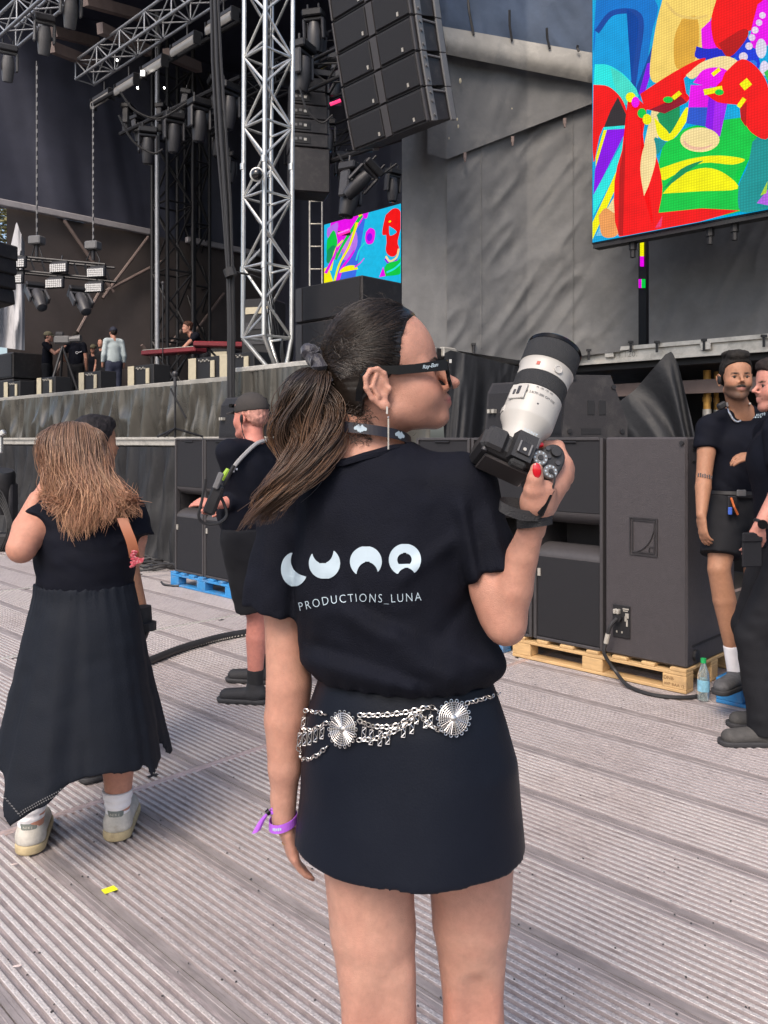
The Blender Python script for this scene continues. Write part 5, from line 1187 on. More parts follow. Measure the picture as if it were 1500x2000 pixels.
def head_sdf(F, M, ears=(1, 1), male=0.0, zl=1.0, back=0.0):
    s = M.to_scale()[0]; rot = M.to_3x3().normalized(); P = lambda x, y, z: M @ V3((x, y, z if z > -.012 or abs(x) > .07 else -.012+(z+.012)*zl))
    E = lambda c, r, k=0.015, mode='u': F.ell(P(*c), [r[0]*s, r[1]*s, r[2]*s*(zl**.8 if c[2] < -.015 and abs(c[0]) < .07 else 1)], rot, k*s, mode)
    C = lambda a, b, r0, r1, k=0.012, mode='u': F.cone(P(*a), P(*b), r0*s, r1*s, k*s, mode)
    E((0,-.006+back/2,.050), (.073,.096-back/2,.080), 0); E((0,.030,.045), (.059,.062,.062), .02); E((0,.028,-.018), (.058+.003*male,.062,.072), .025)
    E((0,.035,-.076), (.042+.006*male,.050,.026), .02); E((0,.080,-.088), (.018+.005*male,.015,.015), .02)
    for g in (-1, 1):
        C((g*.047,.008,-.055), (g*.014,.074,-.086), .019+.002*male, .016, .02); E((g*.040,.054,-.014), (.022,.028,.028), .03)
        C((g*.010,.084,.027), (g*.045,.064,.027), .009+.002*male, .008, .014); E((g*.0315,.098,.010), (.016,.012,.012), .014, 's'); E((g*.031,.071,.010), (.0155,.0135,.0125), .004)
        E((g*.0115,.097,-.018), (.0075,.010,.0075), .006)
        C((g*.022,.083,-.0465), (0,.0995,-.0440), .0038, .0052, .005); C((g*.020,.083,-.0515), (0,.0980,-.0560), .0042, .0064, .005); E((g*.030,.064,-.026), (.019,.021,.024), .02)
        C((g*.030,.076,-.0455), (0,.1080,-.0496), .0022, .0024, .002, 's')
        if ears[0 if g < 0 else 1]:
            pts = [(.075,.003,.006),(.080,.001,.021),(.083,-.008,.0295),(.087,-.020,.0290),(.090,-.029,.019),(.090,-.031,.003),(.087,-.025,-.014),(.083,-.014,-.027)]
            E((g*.079,-.014,.001), (.0055,.018,.029), .006)
            for a, b in zip(pts, pts[1:]): C((g*a[0],a[1],a[2]), (g*b[0],b[1],b[2]), .0042, .0042, .003)
            E((g*.082,-.007,-.029), (.0055,.0085,.0085), .006); E((g*.090,-.006,-.003), (.009,.0085,.012), .004, 's')
            C((g*.085,-.012,.020), (g*.087,-.021,.004), .0038, .0036, .003); C((g*.087,-.021,.004), (g*.085,-.014,-.014), .0036, .0036, .003); E((g*.080,.005,-.004), (.0045,.0045,.006), .004)
    C((0,.085,.024), (0,.113,-.007), .0072, .0088, .010); E((0,.1165,-.0100), (.0085,.0095,.0075), .008); E((0,.077,-.046), (.027,.019,.024), .018)
def head_col(V, M, base, lips=(0.42,0.13,0.12), brow=None, stubble=None, blush=0.25, zl=1.0):
    Mi = np.array(M.inverted()); L = V@Mi[:3,:3].T+Mi[:3,3]; L[:,2] = np.where(L[:,2] < -.012, -.012+(L[:,2]+.012)/zl, L[:,2]); x, y, z = np.abs(L[:,0]), L[:,1], L[:,2]
    c = np.tile(base, (len(V), 1)).astype(float)
    def mixc(mask, col):
        nonlocal c; m = np.clip(mask, 0, 1)[:, None]; c = c*(1-m)+np.array(col)*m
    front = np.clip((y-.04)/.02, 0, 1)*(np.abs(L[:,2]) < .16)
    mixc(blush*np.exp(-((x-.042)/.02)**2-((z+.012)/.02)**2)*front, base*np.array((1.05,.75,.72)))
    mixc(0.35*np.exp(-((y-.108)/.01)**2-((z+.012)/.01)**2)*front, base*np.array((1.05,.75,.72)))
    mixc(0.8*np.exp(-(np.clip(x-.012,0,1)/.008)**2-((z+.050)/.0085)**2)*np.clip((y-.086)/.008,0,1), lips)
    smile = -.0502+.10*np.clip(x-.010,0,.025); mixc(.85*np.exp(-((z-smile)/.0015)**2)*(x < .031)*np.clip((y-.06)/.01,0,1), np.array(lips)*.35)  # mouth crease shade painted as a dark line in the skin colour
    if brow is not None: mixc(0.9*np.exp(-((z-.0275-.004*np.sin((x-.012)/.035*3))/.0038)**4)*((x > .010)&(x < .048))*front, brow)
    if stubble is not None:
        sh = np.clip((-.028-z)/.012,0,1)*np.clip((y-.0)/.03,0,1)*np.clip((z+.13)/.02,0,1); mou = np.exp(-((z+.036)/.006)**2-(np.clip(x-.02,0,1)/.008)**2)*front
        mixc(np.clip(stubble[1]*sh*(0.5+0.5*np.clip((x-.01)/.02+np.clip(-.06-z,0,.02)/.02,0,1)),0,1), stubble[0]); mixc(stubble[2]*mou, stubble[0])
        mixc(0.8*np.exp(-(np.clip(x-.014,0,1)/.006)**2-((z+.050)/.006)**2)*np.clip((y-.086)/.008,0,1), lips)
    return c
def hand_sdf(F, wrist, d, n, s=1.0, curl=0.6, side=1, k=0.008, spread=0.0):
    """relaxed hand: wrist point, direction d to the fingers, n = normal of the back of the hand, side=+1 puts the thumb at d x n"""
    d = V3(d).normalized(); n = (V3(n)-d*V3(n).dot(d)).normalized(); t = d.cross(n)*side; w = V3(wrist)
    F.cone(w, w+d*.03*s, .021*s, .026*s, k, ratio=.65, side=t); F.cone(w+d*.03*s, w+d*.075*s, .031*s, .033*s, k, ratio=.42, side=t)
    tips = []
    for i, (off, L, r) in enumerate(((.027,.070,.0085), (.009,.078,.009), (-.010,.073,.0085), (-.027,.058,.0075))):
        p = w+(d*.085+t*off)*s; dd = (d+t*off*spread*8).normalized(); a = curl*(0.6+0.12*i); q = p
        for sg, ln in ((0.5, .42), (1.2, .32), (1.9, .26)):
            v = (dd*math.cos(a*sg)-n*math.sin(a*sg)); q2 = q+v*L*ln*s; rr = r*s*(1-.12*sg/1.9); F.cone(q, q2, rr*1.05, rr*.95, .004); q = q2
        tips.append(q)
    b = w+(d*.025+t*.022)*s; m = b+(d*.032+t*.022-n*.014)*s; e = m+(d*.030+t*.006-n*.010)*s; F.cone(b, m, .014*s, .0115*s, .008); F.cone(m, e, .0105*s, .008*s, .004); tips.append(e)
    return tips
def pv(px, py, Y): return W(px, py, Y)
def mesh_of(F, relax=1):
    V, Q = F.surf(); return (relax_mesh(V, Q, relax) if relax else V), Q
def on_surf(bv, px, py, off=0.0015):
    d = W(px, py, 1.0)-V3((0,0,CAM_H)); d.normalize(); h = bv.ray_cast(V3((0,0,CAM_H)), d)
    if h[0] is None: return None
    n = h[1] if h[1].dot(d) < 0 else -h[1]; return h[0]+n*off
def shape_decal(g, x0, x1, y0, y1, bv, off=0.0016, rows=46, cols=6, xr=None):
    """flat print whose outline is g(x, y) < 0 in photo pixels, laid on the surface"""
    mb = MB(); xs = np.linspace(x0, x1, 400)
    def runs(y):
        v = np.array([g(x, y) for x in xs]); ins = v < 0; out = []; st = None
        for i in range(len(xs)):
            if ins[i] and st is None: st = xs[i] if i == 0 else xs[i-1]+(xs[i]-xs[i-1])*v[i-1]/(v[i-1]-v[i])
            if st is not None and (not ins[i] or i == len(xs)-1):
                e = xs[i-1]+(xs[i]-xs[i-1])*v[i-1]/(v[i-1]-v[i]) if not ins[i] else xs[i]; out.append((st, e)); st = None
        return out
    ys = np.linspace(y0, y1, rows+1); pr = [runs(y) for y in ys]
    for j in range(rows):
        a, b = pr[j], pr[j+1]
        if len(a) != len(b):   # topology changes: pair what overlaps
            pairs = [(p, q) for p in a for q in b if min(p[1], q[1]) > max(p[0], q[0])]
            pairs = [((max(p[0], q[0]) if len(b) > len(a) and len(a) == 1 else p[0], min(p[1], q[1]) if len(b) > len(a) and len(a) == 1 else p[1]), q) if len(b) > len(a) else (p, (max(p[0], q[0]) if len(a) > len(b) else q[0], min(p[1], q[1]) if len(a) > len(b) else q[1])) for p, q in pairs]
        else: pairs = list(zip(a, b))
        for p, q in pairs:
            top = [on_surf(bv, lerp(p[0], p[1], i/cols), ys[j], off) for i in range(cols+1)]; bot = [on_surf(bv, lerp(q[0], q[1], i/cols), ys[j+1], off) for i in range(cols+1)]
            if any(v is None for v in top+bot): continue
            n = cols+1; mb.add(top+bot, [(n+i, n+i+1, i+1, i) for i in range(cols)])
    return mb
def text_decal(txt, pts, height, bv, off=0.0016, spacing=1.2, shear=0.0, thin=0.0):
    """letters whose middle line follows the photo points pts"""
    v, f, w, h = text_mesh(txt, 1.0, shear, spacing, thin=thin); P = [V3((x, y, 0)) for x, y in pts]; L = sum((P[i+1]-P[i]).length for i in range(len(P)-1))
    def at(t):
        d = t*L
        for i in range(len(P)-1):
            l = (P[i+1]-P[i]).length
            if d <= l or i == len(P)-2:
                e = (P[i+1]-P[i])/l; return P[i]+e*d, e
            d -= l
    out = []
    for x, y in v:
        p, e = at(x/w+0.5); q = p+V3((e.y, -e.x, 0))*(y/h*height); out.append(on_surf(bv, q.x, q.y, off))
    if any(o is None for o in out):
        fs = [q for q in f if all(out[i] is not None for i in q)]; out = [o if o is not None else V3((0,0,0)) for o in out]; f = fs
    mb = MB(); mb.add(out, f); return mb

# ================================================================ the photographer
Y0 = 1.42
ph = thing('person', 'woman photographer seen from behind in black printed tee and short skirt', 'person', (pv(800, 860, Y0).x, Y0, 0))
HS = 1.06
HM = hframe(pv(735, 757, 1.345)+V3((0, 0.080, 0)), (1.0, 0.05, 0.19), (-0.19, 0, 1), HS)
HM.translation = HM.translation+V3((0.012, 0, 0))
hair_dark = np.array((0.020,0.014,0.011))
FH = SDF((-0.16,1.28,1.38), (0.17,1.58,1.76), 0.0021)
head_sdf(FH, HM, zl=.62, back=.022)
FH.ell(HM @ V3((0,.010,.058)), [q*HS for q in (.069,.080,.0835)], HM.to_3x3().normalized(), .012)
nb = pv(716, 905, Y0+0.0); nt_ = pv(732, 800, Y0)
FH.cone(nb, nt_, .056, .052, .02, ratio=.95, side=(1,0,0)); FH.cone(pv(694,870,1.42), pv(692,800,1.415), .032, .028, .02)
FH.plane(pv(720, 868, Y0), (0.0,0,-1))
headmesh = mesh_of(FH, 3)
# body below the lanyard
FB = SDF((-0.27,1.16,-0.01), (0.33,1.64,1.52), 0.0046)
FB.cone(pv(716,920,Y0), pv(726,838,Y0), .058, .0545, .02); FB.cone(pv(690,880,1.415), pv(686,840,1.415), .036, .033, .02)
def zz(py, Y=Y0): return CAM_H-(py-HZ)/F_PX*Y
def xx(px, Y=Y0): return (px-CX)/F_PX*Y
tors = [(905,742,.105,.062),(950,748,.150,.085),(1000,748,.158,.098),(1100,752,.150,.105),(1200,775,.142,.100),(1300,788,.142,.100),(1400,792,.155,.110),(1500,796,.168,.118),(1600,800,.172,.115),(1660,800,.160,.105)]
TA = R(-14)
tsec = [(zz(p), xx(c), Y0+0.01, rx, ry) for p, c, rx, ry in tors]
FB.loft(tsec, .03, ang=TA)
FB.cone(pv(716,912,Y0), pv(905,952,1.38), .043, .043, .03); FB.cone(pv(705,905,Y0), pv(572,958,1.49), .045, .045, .03)
# left arm hanging
LA = [pv(566,968,1.50), pv(556,1200,1.485), pv(561,1338,1.475), pv(557,1405,1.475), pv(556,1500,1.475), pv(554,1585,1.48)]
FB.chain(LA, [.046,.037,.0375,.0375,.030,.0195], .02)
FB.cone(pv(553,1560,1.478), pv(553,1600,1.482), .022, .021, .01)
FB.cone(pv(575,1330,1.49), pv(570,1380,1.49), .03, .03, .02)
hand_sdf(FB, pv(552,1592,1.482), (0.22,0.16,-1.0), (-0.95,-0.30,-0.05), 0.90, 0.42, side=1)
# right arm raised with the camera
RAe = pv(988,1216,1.325)
FB.chain([pv(908,962,1.375), pv(945,1090,1.35), RAe], [.045,.038,.0325], .02); FB.cone(pv(960,1160,1.34), pv(968,1200,1.335), .032, .027, .02)
FB.chain([RAe, pv(1004,1150,1.31), pv(1020,1085,1.295), pv(1046,1010,1.272)], [.0305,.0300,.0250,.0185], .012)
FB.ell(RAe+V3((0.0,-.004,-.014)), (.019,.018,.016), None, .02)
# legs
for (hp, hr, kp, kr, cp_, cr, ap) in (((716,1640,1.440),.080,(741,1985,1.425),.061,(744,2240,1.435),.055,(746,2620,1.44)), ((918,1640,1.455),.080,(922,1958,1.475),.0495,(925,2200,1.49),.050,(930,2560,1.50))):
    A, B, Cc, D = pv(*hp), pv(*kp), pv(*cp_), pv(*ap); D.z = 0.09; Cc.z = 0.34
    FB.chain([A, A.lerp(B,.5), B, Cc, D], [hr, (hr+kr)/2+.004, kr, cr, .035], .02)
    for g_ in (-1, 1): FB.cone(B+V3((g_*kr*.55,-kr*.45,.09)), B+V3((g_*kr*.62,-kr*.50,-.05)), kr*.42, kr*.40, .02)
    FB.ell(B+V3((0,-kr*1.28,.005)), (kr*.40,kr*.30,.07), None, .03, 's'); FB.ell(Cc+V3((-.014,-.018,.04)), (cr*.62,cr*.62,.09), None, .03); FB.ell(Cc+V3((.016,-.016,.05)), (cr*.58,cr*.6,.08), None, .03)
    FB.cone(D, D+V3((0.01,.10,-.055)), .034, .028, .02)
FB.plane(pv(720, 842, Y0), (0,0,1), lo=(-.16,1.3,1.44), hi=(.14,1.56,1.53))
# right hand gripping the camera (finer grid)
FR = SDF((0.16,1.13,1.26), (0.34,1.45,1.52), 0.0019)
wr_ = pv(1046,1012,1.272)
FR.cone(pv(1040,1035,1.277), pv(1052,985,1.264), .0205, .0195, .01, ratio=.8, side=(1,0,0)); FR.cone(pv(1052,985,1.264), pv(1084,932,1.308), .022, .025, .015); FR.cone(pv(1062,985,1.285), pv(1094,915,1.322), .019, .02, .015); FR.cone(pv(1046,980,1.255), pv(1062,960,1.25), .021, .018, .015)
FR.chain([pv(1045,978,1.252), pv(1043,956,1.240), pv(1045,936,1.2335), pv(1048,916,1.230)], [.0165,.0145,.0115,.0095], .012)
for kn, m1, m2, r_ in (((1103,905,1.325),(1090,872,1.345),(1052,868,1.340),.0095), ((1107,918,1.328),(1098,892,1.356),(1062,884,1.355),.0095), ((1106,934,1.325),(1092,912,1.356),(1058,902,1.356),.009), ((1098,950,1.318),(1082,932,1.348),(1052,922,1.348),.008)):
    FR.chain([pv(1080,950,1.305), pv(*kn), pv(*m1), pv(*m2)], [.013, r_*1.18, r_, r_*.85], .007)
handR = mesh_of(FR, 2)
bodyM = mesh_of(FB, 5)
V, Q = join([bodyM, headmesh, handR])
def ph_col(V):
    c = head_col(V, HM, SKIN_L, lips=(0.42,0.12,0.12), brow=(0.05,0.03,0.02), blush=0.4, zl=.62)
    low = V[:,2] < 1.40; n = vnoise(V[:,0]*14, V[:,1]*14, V[:,2]*9, 3)[:,None]
    n2 = vnoise(V[:,0]*45, V[:,1]*45, V[:,2]*40, 6)[:,None]; c[low] = (c*(1+0.07*n*np.array((.6,1,1))+.05*n2*np.array((.3,1,1))))[low]
    knee = np.exp(-((V[:,2]-.47)/.05)**2)*(V[:,2] < .7); c = c*(1-.14*knee[:,None]*np.array((.3,1,1)))
    pale = np.exp(-((V[:,2]-.6)/.35)**2)*(V[:,2] < .9); c = c*(1+pale[:,None]*np.array((.0,.06,.10)))
    return c
np_mesh('body', V-np.array(ph.location), Q, M_skin, ph, True, ph_col(V))
# ---- shirt
FS = SDF((-0.28,1.20,0.98), (0.30,1.66,1.50), 0.0042)
ssec = [(862,726,.070,.070),(880,733,.088,.082),(905,742,.120,.092),(930,745,.146,.100),(960,748,.163,.106),(1000,749,.168,.112),(1100,748,.164,.122),(1180,754,.158,.122),(1230,766,.160,.124),(1275,780,.170,.130),(1310,787,.176,.136),(1335,788,.176,.136),(1352,788,.168,.130),(1366,788,.156,.121)]
FS.loft([(zz(p, Y0 if p < 1200 else lerp(Y0, 1.30, min(1, (p-1200)/100))), xx(c), Y0+0.008, rx, ry) for p, c, rx, ry in ssec], .02, ang=TA)
FS.cone(pv(726,915,Y0), pv(902,953,1.38), .048, .052, .03); FS.cone(pv(700,912,Y0), pv(575,962,1.49), .048, .053, .03)
FS.chain([pv(905,960,1.375), pv(945,1060,1.352), pv(978,1150,1.332)], [.058,.050,.0475], .03, clip=(pv(967,1124,1.34), pv(978,1150,1.332)-pv(948,1066,1.352)))
FS.chain([pv(575,972,1.49), pv(545,1100,1.475), pv(528,1225,1.462)], [.060,.056,.058], .03, clip=(pv(530,1193,1.465), (-.16,0,-1)))
# neck opening
FS.cone(pv(715,800,Y0-.004), pv(712,960,Y0+.004), .0745, .0745, .006, 's', ratio=.92, side=(1,0,0))
def shirt_folds(x, y, z):
    px = 750+1600*x/np.maximum(y, .1); py = 860-1600*(z-CAM_H)/np.maximum(y, .1)
    d = 0.0030*vnoise(x*22+z*9, y*12, z*15, 4)+0.0016*vnoise(x*48, y*30, z*34, 5)+.0014*np.abs(vnoise(x*30+z*22, y*20, z*24, 8))
    def crease(x0, y0, x1, y1, w, a):
        L = math.hypot(x1-x0, y1-y0); ex, ey = (x1-x0)/L, (y1-y0)/L; t = (px-x0)*ex+(py-y0)*ey; q = -(px-x0)*ey+(py-y0)*ex
        return 1.5*a*np.exp(-(q/w)**2)*np.exp(-np.maximum(0, np.maximum(-t, t-L))**2/600)
    d = d-crease(660,1190,880,1325,26,.0075)+crease(700,1180,900,1290,18,.004)-crease(600,1290,800,1345,18,.006)+crease(620,1260,820,1330,14,.0035)-crease(780,1240,960,1300,20,.006)
    d = d-crease(905,1000,930,1150,14,.006)+crease(925,1010,945,1130,10,.004)-crease(600,960,580,1250,16,.005)+crease(585,1000,566,1260,12,.004)-crease(640,1000,610,1250,20,.004)
    d = d-crease(880,1060,790,1130,16,.004)+crease(500,1050,490,1190,12,.004)-crease(960,1010,985,1110,10,.004)+crease(925,1150,870,1230,16,.004)
    gather = np.clip((py-1325)/25, 0, 1)*.0022*np.sin(px*.16+3*vnoise(px*.02, 0, 0, 9)); return d-gather
FS.disp(shirt_folds)
shirt = FS.build('shirt', M_blackcl, ph, relax=2)
bvS = bvh_of(shirt)
# collar rib: band along the neck opening
ring_ = []; ncx = pv(713,880,Y0)
for i in range(72):
    a = 2*math.pi*i/72; z = None
    for ex in (.003, .006, .010, .016):
        h_ = bvS.ray_cast(V3((ncx.x+math.cos(a)*(.0745+ex), Y0+math.sin(a)*(.0685+ex), 1.60)), V3((0,0,-1)))
        if h_[0] is not None and h_[0].z > 1.36: z = h_[0].z; break
    ring_.append(z if z is not None else 1.44)
for _ in range(10): ring_ = [(ring_[i-1]+2*ring_[i]+ring_[(i+1) % 72])/4 for i in range(72)]
for dr, nm in ((0.0, 'collar'),):
    mb = MB(); vs_ = []
    for i in range(72):
        a = 2*math.pi*i/72; q = lambda r_, dz: V3((ncx.x+math.cos(a)*(.0745+r_), Y0+math.sin(a)*(.0685+r_), ring_[i]+dz))
        vs_ += [q(-.0035,.0005), q(-.002,.0058), q(.004,.0060), q(.012,.0010), q(.012,-.006), q(-.0035,-.008)]
    mb.add(vs_, [(i*6+k, ((i+1) % 72)*6+k, ((i+1) % 72)*6+(k+1) % 6, i*6+(k+1) % 6) for i in range(72) for k in range(6)]); mb.build(nm, M_blackcl, ph, smooth=True, world=True, fixn=True)
# ---- skirt
FK = SDF((-0.21,1.20,0.66), (0.30,1.66,1.09), 0.0042)
ks = [(1320,790,.150,.112),(1350,790,.160,.118),(1400,791,.176,.126),(1480,798,.191,.134),(1560,799,.194,.142),(1650,798,.203,.150),(1760,797,.213,.158)]
FK.loft([(zz(p), xx(c), Y0+0.012, rx, ry) for p, c, rx, ry in ks], .0, ang=TA)
FK.plane((0.04,1.29,0.760), (.05,0.05,-1)); FK.plane(pv(1012,1690,1.46), (0.55,0.1,-0.8), lo=(.17,1.2,.6), hi=(.3,1.7,.81))
def skirt_f(x, y, z):
    th = np.arctan2(y-1.43, x-.045); h_ = np.clip((1.0-z)/.28, 0, 1)
    return -0.0035*h_*vnoise(th*2.2, z*2, 0, 7)-.002*h_*np.sin(th*5+1)+0.0015*vnoise(x*14, y*14, z*10, 8)
FK.disp(skirt_f); skirt_o = FK.build('skirt', M_blacksk, ph, relax=2); bvK = bvh_of(skirt_o)
# ---- shoes (out of frame)
for px, Y, z0 in ((746, 1.44, 0), (930, 1.50, 0)):
    c = pv(px, 860, Y); F = SDF((c.x-.07,Y-.12,-.002), (c.x+.08,Y+.24,.13), .005); F.cone((c.x,Y-.03,.045), (c.x+.015,Y+.16,.035), .042, .040, .01, ratio=.9, side=(1,0,0)); F.cone((c.x,Y-.02,.05), (c.x,Y-.01,.09), .040, .038, .02); F.plane((0,0,.002), (0,0,-1)); F.build('shoe', M_shoeb, ph)
# ---- print on the shirt
def disc(cx, cy, rx, ry): return lambda x, y: math.hypot((x-cx)/rx, (y-cy)/ry)-1
C4 = lambda x, y: (460+x/2.5, 980+y/2.5)
def moon(parts):
    (cx, cy), rx, ry = C4(*parts[0][:2]), parts[0][2]/2.5, parts[0][3]/2.5; base = disc(cx, cy, rx, ry); cuts = [disc(*C4(q[0], q[1]), q[2]/2.5, q[3]/2.5) for q in parts[1:]]
    return (lambda x, y: max([base(x, y)]+[-c(x, y) for c in cuts])), cx-rx-1, cx+rx+1, cy-ry-.5, cy+ry+.5
for parts in ([(288,330,66,84),(358,284,86,80)], [(437,300,76,76),(428,234,52,66)], [(638,292,77,76),(645,358,52,64)]):
    g, a, b, c, d = moon(parts); shape_decal(g, a, b, c, d, bvS, rows=44).build('moon_print', M_print, ph, world=True, smooth=True)
g, a, b, c, d = moon([(827,283,78,78),(835,374,44,50)]); hx_, hy_ = C4(825,283)
hole = lambda x, y: max(disc(hx_, hy_, 14, 13)(x, y), (y-(hy_+8))/10)
shape_decal(lambda x, y: max(g(x, y), -hole(x, y)), a, b, c, d, bvS, rows=60).build('moon_print', M_print, ph, world=True, smooth=True)
text_decal('PRODUCTIONS_LUNA', [(586,1186),(640,1174),(700,1168),(760,1170),(822,1166)], 19, bvS, spacing=1.3, thin=-.012).build('lettering', M_print, ph, world=True)
# ---- hair: close cap, sleek strands, wavy tail
def hl(V): Mi = HM.inverted(); return Mi @ V
FC = SDF((-0.17,1.28,1.42), (0.16,1.58,1.76), 0.003)
rotH = HM.to_3x3().normalized()
FC.ell(HM @ V3((0,.001,.057)), [q*HS for q in (.0785,.0910,.0920)], rotH, 0); FC.ell(HM @ V3((0,.026,.050)), [q*HS for q in (.0625,.066,.067)], rotH, .02); FC.ell(HM @ V3((0,-.026,-.005)), [q*HS for q in (.064,.055,.055)], rotH, .03)
Mi_ = np.array(HM.inverted())
def hairline(X, Y, Z):
    x = Mi_[0,0]*X+Mi_[0,1]*Y+Mi_[0,2]*Z+Mi_[0,3]; y = Mi_[1,0]*X+Mi_[1,1]*Y+Mi_[1,2]*Z+Mi_[1,3]; z = Mi_[2,0]*X+Mi_[2,1]*Y+Mi_[2,2]*Z+Mi_[2,3]
    yl = np.interp(z, [-.09,-.055,-.03,-.012,.012,.03,.05,.075,.10,.125], [-.075,-.052,-.040,-.036,.006,.028,.034,.042,.056,.066]); rec = .020*np.clip(1-np.abs(x)/.05, 0, 1)*np.clip((z-.07)/.03, 0, 1)
    return (y-yl-rec)*HS*.8
FC.op(hairline, FC.lo, FC.lo+FC.n*FC.h, .006, 'i')
FC.disp(lambda x, y, z: 0.0010*vnoise(x*30, y*60, z*220, 3)+0.0006*vnoise(x*60, y*60, z*500, 5))
def cap_col(V): return np.tile(hair_dark*0.55, (len(V),1))*(1+.25*vnoise(V[:,0]*40, V[:,1]*60, V[:,2]*260, 2)[:,None])
FC.build('hair_cap', M_hair, ph, col=cap_col, relax=1)
TIE = V3((0.0,-.084,.050)); rng = np.random.default_rng(11)
def ell_proj(p, e): # push local points onto the hair ellipsoid
    c = np.array((0,.001,.057)); r = np.array((.0790,.0918,.0926))+e; q = (p-c)/r; n = np.linalg.norm(q, axis=-1, keepdims=True); return c+q/n*r
n = 3600; zr = rng.uniform(-.055,.128,n); sd = np.where(rng.random(n) < .72, 1, -1)
yl = np.interp(zr, [-.09,-.055,-.03,-.012,.012,.03,.05,.075,.10,.125], [-.07,-.050,-.038,-.034,.012,.030,.036,.046,.062,.055])-rng.random(n)**2*.05
root = np.stack([sd*(.02+.06*rng.random(n)), yl, zr], 1)
top = rng.random(n) < .38; root[top] = np.stack([sd[top]*rng.random(top.sum())*.055, rng.uniform(.0,.062,top.sum()), np.full(top.sum(), .135)], 1)
nape = rng.random(n) < .15; root[nape] = np.stack([sd[nape]*(.03+.05*rng.random(nape.sum())), rng.uniform(-.075,-.035,nape.sum()), rng.uniform(-.07,.01,nape.sum())], 1)
tt = np.linspace(0,1,10)[None,:,None]; tie = np.array(TIE)+rng.normal(0,1,(n,1,3))*np.array((.012,.004,.012))
path = root[:,None,:]*(1-tt)+tie*tt; path[:,:,2] += (np.sin(tt[...,0]*math.pi)*.012)
path[:,:,0] += np.where(top, .10*root[:,0]/.055, np.sign(root[:,0])*.055)[:,None]*np.sin(tt[...,0]*math.pi); path[:,:,2] += np.where(top, .06, 0)[:,None]*np.sin(tt[...,0]*math.pi)
path = ell_proj(path, rng.uniform(-.001,.0022,(n,1,1))); path += rng.normal(0,.0004,path.shape)
ylp = np.interp(path[:,:,2], [-.09,-.055,-.03,-.012,.012,.03,.05,.075,.10,.125,.15], [-.075,-.052,-.040,-.036,.006,.028,.034,.042,.056,.066,.072])+.020*np.clip(1-np.abs(path[:,:,0])/.05,0,1)*np.clip((path[:,:,2]-.07)/.03,0,1)+rng.normal(0,.0045,(n,1))
okm = path[:,:,1] < ylp; fi = np.argmax(okm, 1); ii = np.maximum(np.arange(path.shape[1])[None,:], fi[:,None]); path = np.take_along_axis(path, ii[:,:,None], 1)
Pw = path@np.array(HM)[:3,:3].T+np.array(HM)[:3,3]
def hcol(n, lo, hi, p=1.6):
    t = rng.random(n)[:,None]**p; return np.array(lo)*(1-t)+np.array(hi)*t
strands('hair_strands', Pw, np.interp(np.linspace(0,1,10),[0,.15,.6,1],[.15,.9,1,.6])*.00058, M_hair, ph, hcol(n, (.009,.0065,.0055), (.042,.027,.019), 2.0))
# tail
tie_w = HM @ TIE
main = [tie_w, tie_w+V3((-.022,-.004,.002)), pv(608,742,1.385), pv(608,800,1.375), pv(602,862,1.362), pv(578,925,1.342), pv(540,978,1.33), pv(503,1030,1.325)]
Lp = spline(main, 25); Lp = np.array([tuple(p) for p in Lp]); K = 26
wid = np.interp(np.linspace(0,1,K), [0,.09,.2,.35,.55,.78,1], [.007,.013,.025,.034,.038,.031,.010]); dep = wid*.55
Pt = []; Ct = []
for c_ in range(76):
    a = rng.uniform(0, 2*math.pi); rr = math.sqrt(rng.random()); ox, oy = math.cos(a)*rr, math.sin(a)*rr; f = rng.uniform(1.7,2.5); ph0 = ox*1.0+oy*.8+rng.normal(0,.55); am = rng.uniform(.012,.026); endk = rng.uniform(.70,1.0)
    tone = rng.random()
    for s_ in range(30):
        t = np.linspace(0, 1, K)*min(1, endk*rng.uniform(.82,1.04)); base = np.stack([np.interp(t, np.linspace(0,1,K), Lp[:,i]) for i in range(3)], 1); w = np.interp(t, np.linspace(0,1,K), wid); d = np.interp(t, np.linspace(0,1,K), dep)
        jit = rng.normal(0,1,2)*.17*(1-.5*t[:,None]*0)
        wave = np.sin(t*f*6.28+ph0+rng.normal(0,.12))*am*np.clip(t*3,0,1); wav2 = np.cos(t*f*6.28+ph0)*am*.8*np.clip(t*3,0,1)
        p = base.copy(); p[:,0] += (ox+jit[:,0])*w+wave; p[:,1] += (oy+jit[:,1])*d+wav2*.7; p[:,2] += wave*.25; p[:,0] += .0022*np.sin(t*rng.uniform(9,16)+rng.uniform(0,6)); p[:,1] += .0015*np.sin(t*rng.uniform(9,16)+rng.uniform(0,6))
        if s_ == 0 and c_ % 5 == 0: p += rng.normal(0,1,(1,3))*t[:,None]*.02
        Pt.append(p); k = np.linspace(0,1,K)[:,None]; dk = np.array((.020,.014,.011))*(1.0+.5*rng.random()); lt = np.array((.135,.070,.038))*(.35+.85*tone)*(.75+.5*rng.random()); m = np.clip((k-.30)*1.5,0,1)**1.1; Ct.append(dk*(1-m)+lt*m)
Pt = np.array(Pt); Ct = np.array(Ct)
strands('ponytail', Pt, np.interp(np.linspace(0,1,K), [0,.8,1], [.0010,.0009,.0003]), M_hair, ph, Ct)
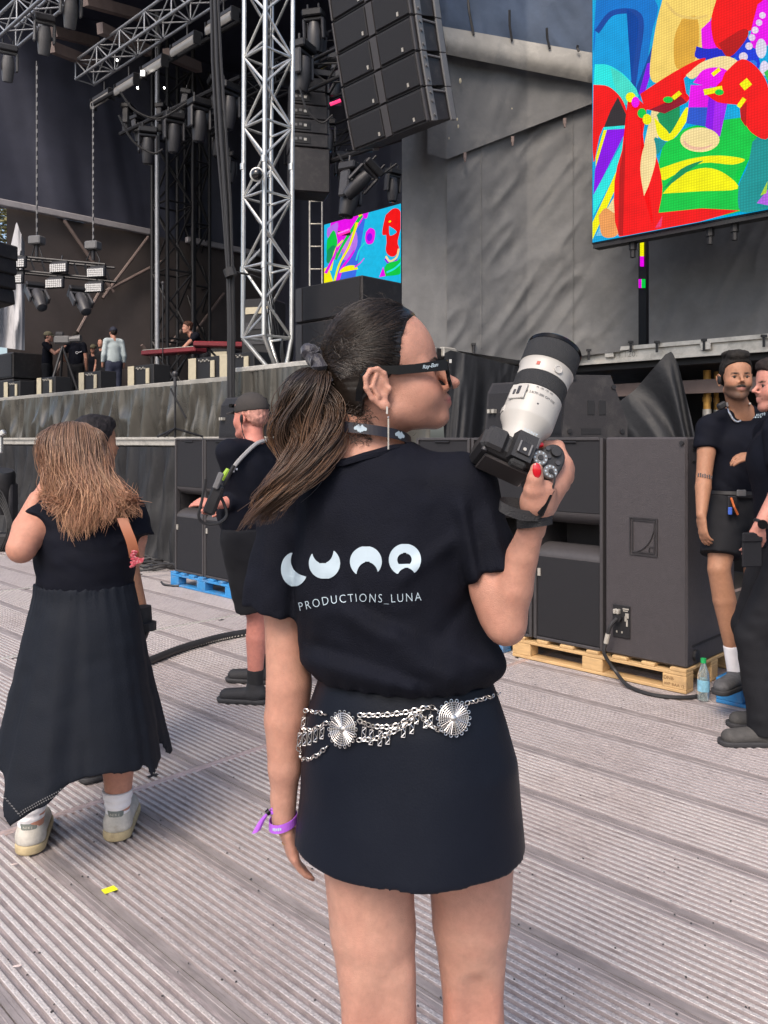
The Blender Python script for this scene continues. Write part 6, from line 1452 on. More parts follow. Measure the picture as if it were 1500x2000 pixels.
# wispy baby hairs at nape and temple
nb_ = 110; P = np.zeros((nb_,9,3)); 
for i in range(nb_):
    z = rng.uniform(-.075,-.02); p = np.array((.060*math.sqrt(max(0,1-((-z-.02)/.09)**2))*.98, -.030-rng.random()*.035, z)); d = np.array((.15,.25+.5*rng.random()-.5,-.5+.9*rng.random())); d /= np.linalg.norm(d)
    for k in range(9): P[i,k] = p+d*(k/8)*rng.uniform(.008,.018)+np.array((.003,-.004,0))*math.sin(k*.8+i)
P[:,:,0] = np.maximum(P[:,:,0], .058)
strands('wisps', P@np.array(HM)[:3,:3].T+np.array(HM)[:3,3], .0004, M_hair, ph, np.tile((.03,.02,.015),(nb_,1)))
nf = 90; P = np.zeros((nf,8,3)); thf = rng.uniform(.2,2.9,nf); phf = rng.uniform(-1.3,1.3,nf)
for i in range(nf):
    d = np.array((math.sin(phf[i])*math.sin(thf[i]), math.cos(thf[i]), math.cos(phf[i])*math.sin(thf[i]))); q = np.array((0,.001,.057))+d*np.array((.079,.092,.093)); v_ = np.array((rng.normal(0,.4), -1.0, rng.normal(.2,.5))); v_ -= d*(v_@d)*.8; v_ /= np.linalg.norm(v_); ln_ = rng.uniform(.012,.035)
    if q[1] > .05 or q[2] < .0: q[1] = min(q[1], .04)
    for k in range(8): t_k = k/7; P[i,k] = q+v_*ln_*t_k+d*(.010*math.sin(t_k*2.2)*rng.uniform(.6,1.1))
strands('flyaways', P@np.array(HM)[:3,:3].T+np.array(HM)[:3,3], .00028, M_hair, ph, np.tile((.03,.02,.014),(nf,1)))
mb = MB()   # scrunchie
t_ = thing('hair_scrunchie', 'black fabric scrunchie holding her ponytail', 'scrunchie', tie_w+V3((-.006,-.005,0)))
ax = V3((0.75,-.15,0.45)).normalized(); u_, w_ = perp(ax); pts = []
for i in range(60):
    a = 2*math.pi*i/60; r_ = .024+.004*math.sin(a*5)+.002*math.sin(a*9+1); pts.append(u_*math.cos(a)*r_*1.0+w_*math.sin(a)*r_*1.25+ax*(.004*math.sin(a*7)))
mb.tube(pts, [.0125+.0035*math.sin(i*1.9)+.002*math.sin(i*3.1) for i in range(60)], 12, closed=True); mb.tube(spline([w_*.02, w_*.040+u_*.01-ax*.006, w_*.047-u_*.004], 8), [.011,.012,.013,.014,.014,.013,.011,.008,.004], 9); mb.build('band', pmat('scrunchie_satin', (.018,.017,.026), .45, var=.2, scale=60, bump=.3, bscale=200, sheen=.2), t_, smooth=True)
# ---- eyes
for g_ in (-1, 1):
    mb = MB(); mb.sphere(HM @ V3((g_*.031,.0725,.010)), .0125*HS, 16, 10); e = mb.build('eye', M_eyew, ph, smooth=True, world=True)
    mb = MB(); mb.sphere(HM @ V3((g_*.031,.0802,.010)), .0056*HS, 12, 8); mb.build('iris', M_iris, e, smooth=True, world=True)
for g_ in (-1, 1):
    mb = MB(); mb.tube(spline([HM @ V3((g_*.010,.0935,.0290)), HM @ V3((g_*.028,.0885,.0345)), HM @ V3((g_*.050,.0690,.0310))], 10), [.0022,.0027,.003,.003,.003,.0028,.0026,.0022,.0018,.0012,.0006], 6); mb.build('eyebrow', pmat('brow_brown', (.035,.022,.016), .8), ph, smooth=True, world=True)
# ---- sunglasses
gl = thing('sunglasses', 'black sunglasses on the photographer with small white logo', 'sunglasses', HM @ V3((0,.1,.012)))
def hw(x, y, z): return HM @ V3((x, y, z))
for g_ in (-1, 1):
    rim = []
    for i in range(28):
        a = 2*math.pi*i/28; cx_, cz_ = math.cos(a), math.sin(a); x = g_*(.034+.0265*math.copysign(abs(cx_)**.7, cx_)*(1+.12*cz_)); z = .004+.0205*math.copysign(abs(cz_)**.75, cz_)+.003*cx_*1.0; y = .108-.16*max(0, abs(x)-.02)**1.3*3.0; rim.append((x, y, z))
    mb = MB(); mb.tube([hw(*p) for p in rim], .0030*HS, 8, closed=True); mb.build('rim', M_gloss, gl, smooth=True, world=True)
    mb = MB(); c_ = hw(g_*.034, .1035, .004); mb.add([hw(*p) for p in rim]+[hw(p[0], p[1]-.0015, p[2]) for p in rim], [tuple(range(28)), tuple(range(55,27,-1))]); mb.build('lens', pmat('smoked_lens', (.10,.09,.085), .05, var=.02, trans=.8, ior=1.4), gl, world=True)
    # temple: tapered bar from hinge over the ear, tip bent down behind it
    secs = [(.0665,.100,.016,.0085),(.071,.080,.015,.0080),(.074,.045,.013,.0068),(.0765,.018,.011,.0062),(.079,-.004,.027,.0050),(.081,-.022,.026,.0050),(.082,-.036,.010,.0052),(.080,-.044,-.008,.0055),(.078,-.048,-.018,.0040)]
    secs = [(a, b, c - (.0 if i < 4 else 0), h_) for i, (a, b, c, h_) in enumerate(secs)]
    secs = [(.0665,.101,.0175,.0088),(.0705,.080,.0185,.0080),(.0745,.050,.0200,.0070),(.0775,.022,.0225,.0072),(.0785,.004,.0265,.0060),(.079,-.018,.0330,.0045),(.080,-.032,.0220,.0050),(.079,-.041,.0030,.0056),(.077,-.046,-.014,.0048)]
    mb = MB(); vs_ = []
    for j, (a, b, c, h_) in enumerate(secs):
        b0 = secs[max(j-1,0)]; b1 = secs[min(j+1,len(secs)-1)]; dy, dz = b1[1]-b0[1], b1[2]-b0[2]; l_ = math.hypot(dy, dz); ny, nz = -dz/l_, dy/l_
        if nz < 0 and j < 6: ny, nz = -ny, -nz
        for sx, sn in ((-.002,-1),(.0022,-1),(.0022,1),(-.002,1)): vs_.append(hw(g_*(a+sx), b+ny*sn*h_, c+nz*sn*h_))
    fs_ = [(j*4+k, j*4+(k+1)%4, j*4+4+(k+1)%4, j*4+4+k) for j in range(len(secs)-1) for k in range(4)]+[(3,2,1,0), tuple(len(secs)*4-4+k for k in range(4))]
    mb.add(vs_, fs_); mb.build('temple', M_gloss, gl, world=True, fixn=True)
mb = MB(); mb.tube([hw(-.009,.1085,.012), hw(0,.111,.014), hw(.009,.1085,.012)], .003, 8); mb.build('bridge', M_gloss, gl, smooth=True, world=True)
mb = MB(); mb.box(hw(.066,.1075,.022), (.004,.004,.006)); mb.build('rivet', M_silv, gl, world=True)
v, f, w_, h_ = text_mesh('Ray-Ban', .0085, .4, .9); mb = MB(); mb.add([hw(.0742-.0015*(x/.02), .074+x*1.0, .0192+y-.0004*x) for x, y in v], f); mb.build('logo', M_print, gl, world=True)
# ---- lanyard round the neck
ln = thing('lanyard', 'black neck lanyard with white oval logos on the photographer', 'lanyard', pv(722, 850, Y0)); mb = MB(); m_ = 64; prof_ = []
nc = pv(722, 852, Y0-.003)
def lan(a, dz, o=0.0):
    x = math.cos(a)*(.0700+o); y = math.sin(a)*(.0640+o); front = math.cos(a-R(35)); return nc+V3((x, y, -.012*front-.010*max(0,front)**2*1.0+.004+dz))
for i in range(m_+1):
    a = 2*math.pi*i/m_
    for dz, o in ((-.0085,.002),(.0085,.0),(.0085,.0018),(-.0085,.0038)): prof_.append(lan(a, dz, o))
mb.add(prof_, [(i*4+k, i*4+4+k, i*4+4+(k+1)%4, i*4+(k+1)%4) for i in range(m_) for k in range(4)]); mb.build('band', pmat('lanyard_satin', (.012,.010,.016), .35, var=.1, scale=50), ln, smooth=False, world=True, fixn=True)
for a0 in (R(-101), R(-46), R(-165)):
    mb = MB()
    for k, (da, dz, hh) in enumerate(((-.115,0,.003),(-.078,.001,.0038),(-.042,.0005,.0062),(-.0,-.0015,.0050),(.0,.003,.0016),(.042,.001,.0060),(.078,.0005,.0038),(.115,0,.003))):
        a = a0+da; c_ = lan(a, dz-.0004, .0046); tx = V3((-math.sin(a), math.cos(a), 0)); q = [c_+tx*(math.cos(t)*.0026)+V3((0,0,math.sin(t)*hh)) for t in [2*math.pi*i/12 for i in range(12)]]; mb.add(q, [tuple(range(12))])
    mb.build('logo', M_print, ln, world=True)
# ---- earring
er = thing('earring', 'long silver bar earring on her right ear', 'earring', hw(.088,-.006,-.036))
mb = MB(); mb.box(hw(.090,-.006,-.036), (.003,.0025,.012)); mb.build('stud', M_silv, er, world=True); mb = MB(); p_ = hw(.090,-.006,-.047); mb.sphere(p_, .0019, 8, 6); mb.build('bead', M_silv, er, world=True); mb = MB(); mb.box(p_+V3((.0,0,-.027)), (.0024,.0014,.050)); mb.build('bar', M_silv, er, world=True)
# ---- wristband on the left wrist
wbn = thing('festival_wristband', 'purple fabric wristband with loose tail on her left wrist', 'wristband', pv(553, 1600, 1.48)); M_pur = pmat('purple_ribbon', (.36,.10,.60), .5, var=.12, scale=40, bump=.1)
mb = MB(); c_ = pv(553,1603,1.482); vs_ = []
for i in range(33):
    a = 2*math.pi*i/32
    for dz, o in ((-.0075,0),(.0075,0),(.0075,.0012),(-.0075,.0012)): vs_.append(c_+V3((math.cos(a)*(.0245+o), math.sin(a)*(.0275+o), dz+.006*math.cos(a-.3))))
mb.add(vs_, [(i*4+k, i*4+4+k, i*4+4+(k+1)%4, i*4+(k+1)%4) for i in range(32) for k in range(4)]); mb.build('band', M_pur, wbn, world=True, fixn=True)
mb = MB(); mb.cyl(pv(527,1583,1.468), pv(521,1589,1.466), .0055, n=10); mb.build('clasp', M_gloss, wbn, smooth=True, world=True)
for pts_, w0 in (([(534,1588),(528,1584),(522,1589),(512,1602),(500,1625)], .008), ([(536,1582),(529,1578),(524,1585)], .005)):
    P_ = spline([pv(x, y, 1.467) for x, y in pts_], 12); mb = MB(); mb.grid(lambda u, v: P_[int(round(u*12))]+V3(((v-.5)*w0*(1+.9*u), -.004*math.sin(v*3.1), (v-.5)*.006)), 12, 3); mb.build('tail', M_pur, wbn, smooth=True, world=True)
for k_, da_ in enumerate((-.34,-.2,-.06,.08,.22)):
    a = R(-105)+da_; mb = MB(); mb.box(c_+V3((math.cos(a)*.0258, math.sin(a)*.0288, .006*math.cos(a-.3))), (.0026,.0006,.004+.0012*(k_ % 2)), rot=Matrix.Rotation(a+R(90),3,'Z')); mb.build('print_mark', M_print, wbn, world=True)
rg = thing('ring', 'thin gold ring on her lowered left hand', 'ring', pv(562,1642,1.47)); mb = MB(); cc_ = pv(562,1643,1.478); mb.tube([cc_+V3((math.cos(a)*.0098, math.sin(a)*.010, .003*math.cos(a))) for a in [2*math.pi*i/20 for i in range(20)]], .0013, 6, closed=True); mb.build('hoop', pmat('gold', (.8,.5,.25), .2, .95), rg, smooth=True, world=True)
# ---- thumb nail and fingertip nail
mb = MB(); mb.sphere(pv(1048.5,919,1.2215), .0085, 14, 10, sc=(.78,.28,1.35), rot=Matrix.Rotation(R(-6),3,'Y')); mb.build('nail', M_nail, ph, smooth=True, world=True)
mb = MB(); mb.sphere(pv(1054,869,1.318), .006, 10, 8, sc=(1.2,.6,.8)); mb.build('nail', M_nail, ph, smooth=True, world=True)
rg = thing('ring', 'chunky white ring on the hand gripping the camera', 'ring', pv(1096,890,1.32)); mb = MB(); mb.sphere(pv(1096,889,1.312), .0065, 12, 8, sc=(.7,.8,1.2)); mb.build('stone', M_white, rg, smooth=True, world=True)
# ---- the camera in her hand
cam_t = thing('photo_camera', 'black camera with long white zoom lens held in her raised hand', 'camera', pv(1002, 890, 1.275))
th = R(25); tl = R(24); c1, s1 = math.cos(th), math.sin(th); cL, sL = math.cos(tl), math.sin(tl)
Xc = V3((c1, 0, -s1)); Lc = V3((s1*cL, sL, c1*cL)); Uc = Xc.cross(Lc).normalized()
CO = pv(1008, 896, 1.30); RC = Matrix((Xc, Lc, Uc)).transposed()
def cw(x, l, u): return CO+Xc*x+Lc*l+Uc*u
def cbox(mb, x, l, u, sx, sl, su, bev=.003): mb.box(cw(x, l, u), (sx, sl, su), rot=RC, bev=bev)
M_cambody = pmat('camera_black', (.016,.016,.018), .5, var=.15, scale=60, bump=.15, bscale=500); M_lensw = pmat('lens_white', (.40,.39,.37), .42, var=.04, scale=20); M_rub = pmat('lens_rubber', (.018,.019,.021), .7, var=.2, scale=200, bump=.5, bscale=700)
mb = MB(); cbox(mb, -.010, 0, -.008, .112, .040, .080, .008); bd = mb.build('body', M_cambody, cam_t, world=True)
F = SDF(tuple(cw(.05,0,0)-V3((.06,)*3)), tuple(cw(.05,0,0)+V3((.06,)*3)), .002); F.cone(cw(.048,.012,.026), cw(.048,.016,-.05), .020, .021, .0, ratio=1.25, side=Xc); F.cone(cw(.046,-.006,.024), cw(.046,-.006,-.05), .018, .018, .01); F.plane(cw(0,0,.034), Uc); F.plane(cw(0,0,-.048), -Uc); F.build('grip', M_cambody, cam_t)
mb = MB(); q = [cw(-.022,-.022,.030), cw(.018,-.022,.030), cw(.014,-.022,.050), cw(-.018,-.022,.050)]; mb.prism(q, Lc*.046); mb.build('viewfinder_hump', M_cambody, cam_t, world=True, fixn=True)
mb = MB(); cbox(mb, -.045, .0, .034, .034, .038, .012, .005); mb.build('left_shoulder', M_cambody, cam_t, world=True)
mb = MB(); cbox(mb, -.002, -.004, .0515, .020, .020, .003, .001); hs = mb.build('hot_shoe', M_blackm, cam_t, world=True)
for sx in (-.009, .009): mb = MB(); cbox(mb, -.002+sx, -.004, .054, .003, .020, .003, .0008); mb.build('shoe_rail', M_fix, hs, world=True)
mb = MB(); mb.cyl(cw(-.002,-.006,.0533), cw(-.002,-.006,.0545), .0028, n=10); mb.build('contact', M_badge, hs, world=True)
def dial(x, l, u, r, h, marks=True, m=None):
    mb = MB(); mb.lathe([(0,r),(h*.8,r),(h,r*.92),(h,0.0005)], cw(x,l,u), Uc, 22); d = mb.build('dial', m or M_fix, cam_t, smooth=True, world=True)
    if marks:
        for k in range(9):
            a = k*.7; mb = MB(); p = cw(x,l,u)+Uc*(h+.0003)+Xc*(math.cos(a)*r*.72)+Lc*(math.sin(a)*r*.72); mb.box(p, (.0022,.0022,.0006), rot=RC @ Matrix.Rotation(a,3,'Z')); mb.build('mark', M_print, d, world=True)
        mb = MB(); mb.cyl(cw(x,l,u)+Uc*h, cw(x,l,u)+Uc*(h+.002), r*.35, n=12); mb.build('lock_button', M_cambody, d, smooth=True, world=True)
dial(.0275,-.001,.033,.0125,.008); dial(.050,-.014,.033,.0115,.006); dial(.048,.022,.033,.0085,.006,False,M_cambody)
for x, l in ((.040,.010), (.057,.006), (.0345,.022)): mb = MB(); mb.cyl(cw(x,l,.033), cw(x,l,.0365), .0038, n=12); mb.build('button', M_fixd, cam_t, smooth=True, world=True)
mb = MB(); cbox(mb, -.012, -.0225, -.012, .078, .006, .058, .002); sc_ = mb.build('rear_screen', pmat('rear_screen_glass', (.05,.045,.045), .2, var=.1), cam_t, world=True)
mb = MB(); cbox(mb, -.002, -.027, .038, .026, .012, .018, .004); mb.build('eyecup', M_rub, cam_t, world=True)
for x, u in ((.034,.012), (.034,-.004), (.038,-.018), (-.056,.026)): mb = MB(); mb.cyl(cw(x,-.019,u), cw(x,-.024,u), .0045, n=10); mb.build('button', M_fixd, cam_t, smooth=True, world=True)
v, f, w_, h_ = text_mesh('SONY', .0085, 0, 1.1); mb = MB(); mb.add([cw(-.002+x, .0245+.002, .040-y*0+.0) + Lc*y*.9+Uc*.011 for x, y in v], f); mb.build('lettering', M_print, cam_t, world=True)
LX, LU = -.004, -.006
def lens(prof_, nm, m, par=cam_t, n=48): mb = MB(); mb.lathe(prof_, cw(LX, 0, LU), Lc, n, cap=True); return mb.build(nm, m, par, smooth=True, world=True)
lens([(.018,.031),(.024,.0325),(.030,.0325)], 'mount_ring', M_lensw); lens([(.0302,.0320),(.046,.0325),(.050,.0345),(.052,.0345),(.066,.0435),(.070,.0440),(.118,.0440)], 'lens_barrel', M_lensw); lens([(.1184,.0435),(.1190,.0445),(.1475,.0445),(.1480,.0435)], 'zoom_ring', M_rub); lens([(.1484,.0442),(.170,.0442),(.174,.0470)], 'lens_band', M_lensw); lens([(.1744,.0462),(.1755,.0472),(.2120,.0472),(.2130,.0465)], 'focus_ring', M_rub)
rim_ = lens([(.2134,.0472),(.2205,.0472),(.2225,.0455),(.2225,.041),(.216,.039),(.210,.030),(.2095,.0005)], 'front_rim', M_gloss)
def onlens(ang_deg, l, r, sx, sl, h, nm, m, txt=None):
    a = R(ang_deg); o = Xc*math.cos(a)+Uc*math.sin(a); tn = -Xc*math.sin(a)+Uc*math.cos(a)
    mb = MB()
    if txt: v, f, w_, hh = text_mesh(txt, sx, 0, 1.0); mb.add([cw(LX,l,LU)+(Xc*math.cos(a-x/r)+Uc*math.sin(a-x/r))*(r+h)+Lc*y for x, y in v], f)
    else: mb.box(cw(LX,l,LU)+o*(r+h/2-.0005), (sx, sl, h), rot=Matrix((tn, Lc, o)).transposed(), bev=.0008)
    mb.build(nm, m, cam_t, world=True)
onlens(142, .101, .044, .030, .028, .003, 'switch_panel', M_lensw); onlens(140, .103, .0445, .006, .016, .004, 'switch', M_fixd); onlens(150, .100, .0445, .005, .010, .004, 'switch', M_fixd)
onlens(92, .103, .044, .0058, 0, .0006, 'lens_text', M_fixd, 'FE 2.8/70-200 GM OSS'); onlens(88, .1145, .044, .0042, 0, .0006, 'lens_text', M_fixd, '70  100  135  200'); onlens(92, .086, .044, .003, .003, .0008, 'index_dot', M_fixd)
onlens(122, .160, .0445, .006, .007, .001, 'emblem', pmat('orange_red', (.35,.07,.05), .4)); 
a_ = R(78); o_ = Xc*math.cos(a_)+Uc*math.sin(a_); mb = MB(); mb.lathe([(0,.0075),(.003,.0072),(.0032,.0055),(.0022,.005),(.0022,.0004)], cw(LX,.160,LU)+o_*.0440, o_, 20); mb.build('hold_button', M_lensw, cam_t, smooth=True, world=True)
onlens(178, .074, .0420, .014, .012, .004, 'collar_knob', M_lensw)
# wrist strap
ws = thing('wrist_strap', 'black camera strap wrapped round her raised wrist', 'strap', pv(1045, 1005, 1.27)); M_strap = pmat('strap_webbing', (.014,.014,.016), .7, var=.15, scale=80, bump=.4, bscale=500)
c_ = pv(1044,1017,1.272); vs_ = []
for i in range(33):
    a = 2*math.pi*i/32
    for dz, o in ((-.0085,0),(.0085,0),(.0085,.003),(-.0085,.003)): vs_.append(c_+V3((math.cos(a)*(.0245+o), math.sin(a)*(.0245+o), dz+.004*math.cos(a+.4))))
mb = MB(); mb.add(vs_, [(i*4+k, i*4+4+k, i*4+4+(k+1)%4, i*4+(k+1)%4) for i in range(32) for k in range(4)]); mb.build('cuff', M_strap, ws, world=True, fixn=True)
def ribbon(pts, w, wd, nm, th_=.002):
    P_ = spline([pv(*p) for p in pts], 24); mb = MB(); W_ = V3(wd).normalized()*w/2
    for s_ in (0, 1): mb.grid(lambda u, v: P_[int(round(u*24))]+W_*(2*v-1)+V3((0,-th_*s_,0)), 24, 2)
    mb.build(nm, M_strap, ws, smooth=True, world=True)
ribbon([(1052,1008,1.245),(1020,1006,1.236),(990,996,1.232),(975,986,1.24),(985,980,1.262),(1020,985,1.275),(1042,1000,1.277)], .016, (.15,0.25,1), 'loop')
ribbon([(1053,1012,1.242),(1064,985,1.238),(1076,962,1.240)], .013, (.8,-.3,.5), 'lug_tab')
mb = MB(); mb.box(pv(1064,985,1.236), (.010,.006,.036), rot=Matrix.Rotation(R(24),3,'Y'), bev=.002); mb.build('slider', M_gloss, ws, world=True)
mb = MB(); mb.tube(spline([pv(1075,964,1.239), pv(1082,945,1.238), pv(1083,930,1.240), pv(1076,920,1.246)], 10), .0018, 6); mb.build('cord', M_cable, ws, world=True)
# ---- silver chain belt on the skirt
bl = thing('chain_belt', 'silver chain belt with two filigree medallions over the skirt', 'belt', pv(790, 1400, 1.29))
bvKS = bvK
def surf(px, py, off=.004):
    p = on_surf(bvK, px, py, off); return p if p is not None else pv(px, py, 1.42)
def chain_links(pts, step=8.2, r=.0040, nm='chain'):
    P_ = spline([(x, y, 0) for x, y in pts], 160); acc = 0; last = None; out = []; prev = P_[0]; out.append(prev)
    for p in P_[1:]:
        acc += (p-prev).length; prev = p
        if acc >= step: out.append(p); acc = 0
    mb = MB()
    for i, p in enumerate(out):
        c0 = surf(p.x, p.y, .0045); q = out[min(i+1, len(out)-1)] if i < len(out)-1 else out[i-1]; d = (surf(q.x, q.y, .0045)-c0)
        if d.length < 1e-6: continue
        d.normalize(); nrm = V3((0,-1,0)); nrm = (nrm-d*nrm.dot(d)).normalized(); w2 = d.cross(nrm) if i % 2 == 0 else (d.cross(nrm)*.35+nrm*.9).normalized()
        mb.tube([c0+d*(math.cos(a)*r*1.25)+w2*(math.sin(a)*r*.85) for a in [2*math.pi*k/12 for k in range(12)]], .0011, 5, closed=True)
    o = mb.build(nm, M_silv, bl, smooth=True, world=True); o['kind'] = 'stuff'
chain_links([(597,1388),(625,1392),(645,1397)]); chain_links([(706,1396),(745,1396),(790,1391),(812,1386),(842,1381),(855,1388)]); chain_links([(910,1373),(940,1365),(982,1353)])
chain_links([(592,1423),(615,1424),(645,1410)]); chain_links([(706,1408),(735,1418),(775,1416),(805,1398),(830,1385)]); chain_links([(704,1444),(740,1440),(785,1420),(812,1400)]); chain_links([(818,1390),(835,1412),(862,1428)])
chain_links([(583,1462),(596,1482),(620,1476),(645,1455)])
def medallion(px, py, rp):
    c0 = surf(px, py, .006); k = c0.y/F_PX; mb = MB(); nrm = on_surf(bvK, px, py, 0); 
    a_, b_ = surf(px-rp, py, .006), surf(px+rp, py, .006); e_, f_ = surf(px, py-rp, .006), surf(px, py+rp, .006); ux = (b_-a_).normalized(); uy = (e_-f_).normalized(); n_ = uy.cross(ux).normalized(); n_ = n_ if n_.y < 0 else -n_; r0 = rp*k
    def at(r_, a): return c0+n_*.002+ux*(math.cos(a)*r_)+uy*(math.sin(a)*r_)
    for rr, th_ in ((.97,.0009),(.84,.0007),(.70,.0007),(.57,.0007),(.44,.0007),(.31,.0007),(.17,.0012)):
        mb.tube([at(r0*rr, 2*math.pi*i/36) for i in range(36)], th_, 5, closed=True)
    for i in range(36): mb.cyl(at(r0*.2, 2*math.pi*i/36), at(r0*.97, 2*math.pi*i/36), .0006, n=4)
    for i in range(9): mb.cyl(at(r0*.2, 2*math.pi*(i+.5)/9), at(r0*.98, 2*math.pi*(i+.5)/9), .0010, n=5)
    for i in range(18): a = 2*math.pi*i/18; c3 = at(r0*1.05, a); mb.tube([c3+ux*(math.cos(t)*.0026)+uy*(math.sin(t)*.0026) for t in [2*math.pi*q/8 for q in range(8)]], .0008, 4, closed=True)
    mb.lathe([(0,.0045),(.002,.004),(.003,.0005)], c0+n_*.002, n_, 14); o = mb.build('medallion', M_silv, bl, smooth=True, world=True)
medallion(674,1423,31); medallion(883,1402,31)
for i, (px, py, h_) in enumerate(((586,1432,26),(601,1430,26),(611,1428,26),(622,1422,26),(634,1420,22),(714,1420,24),(728,1425,28),(745,1427,28),(760,1424,28),(790,1411,28),(806,1404,28),(815,1395,18),(841,1396,22),(599,1402,20),(832,1405,16))):
    a_, b_ = surf(px, py, .005), surf(px-2, py+h_, .005); d = (b_-a_); L_ = d.length; d.normalize(); n_ = V3((0,-1,0)); n_ = (n_-d*n_.dot(d)).normalized(); w2 = d.cross(n_); mb = MB(); hw2 = .0031
    for q0, q1 in (((-hw2,0),(hw2,0)),((hw2,0),(hw2,L_)),((hw2,L_),(-hw2,L_)),((-hw2,L_),(-hw2,0)),((-hw2,0),(hw2,L_*.33)),((hw2,L_*.33),(-hw2,L_*.66)),((-hw2,L_*.66),(hw2,L_))): mb.cyl(a_+w2*q0[0]+d*q0[1], a_+w2*q1[0]+d*q1[1], .0008, n=4)
    mb.cyl(a_, surf(px, py-7, .004), .0008, n=4); mb.build('charm', M_silv, bl, world=True)
# ================================================================ the other people
M_skinf = M_skin
M_hairs = pmat('short_hair', (0.03,0.02,0.015), 0.65, var=0.1, scale=40, vcol=True, spec=0.3, bump=.5, bscale=300)
def joints(foot, f, H, sw=1.0):
    f = V3(f).normalized(); r = f.cross(V3((0,0,1))).normalized(); o = V3(foot); k = H/1.75
    J = {}
    for g, n in ((-1, 'L'), (1, 'R')):
        J['hip'+n] = o+r*(g*.088*k)+V3((0,0,.53*H)); J['kn'+n] = o+r*(g*.095*k)+f*.02+V3((0,0,.285*H)); J['an'+n] = o+r*(g*.10*k)+V3((0,0,.05*H))
        J['sh'+n] = o+r*(g*.175*k*sw)+V3((0,0,.815*H)); J['el'+n] = o+r*(g*.225*k*sw)-f*.03+V3((0,0,.635*H)); J['wr'+n] = o+r*(g*.235*k*sw)+f*.05+V3((0,0,.485*H)); J['td'+n] = f.copy()
    J['neck'] = o+V3((0,0,.85*H)); J['head'] = o+f*.03*k+V3((0,0,H-.134*k)); J['f'] = f; J['r'] = r; J['k'] = k; J['o'] = o; J['hf'] = f.copy()
    return J
def person(label, J, h=.007, top=M_blackcl, bottom=M_char, skin=SKIN_L, male=1.0, sleeve=.62, shorts=False, hair=(.02,.015,.012), hairkind='short', cap=None, socks=None, shoe=M_shoeb, sole=M_sole, belly=0.0, fat=1.0,
           brow=(.02,.015,.012), stub=None, hands=True, group=None, hs=1.0, loose=.016, longtop=.0, name='person', zl=1.0, hem=None, upf=(0,0,1), lips=(.36,.15,.13), curl=.6):
    k = J['k']; t = thing(name, label, 'person', (J['o'].x, J['o'].y, J['o'].z), 0, group)
    pts = [v for q, v in J.items() if isinstance(v, Vector) and q not in ('f','r','hf','tdL','tdR')]
    lo = V3([min(p[i] for p in pts) for i in range(3)])-V3((.19,.19,.12)); hi = V3([max(p[i] for p in pts) for i in range(3)])+V3((.19,.19,.20)); lo.z = J['o'].z-.01
    HMx = hframe(J['head'], J['hf'], upf, k*hs)
    F = SDF(lo, hi, h); T = SDF(lo, hi, h*1.25); B = SDF(lo, hi, h*1.25)
    head_sdf(F, HMx, male=male, zl=zl)
    shm = (J['shL']+J['shR'])/2; hpm = (J['hipL']+J['hipR'])/2; side = (J['shR']-J['shL']).normalized(); hside = (J['hipR']-J['hipL']).normalized(); ax = (shm-hpm)
    F.cone(J['neck']-V3((0,0,.05*k)), J['head']-V3((0,0,.06*k))-J['hf']*.02*k, .058*k, .053*k, .02)
    ch = hpm+ax*.72+J['f']*.012; ws = hpm+ax*.30
    for G_, i in ((F, -.010), (T, loose)):
        G_.cone(ch, ws+J['f']*belly*.3, (.150*fat)*k+i, (.140*fat)*k+i, .04, ratio=.70, side=side); G_.cone(ws+J['f']*belly*.3, hpm-ax*.02, (.140*fat)*k+i, (.155*fat)*k+i, .04, ratio=.72, side=hside)
        if belly: G_.ell(ws+J['f']*(.045+belly*.5), ((.13*fat)*k+i, .10*k+i, .14*k+i), None, .05)
        for n in 'LR': G_.cone(J['sh'+n].lerp(J['neck'], .15)-V3((0,0,.0)), J['neck']-V3((0,0,.035*k)), .055*k+i*.6, .055*k+i*.4, .035)
    for n in 'LR':
        s_, e_, w_ = J['sh'+n], J['el'+n], J['wr'+n]
        F.chain([s_, s_.lerp(e_,.5), e_, e_.lerp(w_,.3), w_], [.052*k,.047*k*fat,.040*k,.041*k,.026*k], .02)
        se = s_.lerp(e_, sleeve) if sleeve <= 1 else e_.lerp(w_, sleeve-1); d_ = (e_-s_).normalized() if sleeve <= 1 else (w_-e_).normalized()
        if sleeve <= 1: T.cone(s_, se+d_*.06, .066*k*(.6+.4*fat), .062*k*(.6+.4*fat), .035, clip=(se, d_))
        else: T.cone(s_, e_, .062*k, .055*k, .035); T.cone(e_, se+d_*.05, .055*k, .042*k, .01, clip=(se, d_))
        if hands:
            hd = J.get('hd'+n, (w_-e_)); hn = J.get('hn'+n, J['r']*(1 if n == 'R' else -1)); hand_sdf(F, w_, hd, hn, 1.02*k, curl, side=J.get('hs'+n, 1 if n == 'R' else -1))
        hp, kn, an = J['hip'+n], J['kn'+n], J['an'+n]
        F.chain([hp, hp.lerp(kn,.5), kn, kn.lerp(an,.3), an], [.082*k*fat,.076*k*fat,.056*k,.058*k,.037*k], .03)
        if shorts:
            ke = hp.lerp(kn, shorts); d_ = (kn-hp).normalized(); B.cone(hp+V3((0,0,.02)), ke+d_*.1, .108*k*fat, .100*k*fat, .03, clip=(ke, d_))
        else: B.cone(hp, kn, .104*k*fat, .084*k, .03); B.cone(kn, an-V3((0,0,.03)), .084*k, .072*k, .015, clip=(an-V3((0,0,.035)), (0,0,-1)))
    B.cone(hpm+ax*.10, hpm-ax*.05, (.150*fat)*k, (.158*fat)*k, .04, ratio=.75, side=hside)
    B.plane(hpm+ax*(.14), ax)
